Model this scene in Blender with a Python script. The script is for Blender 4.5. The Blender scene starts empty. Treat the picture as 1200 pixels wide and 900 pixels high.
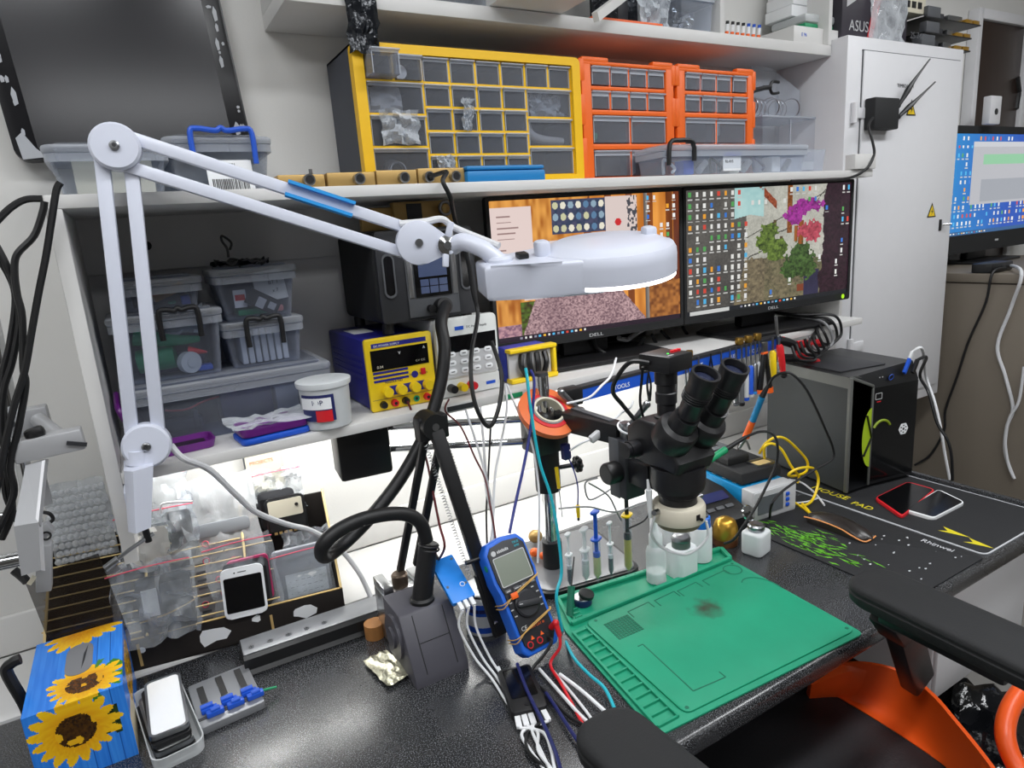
import bpy, bmesh, math, random
from math import sin, cos, pi, radians, sqrt, atan2, floor
from mathutils import Vector, Matrix
V = Vector
random.seed(7)
scene = bpy.context.scene
COL = scene.collection
DESK = 0.75            # desk top above the floor; everything below is written relative to the desk top
# ------------------------------------------------------------------ camera
FPX = 770.0
YAW, PITCH, ROLL = radians(29.50), radians(13.12), radians(4.205)
CAM = V((0, 0, 0.78))
_fw = V((sin(YAW)*cos(PITCH), cos(YAW)*cos(PITCH), -sin(PITCH)))
_r0 = V((cos(YAW), -sin(YAW), 0)); _d0 = _fw.cross(_r0)
_rt = cos(ROLL)*_r0 + sin(ROLL)*_d0
_dn = -sin(ROLL)*_r0 + cos(ROLL)*_d0
def _ray(px, py): return _rt*((px-600)/FPX) + _dn*((py-450)/FPX) + _fw
# measured points of the photograph taken back to known planes of the room
def Zp(px, py, z): r = _ray(px, py); return CAM + r*((z-CAM.z)/r.z)
def Yp(px, py, y): r = _ray(px, py); return CAM + r*(y/r.y)
def Xp(px, py, x): r = _ray(px, py); return CAM + r*(x/r.x)
cd = bpy.data.cameras.new('camera'); cam = bpy.data.objects.new('camera', cd); COL.objects.link(cam)
cd.sensor_width = 36.0; cd.lens = 36.0*FPX/1200.0; cd.clip_start = 0.02
cam.matrix_world = Matrix(((_rt.x, -_dn.x, -_fw.x, CAM.x), (_rt.y, -_dn.y, -_fw.y, CAM.y), (_rt.z, -_dn.z, -_fw.z, CAM.z), (0, 0, 0, 1)))
scene.camera = cam
# ------------------------------------------------------------------ colour + materials
def lin(c): return c/12.92 if c <= 0.04045 else ((c+0.055)/1.055)**2.4
def hx(h, a=1.0):
    h = h.lstrip('#'); return tuple(lin(int(h[i:i+2], 16)/255) for i in (0, 2, 4)) + (a,)
MATS = {}
def mat(name, col, rough=0.5, metal=0.0, bump=0.0, bscale=60, var=0.0, alpha=1.0, emit=0.0, ecol=None, coat=0.0, spec=0.5, attr=False, vscale=25, trans=0.0):
    if name in MATS: return MATS[name]
    m = bpy.data.materials.new(name); m.use_nodes = True; nt = m.node_tree; N = nt.nodes; L = nt.links
    b = N['Principled BSDF']
    c = hx(col) if isinstance(col, str) else tuple(col)
    b.inputs['Base Color'].default_value = c
    b.inputs['Roughness'].default_value = rough; b.inputs['Metallic'].default_value = metal
    b.inputs['Specular IOR Level'].default_value = spec
    b.inputs['Coat Weight'].default_value = coat
    if trans: b.inputs['Transmission Weight'].default_value = trans
    if alpha < 1: b.inputs['Alpha'].default_value = alpha
    if emit:
        b.inputs['Emission Color'].default_value = hx(ecol) if ecol else c
        b.inputs['Emission Strength'].default_value = emit
    if attr:
        at = N.new('ShaderNodeAttribute'); at.attribute_name = 'Col'
        if emit:
            b.inputs['Base Color'].default_value = (0.01, 0.01, 0.01, 1)
            L.new(at.outputs['Color'], b.inputs['Emission Color'])
        else: L.new(at.outputs['Color'], b.inputs['Base Color'])
    if bump or var:
        tc = N.new('ShaderNodeTexCoord')
    if bump:
        n = N.new('ShaderNodeTexNoise'); n.inputs['Scale'].default_value = bscale; n.inputs['Detail'].default_value = 3
        L.new(tc.outputs['Object'], n.inputs['Vector'])
        bp = N.new('ShaderNodeBump'); bp.inputs['Strength'].default_value = bump; bp.inputs['Distance'].default_value = 0.004
        L.new(n.outputs['Fac'], bp.inputs['Height']); L.new(bp.outputs['Normal'], b.inputs['Normal'])
    if var and not attr:
        n2 = N.new('ShaderNodeTexNoise'); n2.inputs['Scale'].default_value = vscale; n2.inputs['Detail'].default_value = 4
        L.new(tc.outputs['Object'], n2.inputs['Vector'])
        mx = N.new('ShaderNodeMix'); mx.data_type = 'RGBA'
        mx.inputs[6].default_value = tuple(x*(1-var) for x in c[:3]) + (1,)
        mx.inputs[7].default_value = tuple(min(1, x*(1+var)) for x in c[:3]) + (1,)
        L.new(n2.outputs['Fac'], mx.inputs[0]); L.new(mx.outputs[2], b.inputs['Base Color'])
    MATS[name] = m; return m
def speckle(name, dark, light, scale, lo, hi, rough, spec=0.5):
    m = mat(name, dark, rough, spec=spec); nt = m.node_tree; N = nt.nodes; L = nt.links; b = N['Principled BSDF']
    tc = N.new('ShaderNodeTexCoord'); n = N.new('ShaderNodeTexNoise'); n.inputs['Scale'].default_value = scale; n.inputs['Detail'].default_value = 2
    L.new(tc.outputs['Object'], n.inputs['Vector'])
    r = N.new('ShaderNodeValToRGB'); r.color_ramp.elements[0].position = lo; r.color_ramp.elements[1].position = hi
    r.color_ramp.elements[0].color = hx(dark); r.color_ramp.elements[1].color = hx(light)
    L.new(n.outputs['Fac'], r.inputs[0]); L.new(r.outputs[0], b.inputs['Base Color'])
    n2 = N.new('ShaderNodeTexNoise'); n2.inputs['Scale'].default_value = 9; n2.inputs['Detail'].default_value = 5
    L.new(tc.outputs['Object'], n2.inputs['Vector'])
    mr = N.new('ShaderNodeMapRange'); mr.inputs[3].default_value = rough-0.08; mr.inputs[4].default_value = rough+0.12
    L.new(n2.outputs['Fac'], mr.inputs[0]); L.new(mr.outputs[0], b.inputs['Roughness'])
    return m
def clear_mat(name, tint, body, edge, bcol='#e4e9f2', rough=.12, bump=0, bscale=40):
    """thin clear plastic: mostly see-through, milky and shiny towards grazing angles"""
    m = bpy.data.materials.new(name); m.use_nodes = True; nt = m.node_tree; N = nt.nodes; L = nt.links
    b = N['Principled BSDF']; b.inputs['Base Color'].default_value = hx(bcol); b.inputs['Roughness'].default_value = rough; b.inputs['Specular IOR Level'].default_value = .7
    tr = N.new('ShaderNodeBsdfTransparent'); tr.inputs[0].default_value = hx(tint); mx = N.new('ShaderNodeMixShader')
    lw = N.new('ShaderNodeLayerWeight'); lw.inputs[0].default_value = .35; mr = N.new('ShaderNodeMapRange'); mr.inputs[3].default_value = body; mr.inputs[4].default_value = edge
    L.new(lw.outputs['Facing'], mr.inputs[0]); L.new(mr.outputs[0], mx.inputs[0]); L.new(tr.outputs[0], mx.inputs[1]); L.new(b.outputs[0], mx.inputs[2]); L.new(mx.outputs[0], N['Material Output'].inputs[0])
    if bump:
        tc = N.new('ShaderNodeTexCoord'); n = N.new('ShaderNodeTexNoise'); n.inputs['Scale'].default_value = bscale; n.inputs['Detail'].default_value = 3; L.new(tc.outputs['Object'], n.inputs['Vector'])
        bp = N.new('ShaderNodeBump'); bp.inputs['Strength'].default_value = bump; bp.inputs['Distance'].default_value = .004; L.new(n.outputs['Fac'], bp.inputs['Height']); L.new(bp.outputs[0], b.inputs['Normal']); L.new(bp.outputs[0], lw.inputs['Normal'])
    MATS[name] = m; return m
# ------------------------------------------------------------------ mesh builder
def frame(loc=(0, 0, 0), rz=0, rx=0, ry=0):
    return Matrix.Translation(V(loc)) @ Matrix.Rotation(rz, 4, 'Z') @ Matrix.Rotation(rx, 4, 'X') @ Matrix.Rotation(ry, 4, 'Y')
def axes(o, x, y):
    """frame from an origin and two in-plane directions"""
    x = V(x).normalized(); z = x.cross(V(y)).normalized(); y = z.cross(x)
    return Matrix(((x.x, y.x, z.x, o[0]), (x.y, y.y, z.y, o[1]), (x.z, y.z, z.z, o[2]), (0, 0, 0, 1)))
def rrect(w, h, r, n=5, cx=0, cy=0):
    r = min(r, w/2-1e-5, h/2-1e-5); P = []
    for qx, qy, a in ((1, 1, 0), (-1, 1, 90), (-1, -1, 180), (1, -1, 270)):
        for k in range(n+1):
            t = radians(a+90*k/n); P.append((cx+qx*(w/2-r)+r*cos(t), cy+qy*(h/2-r)+r*sin(t)))
    return P
def circ(r, n=20, cx=0, cy=0): return [(cx+r*cos(2*pi*k/n), cy+r*sin(2*pi*k/n)) for k in range(n)]
def spline(pts, k=8):
    P = [V(p) for p in pts]
    if len(P) < 3: return P
    out = []
    for i in range(len(P)-1):
        p0 = P[max(i-1, 0)]; p1 = P[i]; p2 = P[i+1]; p3 = P[min(i+2, len(P)-1)]
        for j in range(k):
            t = j/k
            out.append(0.5*((2*p1)+(p2-p0)*t+(2*p0-5*p1+4*p2-p3)*t*t+(3*p1-p0-3*p2+p3)*t**3))
    out.append(P[-1]); return out
UNIT = Matrix()
# the wall shelving was measured in its own unit (1 unit = 1.15 m, origin 11.7 cm under the desk top)
SHELF = Matrix.Translation(V((0, 0, -.117))) @ Matrix.Scale(1.15, 4)
def unit(m=None):
    global UNIT
    UNIT = m or Matrix()
class MB:
    def __init__(s, m=None, M=None):
        s.bm = bmesh.new(); s.mats = []; s.cur = 0; s.M = M or Matrix(); s.col = None
        if m: s.use(m)
    def use(s, m):
        if isinstance(m, str): m = MATS[m]
        if m not in s.mats: s.mats.append(m)
        s.cur = s.mats.index(m); return s
    def add(s, vs, fs, smooth=False):
        v = [s.bm.verts.new(UNIT @ (s.M @ V(p))) for p in vs]
        for f in fs:
            try: F = s.bm.faces.new([v[i] for i in f])
            except ValueError: continue
            F.material_index = s.cur; F.smooth = smooth
        return s
    def _merge(s, b2, smooth=False):
        b2.verts.ensure_lookup_table(); b2.verts.index_update()
        s.add([v.co.copy() for v in b2.verts], [[v.index for v in f.verts] for f in b2.faces], smooth); b2.free()
    def bx(s, x0, x1, y0, y1, z0, z1, bev=0, seg=2):
        x0, x1 = min(x0, x1), max(x0, x1); y0, y1 = min(y0, y1), max(y0, y1); z0, z1 = min(z0, z1), max(z0, z1)
        vs = [(x0, y0, z0), (x1, y0, z0), (x1, y1, z0), (x0, y1, z0), (x0, y0, z1), (x1, y0, z1), (x1, y1, z1), (x0, y1, z1)]
        fs = [(0, 3, 2, 1), (4, 5, 6, 7), (0, 1, 5, 4), (1, 2, 6, 5), (2, 3, 7, 6), (3, 0, 4, 7)]
        if not bev: s.add(vs, fs); return s
        b = bmesh.new(); v = [b.verts.new(p) for p in vs]
        for f in fs: b.faces.new([v[i] for i in f])
        bev = min(bev, (x1-x0)*.49, (y1-y0)*.49, (z1-z0)*.49)
        bmesh.ops.bevel(b, geom=b.edges[:], offset=bev, segments=seg, affect='EDGES', profile=0.5)
        s._merge(b); return s
    def bar(s, p0, p1, w, h, up=(0, 0, 1), bev=0):
        """box beam from p0 to p1, w across, h along 'up'"""
        p0 = V(p0); p1 = V(p1); d = p1-p0; L = d.length
        M0 = s.M; x = d.normalized(); u = V(up); y = u.cross(x).normalized(); z = x.cross(y)
        s.M = M0 @ Matrix(((x.x, y.x, z.x, p0.x), (x.y, y.y, z.y, p0.y), (x.z, y.z, z.z, p0.z), (0, 0, 0, 1)))
        s.bx(0, L, -w/2, w/2, -h/2, h/2, bev); s.M = M0; return s
    def lathe(s, prof, p0=(0, 0, 0), ax=(0, 0, 1), n=24, smooth=True, caps=True):
        a = V(ax).normalized(); t = V((1, 0, 0)) if abs(a.x) < .9 else V((0, 1, 0))
        u = a.cross(t).normalized(); w = a.cross(u); p0 = V(p0); vs = []; fs = []
        for r, z in prof:
            for k in range(n):
                q = 2*pi*k/n; vs.append(p0+a*z+(u*cos(q)+w*sin(q))*max(r, 1e-5))
        m = len(prof)
        for i in range(m-1):
            for k in range(n): fs.append((i*n+k, i*n+(k+1) % n, (i+1)*n+(k+1) % n, (i+1)*n+k))
        s.add(vs, fs, smooth)
        if caps:
            s.add(vs[:n], [tuple(range(n-1, -1, -1))]); s.add(vs[(m-1)*n:], [tuple(range(n))])
        return s
    def cyl(s, p0, p1, r0, r1=None, n=20, smooth=True):
        p0 = V(p0); p1 = V(p1); d = p1-p0
        return s.lathe([(r0, 0), (r1 if r1 is not None else r0, d.length)], p0, d, n, smooth)
    def tube(s, pts, r, n=8, k=6, sm=True):
        P = spline(pts, k) if sm else [V(p) for p in pts]
        Q = [P[0]]
        for p in P[1:]:
            if (p-Q[-1]).length > 1e-5: Q.append(p)
        P = Q
        if len(P) < 2: return s
        T = [(P[min(i+1, len(P)-1)]-P[max(i-1, 0)]).normalized() for i in range(len(P))]
        t0 = T[0]; ref = V((0, 0, 1)) if abs(t0.z) < .9 else V((1, 0, 0))
        u = t0.cross(ref).normalized(); vs = []; fs = []
        for i, p in enumerate(P):
            u = (u-T[i]*u.dot(T[i])).normalized(); w = T[i].cross(u)
            ri = r(i/(len(P)-1)) if callable(r) else r
            for j in range(n): q = 2*pi*j/n; vs.append(p+(u*cos(q)+w*sin(q))*ri)
        for i in range(len(P)-1):
            for j in range(n): fs.append((i*n+j, i*n+(j+1) % n, (i+1)*n+(j+1) % n, (i+1)*n+j))
        s.add(vs, fs, True); L = len(P)-1
        s.add(vs[:n], [tuple(range(n-1, -1, -1))]); s.add(vs[L*n:], [tuple(range(n))]); return s
    def prism(s, poly, z0, z1, bev=0, seg=2, top=1.0):
        """polygon in the local xy plane from z0 to z1 (optional bevel of the rims)"""
        n = len(poly); cx = sum(p[0] for p in poly)/n; cy = sum(p[1] for p in poly)/n
        ar = sum(poly[i][0]*poly[(i+1) % n][1]-poly[(i+1) % n][0]*poly[i][1] for i in range(n))
        if ar < 0: poly = poly[::-1]
        b = bmesh.new()
        lo = [b.verts.new((p[0], p[1], z0)) for p in poly]
        hi = [b.verts.new((cx+(p[0]-cx)*top, cy+(p[1]-cy)*top, z1)) for p in poly]
        f0 = b.faces.new(lo[::-1]); f1 = b.faces.new(hi)
        for i in range(n): b.faces.new((lo[i], lo[(i+1) % n], hi[(i+1) % n], hi[i]))
        if bev:
            bmesh.ops.bevel(b, geom=list(f0.edges)+list(f1.edges), offset=bev, segments=seg, affect='EDGES', profile=0.5)
        s._merge(b); return s
    def ring(s, outer, inner, z0, z1):
        """frame between two outlines with the same vertex count"""
        n = len(outer); vs = [(p[0], p[1], z0) for p in outer]+[(p[0], p[1], z0) for p in inner]+[(p[0], p[1], z1) for p in outer]+[(p[0], p[1], z1) for p in inner]
        fs = []
        for i in range(n):
            j = (i+1) % n
            fs += [(i, n+i, n+j, j), (2*n+i, 2*n+j, 3*n+j, 3*n+i), (i, j, 2*n+j, 2*n+i), (n+j, n+i, 3*n+i, 3*n+j)]
        s.add(vs, fs); return s
    def quad(s, a, b, c, d): s.add([a, b, c, d], [(0, 1, 2, 3)]); return s
    def sph(s, c, r, sc=(1, 1, 1), n=16, m=10):
        vs = []; fs = []
        for i in range(m+1):
            t = pi*i/m
            for k in range(n): q = 2*pi*k/n; vs.append((c[0]+r*sc[0]*max(sin(t), 1e-4)*cos(q), c[1]+r*sc[1]*max(sin(t), 1e-4)*sin(q), c[2]-r*sc[2]*cos(t)))
        for i in range(m):
            for k in range(n): fs.append((i*n+k, i*n+(k+1) % n, (i+1)*n+(k+1) % n, (i+1)*n+k))
        s.add(vs, fs, True); return s
    def torus(s, c, ax, R, r, n=28, m=8, a0=0, a1=360):
        a = V(ax).normalized(); t = V((1, 0, 0)) if abs(a.x) < .9 else V((0, 1, 0)); u = a.cross(t).normalized(); w = a.cross(u)
        full = a1-a0 >= 360; K = n if full else n+1; vs = []; fs = []
        for i in range(K):
            q = radians(a0+(a1-a0)*i/n); d = u*cos(q)+w*sin(q)
            for j in range(m): p = 2*pi*j/m; vs.append(V(c)+d*(R+r*cos(p))+a*(r*sin(p)))
        for i in range(n):
            i2 = (i+1) % K
            for j in range(m): fs.append((i*m+j, i2*m+j, i2*m+(j+1) % m, i*m+(j+1) % m))
        s.add(vs, fs, True); return s
    def paint(s, o, u, v, nu, nv, fn):
        """a grid of small flat faces, each with the printed colour fn(a, b) (a along u, b along v, 0..1)"""
        o = V(o); u = V(u); v = V(v)
        if s.col is None: s.col = s.bm.loops.layers.float_color.new('Col')
        vs = [o+u*(i/nu)+v*(j/nv) for j in range(nv+1) for i in range(nu+1)]
        B = [s.bm.verts.new(UNIT @ (s.M @ p)) for p in vs]
        for j in range(nv):
            for i in range(nu):
                a = j*(nu+1)+i
                F = s.bm.faces.new((B[a], B[a+1], B[a+nu+2], B[a+nu+1])); F.material_index = s.cur
                c = fn((i+.5)/nu, (j+.5)/nv)
                for l in F.loops: l[s.col] = c
        return s
    def text(s, t, o, u, v, size, ext=0.0002, align='LEFT', width=None):
        cu = bpy.data.curves.new('t', 'FONT'); cu.body = t; cu.size = size; cu.extrude = ext; cu.align_x = align; cu.resolution_u = 3
        ob = bpy.data.objects.new('t', cu); COL.objects.link(ob); bpy.context.view_layer.update()
        dg = bpy.context.evaluated_depsgraph_get(); me = ob.evaluated_get(dg).to_mesh()
        M = axes(o, u, v); k = 1.0
        if width:
            xs = [p.co.x for p in me.vertices]; k = width/max(1e-6, max(xs)-min(xs)) if xs else 1
        s.add([M @ V((p.co.x*k, p.co.y, p.co.z)) for p in me.vertices], [tuple(f.vertices) for f in me.polygons])
        ob.evaluated_get(dg).to_mesh_clear(); bpy.data.objects.remove(ob); bpy.data.curves.remove(cu); return s
    def build(s, name, parent=None, loc=None):
        me = bpy.data.meshes.new(name)
        if s.col is None: bmesh.ops.recalc_face_normals(s.bm, faces=s.bm.faces[:])
        s.bm.to_mesh(me); s.bm.free()
        me.set_sharp_from_angle(angle=radians(38))
        for m in s.mats: me.materials.append(m)
        o = bpy.data.objects.new(name, me); COL.objects.link(o)
        if parent is not None:
            r = parent
            while r.parent: r = r.parent
            me.transform(r.matrix_basis.inverted()); o.parent = parent
        else:
            if loc is None:
                cs = [v.co for v in me.vertices]
                loc = V(((min(c.x for c in cs)+max(c.x for c in cs))/2, (min(c.y for c in cs)+max(c.y for c in cs))/2, min(c.z for c in cs)))
            else: loc = UNIT @ V(loc)
            me.transform(Matrix.Translation(-V(loc))); o.location = loc
        return o
def tag(o, label, cat, group=None, kind=None):
    o['label'] = label; o['category'] = cat
    if group: o['group'] = group
    if kind: o['kind'] = kind
    return o
def thing(name, label, cat, loc=(0, 0, 0), group=None, rz=0):
    o = bpy.data.objects.new(name, None); COL.objects.link(o); o.empty_display_size = 0.02
    o.matrix_basis = Matrix.Translation(UNIT @ V(loc)) @ Matrix.Rotation(rz, 4, 'Z')
    return tag(o, label, cat, group)
def struct(mb, name): o = mb.build(name); o['kind'] = 'structure'; return o
def cable(name, label, pts, r, m, cat='cable', group=None, k=6, n=7):
    return tag(MB(m).tube(pts, r, n, k).build(name, None, V(pts[0])), label, cat, group)
def copy_thing(r, loc, label, group=None):
    c = r.copy(); COL.objects.link(c); c.location = loc; c['label'] = label
    if group: c['group'] = group
    for ch in list(r.children):
        d = ch.copy(); COL.objects.link(d); d.parent = c
        for g in ch.children: e = g.copy(); COL.objects.link(e); e.parent = d
    return c
def h2(x, y, s=0):
    n = sin(x*127.1+y*311.7+s*74.7)*43758.5453; return n-floor(n)
def vn(x, y, s=0):
    xi, yi = floor(x), floor(y); fx, fy = x-xi, y-yi; fx = fx*fx*(3-2*fx); fy = fy*fy*(3-2*fy)
    a = h2(xi, yi, s)*(1-fx)+h2(xi+1, yi, s)*fx; b = h2(xi, yi+1, s)*(1-fx)+h2(xi+1, yi+1, s)*fx
    return a*(1-fy)+b*fy
def lerp(a, b, t): return tuple(a[i]*(1-t)+b[i]*t for i in range(3))+(1,)
def pt(p, **k): q = V(p); return V((k.get('x', q.x), k.get('y', q.y), k.get('z', q.z)))
# ------------------------------------------------------------------ shared materials
mat('white_board', '#d9d8d6', .45, var=.04, vscale=4); mat('white_paint', '#dcdbd8', .7, var=.05, vscale=3, bump=.05, bscale=200)
mat('white_metal', '#dddde0', .38, var=.02); mat('lamp_white', '#d2d6e4', .32, spec=.5); mat('chip_board', '#c79a5b', .8, var=.3, vscale=120)
mat('black', '#141416', .42, var=.1); mat('black_gloss', '#0b0b0d', .16); mat('black_matte', '#191a1c', .7, bump=.1, bscale=300); mat('rubber', '#121214', .5)
mat('dark_grey', '#2c2d31', .5, var=.08); mat('mid_grey', '#54565a', .5, var=.06); mat('grey', '#8a8b8d', .5); mat('light_grey', '#bfc0c2', .5)
mat('aluminium', '#c4c6c8', .32, 1.0, var=.05); mat('chrome', '#d8dadc', .08, 1.0); mat('steel', '#9a9c9f', .28, 1.0); mat('brass', '#b38d45', .35, .9, var=.12, vscale=40)
clear_mat('clear', '#f6f8fb', .05, .45); clear_mat('clear_rim', '#e6ebf2', .30, .85, '#d2d6dd', .25); clear_mat('bubble', '#f4f6f8', .30, .92, '#f2f4f6', .25, .5, 90); clear_mat('film', '#f8fafc', .10, .75, '#eef2f6', .16, .8, 45); clear_mat('film_dense', '#f0f3f7', .22, .85, '#e8edf2', .2, .9, 60)
mat('frosted', '#e4e8ea', .45, alpha=.55); mat('frosted_dense', '#e6eaec', .5, alpha=.85)
mat('red', '#d3202a', .4); mat('blue', '#1e56c8', .4); mat('teal', '#22b3c4', .45); mat('yellow', '#f0cc12', .4); mat('green', '#14915f', .5); mat('orange', '#f2661e', .42)
mat('navy', '#20265e', .4); mat('white', '#eceef0', .5); mat('paper', '#ecebe6', .8); mat('cable_white', '#d6d7da', .5); mat('purple', '#6d2380', .3)
mat('gold', '#c79a3c', .3, .8); mat('print', '#ffffff', .55, attr=True); mat('print_gloss', '#ffffff', .22, attr=True); mat('screen', '#ffffff', .25, attr=True, emit=1.0)
# ================================================================== SETTING
W = 1.60; SF = 1.07                       # back wall and front of the shelving, metres from the camera plane
mat('floor_tile', '#8f8d8a', .35, var=.08, vscale=3); mat('ceiling_paint', '#e8e8e6', .9)
struct(MB('floor_tile').bx(-1.9, 4.7, -2.7, 1.75, -.85, -.75), 'floor')
struct(MB('ceiling_paint').bx(-1.9, 4.7, -2.7, 1.75, 2.05, 2.15), 'ceiling')
struct(MB('white_paint').bx(-1.9, 4.7, W, W+.12, -.75, 2.05), 'wall_back')
struct(MB('white_paint').bx(-1.9, -1.78, -2.6, W, -.75, 2.05), 'wall_left')
struct(MB('white_paint').bx(4.6, 4.7, -2.6, W, -.75, 2.05), 'wall_right')
mat('wall_dim', '#5f5c58', .8); struct(MB('wall_dim').bx(-1.78, 4.6, -2.7, -2.6, -.75, 2.05), 'wall_front')  # unseen wall, its dark colour chosen to dull the wall screen's reflection
b = MB('white_board').bx(-1.2, 2.6, W-.014, W-.001, 0.001, .084, .003); struct(b, 'trim_1')
mat('door_brown', '#3a2c26', .3, .35, var=.35, vscale=2.5)
b = MB('door_brown').bx(3.235, 3.62, W-.03, W-.002, -.74, 1.49, .004)
b.use('white_metal').bx(3.62, 3.655, W-.045, W-.002, -.74, 1.53, .003).bx(3.20, 3.235, W-.045, W-.002, -.74, 1.53, .003).bx(3.235, 3.62, W-.045, W-.002, 1.49, 1.53, .003)
struct(b, 'door_1')
# ================================================================== SHELVING
unit(SHELF); WS = 1.6/1.15
t = thing('shelf_unit', 'white two-level wall shelf with grey back panel holding monitors, tubs and power supplies', 'shelf', (0.8, 1.3, .4))
MB('white_board').bx(-.072, 1.736, SF, WS-.002, .850, .868, .0015).build('top_board', t)
MB('white_board').bx(-.054, 1.722, SF, WS-.002, .462, .479, .0015).build('lower_board', t)
MB('white_board').bx(-.073, -.054, SF, WS-.002, .34, .850, .0015).build('side_panel', t)
MB('white_board').bx(1.7225, 1.7355, 1.14, WS-.002, .455, .850, .0015).build('side_panel', t)
b = MB('white_board').bx(-.054, 1.714, WS-.030, WS-.004, .756, .850).bx(-.054, 1.714, WS-.018, WS-.004, .479, .755)
b.use('rubber').cyl((.045, WS-.034, .80), (.045, WS-.028, .80), .008, n=12); b.build('back_panel', t)
b = MB('white_board').bx(.60, 1.18, 1.335, 1.349, .479, .60); b.use('chip_board').bx(.60, .603, 1.335, 1.349, .48, .60)
b.use('white_board').bx(1.02, 1.24, 1.335, 1.35, .4795, .62).use('chip_board').bx(1.2395, 1.2415, 1.335, 1.35, .48, .62); b.build('partition', t)
b = MB('white_board').bx(1.645, 1.735, 1.062, 1.09, .869, .906, .002)
tag(b.build('wood_block'), 'small white board block lying at the right end of the shelf top', 'block')
unit()
t = thing('upper_shelf', 'white upper wall shelf with dividers, above the yellow and orange drawer units', 'shelf', (1.2, 1.5, 1.236))
UF = 1.393
MB('white_board').bx(.355, 2.010, UF, W-.002, 1.236, 1.266, .0015).build('board', t)
MB('white_board').bx(.355, .373, UF, W-.002, 1.266, 1.62, .0015).build('side_panel', t)
MB('white_board').bx(1.993, 2.010, UF, W-.002, 1.266, 1.62, .0015).build('side_panel', t)
xd = Yp(848, 20, UF).x
MB('white_board').bx(xd-.009, xd+.009, UF+.004, W-.002, 1.266, 1.62, .0015).build('divider', t)
# lamp strip under the lower shelf
t = thing('led_strip', 'bright white lamp strip fixed below the lower shelf over the back board', 'lamp', (.80, 1.45, .40))
mat('led_glow', '#ffffff', .5, emit=3.0)
MB('white_metal').bx(-.02, 1.50, 1.43, 1.47, .401, .4135, .002).build('housing', t)
MB('led_glow').bx(-.01, 1.49, 1.438, 1.462, .396, .401).build('diffuser', t)
# ================================================================== DESK
granite = speckle('granite', '#18191b', '#8d8f94', 500, .50, .80, .24, .85)
t = thing('desk', 'long black speckled worktop desk with white board strip along the wall', 'desk', (.4, 1.0, -.75))
b = MB('granite').bx(-1.3, 1.892, .630, 1.345, -.042, 0, .012, 3); b.build('worktop', t)
b = MB('granite').bx(1.882, 1.897, .62, 1.345, -.042, .010, .003); b.build('end_strip', t)
MB('white_board').bx(-1.3, 1.99, 1.346, W-.015, -.03, 0.0, .001).build('back_board', t)
MB('black').bx(-1.2, -1.16, .70, 1.5, -.75, -.042).build('leg_panel', t); MB('black').bx(1.83, 1.87, .86, 1.5, -.75, -.042).build('leg_panel', t)
MB('dark_grey').bx(-1.16, 1.83, 1.40, 1.42, -.55, -.042).build('modesty_panel', t)
x0 = Yp(1097, 752, .67).x
t = thing('drawer_unit', 'pale grey drawer unit hanging under the right end of the desk', 'cabinet', (1.6, .9, -.34))
MB('white_metal').bx(x0, 1.82, .675, 1.10, -.33, -.045, .004).build('body', t); MB('white_metal').bx(x0+.004, 1.816, .665, .675, -.325, -.05, .003).build('drawer', t)
# ================================================================== ELECTRICAL CABINET
t = thing('electrical_cabinet', 'white metal electrical cabinet with warning triangles on its door', 'cabinet', (2.34, 1.5, .04))
EY = 1.34
MB('white_metal').bx(2.013, 2.675, EY, W-.002, .04, 1.283, .004).build('body', t)
d = MB('white_metal').bx(2.088, 2.650, EY-.008, EY, .085, 1.243, .004)
d.use('mid_grey').bx(2.0862, 2.088, EY-.003, EY-.0005, .085, 1.246).bx(2.084, 2.650, EY-.003, EY-.0005, 1.243, 1.2455)
p = Yp(1072, 53, EY); d.use('mid_grey').text('25-7463', (p.x-.045, EY-.009, p.z+.016), (1, 0, 0), (0, 0, 1), .028)
p = Yp(1056, 100, EY-.01); d.text('TEMBOARTH', (p.x-.02, EY-.009, p.z-.006), (1, 0, 0), (0, 0, 1), .016)
d = d.build('door', t)
for q in ((1068, 127), (1092, 247)):
    p = Yp(q[0], q[1], EY-.009); s = .028
    b = MB('black').add([(p.x-s, EY-.0092, p.z-s*.8), (p.x+s, EY-.0092, p.z-s*.8), (p.x, EY-.0092, p.z+s)], [(0, 1, 2)]); bb = MB('black', axes((p.x, EY-.0085, p.z), (1, 0, 0), (0, 0, 1)))
    bb.prism([(-s, -s*.8), (s, -s*.8), (0, s)], 0, .0008); bb.use('yellow').prism([(-s*.74, -s*.66), (s*.74, -s*.66), (0, s*.66)], .0008, .0012)
    bb.use('black').prism([(.004, s*.3), (-.006, -s*.15), (.001, -s*.12), (-.003, -s*.55), (.008, -s*.02), (.001, -s*.03)], .0012, .0015); bb.build('warning_label', d)
b = MB('black').bx(Yp(1102, 262, EY-.01).x-.006, Yp(1102, 262, EY-.01).x+.006, EY-.012, EY-.007, Yp(1102, 270, EY).z, Yp(1102, 257, EY).z, .001)
p = Yp(1105, 263, EY-.012); b.use('chrome').cyl((p.x-.004, EY-.012, p.z), (p.x+.02, EY-.03, p.z), .004); b.build('lock', d)
for q in ((1002, 132), (997, 408)):
    p = Yp(q[0], q[1], EY-.01); MB('white_metal').cyl((p.x, EY-.008, p.z-.03), (p.x, EY-.008, p.z+.03), .010, n=10).bx(p.x, p.x+.07, EY-.012, EY-.004, p.z-.016, p.z+.016, .002).build('hinge', t)
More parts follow.
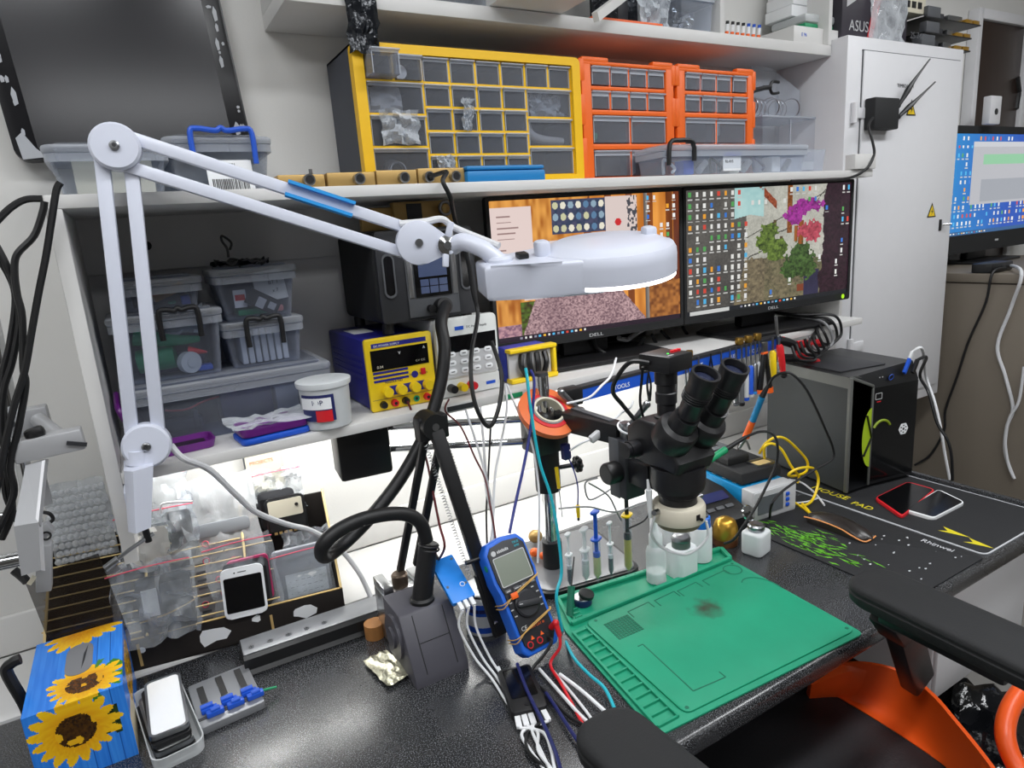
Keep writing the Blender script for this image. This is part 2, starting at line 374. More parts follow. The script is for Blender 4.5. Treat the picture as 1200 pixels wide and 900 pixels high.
# wifi adapter stuck on the door
p0 = Yp(1021, 116, 1.31); p1 = Yp(1045, 152, 1.31)
t = thing('wifi_adapter', 'black box with two antennas stuck on the white cabinet door', 'antenna', (p0.x, EY-.02, p1.z))
MB('black_matte').bx(p0.x, p1.x+.012, EY-.045, EY-.009, p1.z, p0.z+.004, .004).build('body', t)
for (a, m_, e) in (((1053, 124), (1070, 96), (1090, 69)), ((1053, 137), (1073, 118), (1096, 96))):
    A = Yp(*a, EY-.03); Bm = Yp(*m_, EY-.045); E_ = Yp(*e, EY-.06)
    MB('black').cyl(Yp(a[0]-5, a[1]+1, EY-.03), A, .008, n=12).tube([A, A.lerp(Bm, .5), Bm, E_], lambda u: .0055+.0055*max(0, 1-abs(u-.45)/.4)-.003*u, 8, 4).build('antenna', t)
cable('adapter_cable', 'black cable hanging from the antenna box down to the shelf end', [Yp(1023, 138, 1.29), Yp(1018, 148, 1.28), Yp(1023, 168, 1.25), Yp(1024, 182, 1.22), Yp(1014, 199, 1.215), V((1.84, 1.2225, .856)), V((1.61, 1.2225, .856))], .004, 'rubber')
# things on top of the electrical cabinet
ZT = 1.283
p0 = Yp(986, 40, 1.40); p1 = Yp(1066, 45, 1.40)
t = thing('board_box', 'dark computer board box wrapped in shiny clear film on the white cabinet', 'box', (p0.x, 1.45, ZT))
mat('box_dark', '#332f38', .5, var=.35, vscale=14)
b = MB('box_dark').bx(p0.x, p1.x-.02, 1.40, 1.56, ZT+.001, ZT+.24, .003); b.use('light_grey').text('ASUS', (p0.x+.035, 1.3985, ZT+.035), (1, 0, 0), (0, 0, 1), .045)
b.use('red').add([(p0.x+.13, 1.3985, ZT+.02), (p0.x+.16, 1.3985, ZT+.02), (p0.x+.22, 1.3985, ZT+.2), (p0.x+.18, 1.3985, ZT+.2)], [(0, 1, 2, 3)]); b.use('light_grey').add([(p0.x+.02, 1.3985, ZT+.1), (p0.x+.02, 1.3985, ZT+.125), (p0.x+.2, 1.3985, ZT+.215), (p0.x+.2, 1.3985, ZT+.19)], [(0, 1, 2, 3)])
b.build('carton', t)
def crumple(mb, M, w, h, n, amp, seed, curve=None):
    """a crumpled sheet of film w x h in the local xy plane of M, with real thickness from the two sides"""
    vs = []; fs = []
    for s in (0, 1):
        for j in range(n+1):
            for i in range(n+1):
                a, c = i/n, j/n
                z = amp*(vn(a*7, c*7, seed)-.5)+amp*.6*(vn(a*17, c*17, seed+3)-.5)+(0.0006 if s else 0)
                if curve: z += curve(a, c)
                vs.append(M @ V(((a-.5)*w+amp*.5*(vn(c*6, 3, seed+9)-.5), c*h+amp*.5*(vn(a*6, 5, seed+8)-.5), z)))
    o = (n+1)**2
    for j in range(n):
        for i in range(n):
            a = j*(n+1)+i; f = (a, a+1, a+n+2, a+n+1); fs.append(f); fs.append(tuple(o+q for q in f[::-1]))
    mb.add(vs, fs, False); return mb
crumple(MB('film'), axes((p0.x+.22, 1.386, ZT+.005), (1, 0, 0), (0, 0, 1)), .20, .24, 16, .02, 1).build('film_wrap', t)
for k, (a, c, z_, h_, lab) in enumerate((((1058, 40), (1118, 40), 0, .012, 'bottom computer board of the pile on the white cabinet'), ((1066, 40), (1122, 40), .046, .012, 'middle computer board of the pile on the white cabinet'), ((1070, 40), (1135, 40), .098, .012, 'topmost computer board of the pile, jutting out to the right'))):
    A = Yp(*a, 1.42); B_ = Yp(*c, 1.42); Z0 = ZT+.002+z_
    t = thing('motherboard', lab, 'circuit board', (A.x, 1.48, Z0), 'computer boards on the white cabinet')
    MB('black').bx(A.x, B_.x, 1.36+.01*k, 1.56, Z0, Z0+.004).build('circuit_board', t)
    b = MB('mid_grey').bx(A.x+.02, A.x+.10, 1.365+.01*k, 1.40, Z0+.004, Z0+.040, .002); b.use('dark_grey').bx(A.x+.11, A.x+.15, 1.38+.01*k, 1.43, Z0+.004, Z0+.028, .002); b.build('heatsink', t)
    b = MB('gold').bx(B_.x-.10, B_.x-.06, 1.36+.01*k, 1.38+.01*k, Z0+.004, Z0+.016, .001).bx(B_.x-.05, B_.x-.01, 1.36+.01*k, 1.38+.01*k, Z0+.004, Z0+.016, .001); b.use('steel').bx(A.x+.16, B_.x-.11, 1.37+.01*k, 1.39+.01*k, Z0+.004, Z0+.024, .001); b.build('connector', t)
p0 = Yp(1062, 5, 1.37)
t = thing('network_switch', 'cream network box with round ports behind the shiny film on the cabinet', 'network box', (p0.x, 1.40, ZT+.135))
mat('cream', '#d9d3bf', .5); MB('cream').bx(p0.x, p0.x+.17, 1.40, 1.50, ZT+.115, ZT+.185, .004).build('body', t)
b = MB('black')
for k in range(4): b.bx(p0.x+.015+k*.035, p0.x+.038+k*.035, 1.3985, 1.4005, ZT+.13, ZT+.15)
b.build('port', t)
# ================================================================== BROWN CABINET + THIRD MONITOR
mat('taupe', '#7d7468', .6, var=.06, vscale=3)
BX = 2.745
t = thing('storage_cabinet', 'tall taupe metal storage cabinet beyond the right end of the desk', 'cabinet', (3.1, .9, -.75))
MB('taupe').bx(BX, 3.6, .2, 1.58, -.75, .462, .003).build('body', t); MB('taupe').bx(BX-.006, 3.6, .19, 1.585, .466, .50, .003).build('top_panel', t)
def grid_icons(a, c, nx, ny, x0, y0, x1, y1, seed, fill=.8):
    """desktop icons: a colour or None at screen position a, c"""
    u = (a-x0)/(x1-x0)*nx; w = (c-y0)/(y1-y0)*ny
    if u < 0 or w < 0 or u >= nx or w >= ny: return None
    i, j = floor(u), floor(w); fu, fw = u-i, w-j
    if h2(i, j, seed) > fill: return None
    if .3 < fu < .68 and .42 < fw < .86:
        r = h2(i, j, seed+1)
        return hx(('#e9e9e4', '#f2f2ee', '#dcdcd8', '#e9e9e4', '#d8493a', '#3a7bd5', '#53b7e8', '#f0a534', '#e8e8e8', '#57a85a')[int(r*10)])
    if .2 < fu < .8 and .16 < fw < .27: return hx('#c9c9c6')
    return None
def taskbar(a, c, dark, x0=.04):
    if c > .035: return None
    u = (a-x0)*42; i = floor(u); f = u-i
    if 0 <= i < 15 and .25 < f < .75 and .3 < c/.035 < .75: return hx(('#53b7e8', '#e9e9e4', '#3a7bd5', '#d8493a', '#e8b23a', '#8a8a9a')[int(h2(i, 2, 5)*6)])
    return dark
def monitor(name, label, M, w, h, fn, nu, nv, chin=.018, side=.008, group=None, stand=None, stand_w=.10, brand=None, dep=.045):
    """M: frame with x right, y up in the screen plane, origin at the bottom-left of the bezel; +z towards the viewer"""
    o = M @ V((w/2, 0, -dep/2)); t = thing(name, label, 'monitor', o, group)
    b = MB('black_matte', M); pr = rrect(w, h, .006, 3, w/2, h/2)
    inn = rrect(w-2*side, h-chin-side, .002, 3, w/2, chin+(h-chin-side)/2); b.ring(pr, inn, -.010, 0)
    b.prism(pr, -.020, -.010, .003); b.prism(rrect(w*.82, h*.8, .02, 4, w/2, h/2), -dep, -.020, .008); hs = b.build('housing', t)
    s = MB('screen', M).paint((side, chin, -.003), (w-2*side, 0, 0), (0, h-chin-side, 0), nu, nv, fn); s.build('screen', t)
    b = MB('light_grey', M)
    if brand: b.text(brand, (w/2-.018, chin*.3, .0003), (1, 0, 0), (0, 1, 0), chin*.55, width=.036)
    else: b.prism(rrect(.03, .008, .002, 2, w/2+.06, chin*.5), 0, .0006)
    b.build('badge', hs)
    if stand:
        zb, depth = stand; base = M @ V((w/2, 0, -dep)); ty = (M @ V((0, 0, 1)) - M @ V((0, 0, 0))); tx = (M @ V((1, 0, 0)) - M @ V((0, 0, 0)))
        S = Matrix(((tx.x, -ty.x, 0, base.x), (tx.y, -ty.y, 0, base.y), (0, 0, 1, zb), (0, 0, 0, 1)))
        MB('black', S).bx(-stand_w/2, stand_w/2, .0, .03, .01, base.z-zb+.14, .006).build('stand_column', t)
        MB('black', S).prism([(-.16, -depth), (.16, -depth), (.17, -depth+.02), (.17, .05), (.12, .08), (-.12, .08), (-.17, .05), (-.17, -depth+.02)], 0, .010, .003).build('stand_base', t)
    return t
def scr3(a, c):
    k = taskbar(a, c, hx('#2a5a8c'), .1)
    if k: return k
    if a > .28 and .30 < c < .93:
        if c > .87: return hx('#c7c9cf')
        if .70 < c < .80 and a > .38: return hx('#8fc7a0')
        if .33 < c < .55 and a > .37: return hx('#9fa3ab')
        return hx('#b6b7bd')
    base = lerp(hx('#1d8fd0'), hx('#1a4fb4'), min(1, a*1.3+.25*vn(a*3, c*3, 2)))
    return grid_icons(a, c, 26, 11, .02, .06, 1, .99, 31, .75) or base
p0 = V((2.80, 1.47, .552)); hh = Yp(1128, 147, 1.47).z-.552
monitor('monitor', 'black monitor with blue desktop standing on the taupe cabinet', axes(p0, (1, 0, 0), (0, 0, 1)), .92, hh, scr3, 150, 80, chin=.075, side=.03, stand=(.501, .10), stand_w=.16)
p = Yp(1166, 313, 1.25)
t = thing('power_adapter', 'small black adapter box on the taupe cabinet below the blue screen', 'adapter', (p.x, 1.2, .501))
MB('black').bx(p.x-.09, p.x+.07, 1.22, 1.29, .5005, .535, .006).build('body', t); MB('black').cyl((p.x-.02, 1.22, .517), (p.x-.02, 1.205, .515), .006).build('plug', t)
X0 = BX-.010
cable('monitor_cable', 'thin black cable hanging down the taupe cabinet beside the white cabinet', [V((p.x-.02, 1.205, .515)), Xp(1163, 320, X0), Xp(1155, 355, X0), Xp(1135, 400, X0), Xp(1122, 440, X0), Xp(1108, 480, X0), Xp(1106, 505, X0), Xp(1090, 533, X0), Xp(1072, 545, X0)], .0045, 'rubber')
cable('charging_cable', 'white cable looping down the taupe cabinet at the right edge', [V((Xp(1197, 302, 3.0).x, 1.30, .508)), Xp(1197, 318, X0-.01), Xp(1185, 360, X0), Xp(1169, 405, X0), Xp(1178, 440, X0), Xp(1187, 478, X0), Xp(1180, 500, X0), Xp(1178, 530, X0), Xp(1188, 560, X0)], .006, 'cable_white')
cable('charging_cable', 'white cable with a metal plug tip hanging over the taupe cabinet', [Xp(1200, 430, X0-.01), Xp(1194, 470, X0-.01), Xp(1183, 490, X0-.012), Xp(1178, 515, X0-.01), Xp(1182, 545, X0-.01), Xp(1189, 561, X0-.01)], .005, 'cable_white')
p = Yp(1165, 138, 1.44)
t = thing('webcam', 'small white bracket clipped on the top edge of the blue screen', 'webcam', (p.x, 1.44, 1.05))
MB('white_metal').bx(p.x-.055, p.x+.03, 1.43, 1.46, hh+.553, hh+.66, .004).build('body', t); MB('black').cyl((p.x-.01, 1.428, hh+.6), (p.x-.01, 1.43, hh+.6), .012).build('lens', t)
for k, (q, r) in enumerate((((1187, 44), (1199, 36)), ((1190, 58), (1200, 48)))):
    A = Yp(*q, W-.02); B_ = Yp(*r, W-.02)
    tag(MB('dark_grey').bar(A, B_+(B_-A)*1.5, .012, .03, (0, 0, 1), .004).build('wall_rail'), ('upper' if k == 0 else 'lower')+' dark bar on the wall right of the brown door', 'rail', 'bars on the far wall')
p = Yp(1194, 108, W-.03)
t = thing('wall_pliers', 'black pliers hanging on the wall right of the brown door', 'pliers', (p.x, W-.03, p.z))
MB('black').tube([p+V((-.03, 0, .06)), p, p+V((.06, 0, -.05))], .012, 8).build('handle', t); MB('black').tube([p+V((.03, 0, .04)), p, p+V((-.01, 0, -.07))], .011, 8).build('handle', t)
# ================================================================== helpers for containers
def tub(mb, M, w, d, h, taper=.88, r=.014, wall=.0016):
    O1 = rrect(w, d, r, 4); O0 = [(x*taper, y*taper) for x, y in O1]
    I1 = rrect(w-2*wall, d-2*wall, r, 4); I0 = [(x*taper, y*taper) for x, y in I1]; n = len(O1)
    vs = [M @ V((x, y, 0)) for x, y in O0]+[M @ V((x, y, h)) for x, y in O1]+[M @ V((x, y, h)) for x, y in I1]+[M @ V((x, y, wall)) for x, y in I0]
    fs = [tuple(range(n-1, -1, -1)), tuple(range(3*n, 4*n))]
    for i in range(n):
        j = (i+1) % n
        for k in range(3): fs.append((k*n+i, k*n+j, (k+1)*n+j, (k+1)*n+i))
    mb.add(vs, fs); return mb
def clear_box(name, label, M, w, d, h, lid=True, taper=.9, handle=None, group=None, cat='box', body='clear', rim='clear_rim', hcol='rubber'):
    o = M @ V((0, 0, 0)); t = thing(name, label, cat, o, group)
    tub(MB(body), M, w, d, h, taper).build('body', t)
    b = MB(rim, M); b.ring(rrect(w+.008, d+.008, .016, 4), rrect(w-.004, d-.004, .013, 4), h-.012, h-.0005).build('rim', t)
    if lid:
        b = MB(rim, M).prism(rrect(w+.012, d+.012, .018, 4), h, h+.012, .004); b.use(body).prism(rrect(w-.02, d-.02, .012, 4), h+.012, h+.016, .002); b.build('lid', t)
    if handle:
        a0, a1, up, dn = handle; y = -d/2-.012
        MB(hcol, M).tube([(a0, y, h-dn), (a0, y, h+up*.7), (a0+.01, y, h+up), (a0*.6+a1*.4, y, h+up*.86), ((a0+a1)/2, y, h+up*1.05), (a0*.4+a1*.6, y, h+up*.86), (a1-.01, y, h+up), (a1, y, h+up*.7), (a1, y, h-dn)], .0044, 8, 4).build('handle', t)
    return t
# ================================================================== TELEVISION on the wall
BL = Yp(20, 189, 1.555); BR = Yp(296, 172, 1.555); TL = Yp(-22, -60, 1.545)
xd_ = (BR-BL).normalized(); up_ = V((0, .055, 1)); M = axes(BL, xd_, up_); tw = (BR-BL).length; th = .56
BL2 = Yp(0, 25, 1.55)
t = thing('wall_screen', 'large black switched-off screen with torn protective film edges on the wall', 'screen', M @ V((tw/2, 0, 0)))
mat('tv_glass', '#1d1d22', .2, spec=.55); mat('tv_frame', '#16161a', .3)
b = MB('tv_frame', M); b.prism(rrect(tw, th, .02, 5, tw/2, th/2), -.03, 0, .004); b.build('frame', t)
MB('tv_glass', M).prism(rrect(tw-.075, th-.03, .004, 2, tw/2, th/2+.004), .0005, .002).build('panel', t)
mat('torn', '#c9ccd2', .3, alpha=.6)
for s in range(46):
    sd = s % 2; yy = .02+(th-.06)*h2(s, 1, 4); xx = (.006+.022*h2(s, 2, 4)) if sd == 0 else tw-.008-.022*h2(s, 2, 4); q = .004+.008*h2(s, 3, 4); l_ = .006+.032*h2(s, 4, 4)**2
    MB('torn', M).prism([(xx-q*.3, yy), (xx+q*.4, yy+l_*.1), (xx+q*.5, yy+l_*.7), (xx, yy+l_), (xx-q*.5, yy+l_*.6)], .0012, .0018).build('film_scrap', t)
MB('torn', M).prism([(.01, .002), (.05, .004), (.035, .02), (.02, .05), (.008, .04)], .0012, .0022).build('film_scrap', t)
unit(SHELF)
# ================================================================== boxes at the left end of the top board
ST = .8685
def span(x0, x1, ybase, Y): return Yp(x0, ybase, Y).x, Yp(x1, ybase, Y).x
xa, xb = span(62, 200, 218, 1.20)
M = frame(((xa+xb)/2, 1.30, ST)); h_ = Yp(120, 180, 1.20).z-ST
t = clear_box('storage_box', 'clear plastic box with cream card inside at the left end of the shelf top', M, xb-xa, .22, h_, taper=.86)
tag(MB('cream').bx(xa+.028, xb-.02, 1.215, 1.224, ST+.003, ST+.062, .001).build('card', None), 'cream card standing inside the leftmost clear box', 'card')
xa, xb = span(203, 322, 214, 1.20); h_ = Yp(260, 172, 1.20).z-ST
M = frame(((xa+xb)/2, 1.30, ST+.004))
t = clear_box('storage_box', 'clear plastic box with a blue handle and barcode label on the shelf top', M, xb-xa, .20, h_, taper=.86, handle=(-.042, .05, .022, .032), hcol='blue')
M2 = M @ frame((.004, -.09, 0), rx=radians(-8))
b = MB('white', M2).bx(-.03, .04, -.0165, -.0155, -.002, .05); b.use('black')
for k in range(22): b.bx(-.024+k*.0026, -.024+k*.0026+.0008+.001*h2(k, 1), -.0172, -.0166, .002, .020)
b.text('RS 2001', (-.008, -.0172, .040), (1, 0, 0), (0, 0, 1), .007); b.text('Stock Box', (-.010, -.0172, .030), (1, 0, 0), (0, 0, 1), .006); b.build('barcode_label', t)
tag(MB('dark_grey').bx(xa-.004, xb+.03, 1.17, 1.34, ST-.0003, ST+.0035, .001).build('folder'), 'thin dark folder lying under the box with the blue handle', 'folder')
# ================================================================== gold jigs and the blue case
px = [(326, 382, 'leftmost'), (384, 441, 'second from left'), (442, 490, 'third from left'), (491, 546, 'rightmost')]
mat('jig_gold', '#b3935a', .42, .5, var=.1)
for k, (a, c, w_) in enumerate(px):
    x0, x1 = span(a, c, 214, 1.11); zz = .022+.002*k
    t = thing('gold_jig', 'gold metal jig block on the shelf edge, %s of the row of four' % w_, 'jig', ((x0+x1)/2, 1.14, ST), 'gold jigs on the shelf edge')
    MB('jig_gold').bx(x0, x1-.001, 1.11, 1.185, ST, ST+zz, .002).build('body', t)
    for q in ((.62,) if k < 3 else (.18, .74)):
        xx = x0+(x1-x0)*q; b = MB('steel').cyl((xx, 1.11, ST+.0125), (xx, 1.098, ST+.0125), .0092, n=16).torus((xx, 1.098, ST+.0125), (0, 1, 0), .0078, .0017, 16, 6); b.use('black').cyl((xx, 1.0985, ST+.0125), (xx, 1.0975, ST+.0125), .0066, n=14); b.build('connector', t)
    if k == 0: MB('steel').cyl((x1-.012, 1.15, ST+zz), (x1-.012, 1.15, ST+zz+.012), .003).build('pin', t)
xj = x0+(x1-x0)*.18
A = Yp(700/3.75+300, 780/3.75, 1.085)
cable('jig_cable', 'black cable plugged into the gold jig and dropping behind the monitor', [V((xj, 1.097, ST+.0125)), V((xj+.014, 1.06, ST+.016)), Yp(519, 212, 1.04), Yp(528, 232, 1.045), Yp(534, 260, 1.09), Yp(547, 300, 1.10), Yp(555, 345, 1.10), Yp(560, 370, 1.09), Yp(552, 420, 1.03), Yp(556, 470, 1.0), Yp(572, 500, .99), Yp(584, 480, 1.0), Yp(588, 440, 1.02), Yp(576, 400, 1.06)], .004, 'rubber')
x0, x1 = span(548, 640, 211, 1.10)
mat('blue_case', '#1479b8', .45)
t = thing('blue_case', 'flat blue plastic case lying in front of the yellow drawer unit', 'case', ((x0+x1)/2, 1.14, ST)); MB('blue_case').bx(x0, x1, 1.10, 1.18, ST, ST+.021, .004).build('base', t); MB('blue_case').bx(x0+.001, x1-.001, 1.101, 1.179, ST+.022, ST+.030, .004).build('lid', t)
# ================================================================== YELLOW DRAWER UNIT
mat('drawer_yellow', '#f3c00f', .45); mat('drawer_orange', '#f26a1c', .45); mat('unit_grey', '#3f434d', .55, var=.05); clear_mat('drawer_clear', '#e9ebef', .07, .5, '#c9cdd6', .2); mat('drawer_lip', '#d3d8e2', .3, alpha=.55); mat('unit_inside', '#26282d', .7)
YX0, YX1, YY, YZ1 = .411, .903, 1.22, 1.122; YW, YH = YX1-YX0, YZ1-ST
t = thing('drawer_organizer', 'wide yellow-framed grey drawer unit with clear drawers', 'organizer', ((YX0+YX1)/2, 1.3, ST))
b = MB('unit_grey')
b.use('unit_inside').bx(YX0+.004, YX1-.004, YY+.125, YY+.150, ST, YZ1-.004, .003).use('unit_grey').bx(YX0+.002, YX0+.007, YY+.006, YY+.15, ST, YZ1-.002).bx(YX1-.007, YX1-.002, YY+.006, YY+.15, ST, YZ1-.002).bx(YX0+.002, YX1-.002, YY+.006, YY+.15, YZ1-.006, YZ1-.002).bx(YX0+.002, YX1-.002, YY+.006, YY+.15, ST, ST+.004)
b.build('body', t)
M = axes((YX0, YY, ST), (1, 0, 0), (0, 0, 1))     # z towards the viewer
f = MB('drawer_yellow', M)
f.ring(rrect(YW, YH, .012, 4, YW/2, YH/2), rrect(YW-.040, YH-.036, .003, 4, YW/2, YH/2+.002), -.008, .012)
ix0, ix1, iz0, iz1 = .020, YW-.020, .020, YH-.016
cw = (ix1-ix0)/8; r0 = .046; rh = (iz1-iz0-r0)/4; bt = .005
cells = []
for c in range(8): cells.append((ix0+c*cw, ix0+(c+1)*cw, iz1-r0, iz1))
for c in range(2, 6):
    for r in range(4): cells.append((ix0+c*cw, ix0+(c+1)*cw, iz0+r*rh, iz0+(r+1)*rh))
bh = rh*4/3
for c in (0, 6):
    for r in range(3): cells.append((ix0+c*cw, ix0+(c+2)*cw, iz0+r*bh, iz0+(r+1)*bh))
for (x0, x1, z0, z1) in cells:      # rails under and right of every drawer
    f.bx(x0, x1, z0-.0025, z0+.0025, -.006, .004); f.bx(x1-.002, x1+.002, z0, z1, -.006, .0035)
f.build('front_frame', t)
def drawer(t, M, x0, x1, z0, z1, out=0, lip=.006, depth=.11, name='drawer'):
    b = MB('drawer_clear', M); g = .003
    b.bx(x0+g, x1-g, z0+g, z1-g, -.002+out, .001+out)                      # front
    b.bx(x0+g, x0+g+.001, z0+g, z1-g, -depth+out, -.002+out).bx(x1-g-.001, x1-g, z0+g, z1-g, -depth+out, -.002+out).bx(x0+g, x1-g, z0+g, z0+g+.001, -depth+out, -.002+out)
    dr = b.build(name, t); b = MB('drawer_lip', M); b.bx(x0+g-.001, x1-g+.001, z1-g-.002, z1-g+.001, -.001+out, .008+out, .001).bx(x0+g, x1-g, z1-g-lip, z1-g-.002, .001+out, .002+out)
    b.bx(x0+g, x0+g+.0015, z0+g, z1-g, .001+out, .002+out).bx(x1-g-.0015, x1-g, z0+g, z1-g, .001+out, .002+out)
    b.build('front_lip', dr); return dr
for k, c in enumerate(cells): drawer(t, M, *c, out=(.045 if k == 0 else .012 if k == 1 else .004*h2(k, 3)))
# what sits in the drawers
def inside(name, label, cat, cell, M, m, kind=0, group=None):
    x0, x1, z0, z1 = cell; b = MB(m, M); w = x1-x0; h = z1-z0; cx = (x0+x1)/2
    if kind == 0: crumple(b, M @ Matrix.Translation(V((cx, z0+.006, -.02))), w*.75, h*.62, 8, .012, cell[0]*90+cell[2]*50); b2 = b
    elif kind == 1: b.cyl((cx-w*.16, z0+h*.42, -.012), (cx-w*.16, z0+h*.42, -.008), h*.27, n=20)
    elif kind == 2: b.bx(x0+w*.12, x1-w*.3, z0+.006, z0+h*.42, -.05, -.02, .003)
    elif kind == 3:
        for q in range(5): b.torus((cx, z0+h*.34, -.02-.006*q), (.1*q-.2, .2, 1), h*.25+.002*q, .0016, 20, 6)
    return tag(MB_fix(b, name, M), label, cat, group)
def MB_fix(b, name, M):
    b2 = b.build(name); return b2
_add = MB.add
for nm, lab, ct, ci, m, kd in (
    ('coin_cell', 'round pale disc in the second drawer of the top row of the yellow unit', 'disc', 1, 'white', 1),
    ('cable_coil', 'coiled dark wire in the bottom left drawer of the yellow unit', 'wire', 24, 'steel', 3),
    ('chip_tray', 'blue chip tray in the pulled-out top left drawer of the yellow unit', 'tray', 0, 'navy', 2),
    ('parts_packet', 'pale packet in the widest left drawer, third row up, of the yellow unit', 'packet', 26, 'light_grey', 2)):
    inside(nm, lab, ct, cells[ci], M, m, kd)
def bag_at(name, label, P, w, h, seed, m='film_dense', d=(1, 0, 0), u=(0, -.05, 1), amp=.014, n=12):
    return tag(crumple(MB(m), axes(P, d, u), w, h, n, amp, seed).build(name), label, 'bag', None)
def cellpt(ci, dz=0, out=.02): c = cells[ci]; return M @ V(((c[0]+c[1])/2, c[2]+.004+dz, out))
bag_at('parts_bag', 'clear bag of screws bulging from the middle left drawer of the yellow unit', cellpt(25, 0, .013), .075, .06, 5)
bag_at('parts_bag', 'small clear bag poking from the bottom row, left of centre, of the yellow unit', cellpt(8, -.012, .012), .036, .05, 6)
bag_at('parts_bag', 'small clear bag poking over the third middle column of the yellow unit', cellpt(14, -.002, .012), .022, .058, 7)
bag_at('parts_bag', 'clear bag of fittings in the upper right wide drawer of the yellow unit', cellpt(29, 0, -.012), .08, .05, 8)
c = cells[28]; b = MB('light_grey', M).tube([(c[0]+.01, c[2]+.05, -.02), (c[0]+.02, c[2]+.028, -.02), (c[0]+.05, c[2]+.018, -.02), (c[1]-.012, c[2]+.014, -.02)], lambda u: .011-.003*u, 10)
tag(b.build('white_cable_strap'), 'pale curved strap in the middle right wide drawer of the yellow unit', 'strap')
tag(crumple(MB('light_grey'), M @ Matrix.Translation(V(((cells[26][0]+cells[26][1])/2-.014, cells[26][2]+.006, -.012))), .06, .045, 8, .01, 12).build('parts_bag'), 'pale paper packet in the upper left wide drawer of the yellow unit', 'bag')
P = Yp(433, 56, 1.18)
mat('antistatic', '#23262b', .14, .35, bump=.7, bscale=70)
o = crumple(MB('antistatic'), axes((P.x, 1.203, YZ1-.02), (1, 0, 0), (0, -.02, 1)), .056, .10, 12, .014, 21).build('antistatic_bag'); tag(o, 'shiny black antistatic bag standing over the top left corner of the yellow unit', 'bag')
# ================================================================== ORANGE DRAWER UNITS
for k, (x0, wd, lab) in enumerate(((.906, .268, 'orange drawer unit with clear drawers beside the yellow unit'), (1.180, .266, 'right-hand orange drawer unit, partly hidden by a long clear box'))):
    OH = .262; O = thing('drawer_organizer', lab, 'organizer', (x0+wd/2, 1.3, ST), 'orange drawer units on the shelf')
    M = axes((x0, YY, ST), (1, 0, 0), (0, 0, 1))
    b = MB('drawer_orange').bx(x0+.006, x0+.012, YY+.008, YY+.15, ST, ST+OH-.012).bx(x0+wd-.012, x0+wd-.006, YY+.008, YY+.15, ST, ST+OH-.012).bx(x0+.006, x0+wd-.006, YY+.008, YY+.15, ST+OH-.016, ST+OH-.012).bx(x0+.006, x0+wd-.006, YY+.008, YY+.15, ST, ST+.004)
    b.use('unit_inside').bx(x0+.008, x0+wd-.008, YY+.142, YY+.15, ST+.002, ST+OH-.014); b.build('body', O)
    f = MB('drawer_orange', M)
    out = [(.004, .010), (.016, 0), (wd-.012, 0), (wd, .010), (wd, OH*.36), (wd-.006, OH*.38), (wd-.006, OH*.44), (wd, OH*.46), (wd, OH*.70), (wd-.006, OH*.72), (wd-.006, OH*.79), (wd, OH*.81), (wd, OH-.02), (wd-.012, OH-.004), (wd*.80, OH-.004), (wd*.76, OH-.014), (wd*.30, OH-.014), (wd*.26, OH-.004), (.012, OH-.004), (0, OH-.016), (0, OH*.8), (.006, OH*.79), (.006, OH*.72), (0, OH*.70), (0, OH*.46), (.006, OH*.44), (.006, OH*.38), (0, OH*.36)]
    ia = [(.028, .016), (wd-.026, .016), (wd-.026, OH-.03), (.028, OH-.03)]
    f.bx(0.002, .028, .006, OH-.008, -.006, .0100, .003).bx(wd-.026, wd-.002, .006, OH-.008, -.006, .0100, .003).bx(.003, wd-.003, .003, .0125, -.0062, .0105, .003).bx(.003, wd-.003, OH-.0200, OH-.0115, -.0062, .0105, .003)
    for (a, c) in ((0, .30), (.74, 1.0)): f.bx(wd*a+.004, wd*c-.004, OH-.016, OH-.003, -.0064, .0110, .004)
    for s in (0, 1):
        for (a, c) in ((.02, .36), (.46, .70), (.80, .97)): f.bx(-.004 if s == 0 else wd-.010, .010 if s == 0 else wd+.003, OH*a, OH*c, -.0066, .0115, .003)
    zr = [.018, .018+.074, .018+.142, .018+.186, OH-.030]; cl = []
    for i in range(2):
        for j in range(2): cl.append((.028+j*(wd-.054)/2, .028+(j+1)*(wd-.054)/2, (.0118, .0825)[i], (.0707, .1428)[i]))
    for i in range(2):
        for j in range(4): cl.append((.028+j*(wd-.054)/4, .028+(j+1)*(wd-.054)/4, (.1533, .2017)[i], (.1939, .2426)[i]))
    f.bx(.02, wd-.02, .0707, .0825, -.006, .0092, .002).bx(.02, wd-.02, .1428, .1533, -.006, .0092, .002).bx(.02, wd-.02, .1939, .2017, -.006, .006, .001)
    f.bx(wd/2-.002, wd/2+.004, .012, .148, -.006, .005)
    for j in range(1, 4): q = .028+j*(wd-.054)/4; f.bx(q-.0022, q+.0022, .150, OH-.018, -.006, .005)
    f.build('front_frame', O)
    for q, c in enumerate(cl): drawer(O, M, *c, out=.004*h2(q, k+5)+.003, lip=.010)
    if k == 0:
        tag(MB('green', M).bx(.045, .062, .096, .110, -.03, -.02, .001).build('chip'), 'small green piece in a drawer of the left orange unit', 'chip'); tag(MB('light_grey', M).bx(wd/2+.014, wd/2+.046, .022, .075, -.05, -.03, .002).build('packet'), 'pale packet in the bottom right drawer of the left orange unit', 'packet')
    else:
        tag(MB('white', M).bx(wd/2+.05, wd/2+.07, .11, .145, -.05, -.045, .001).build('card'), 'white card in a drawer of the right orange unit', 'card')
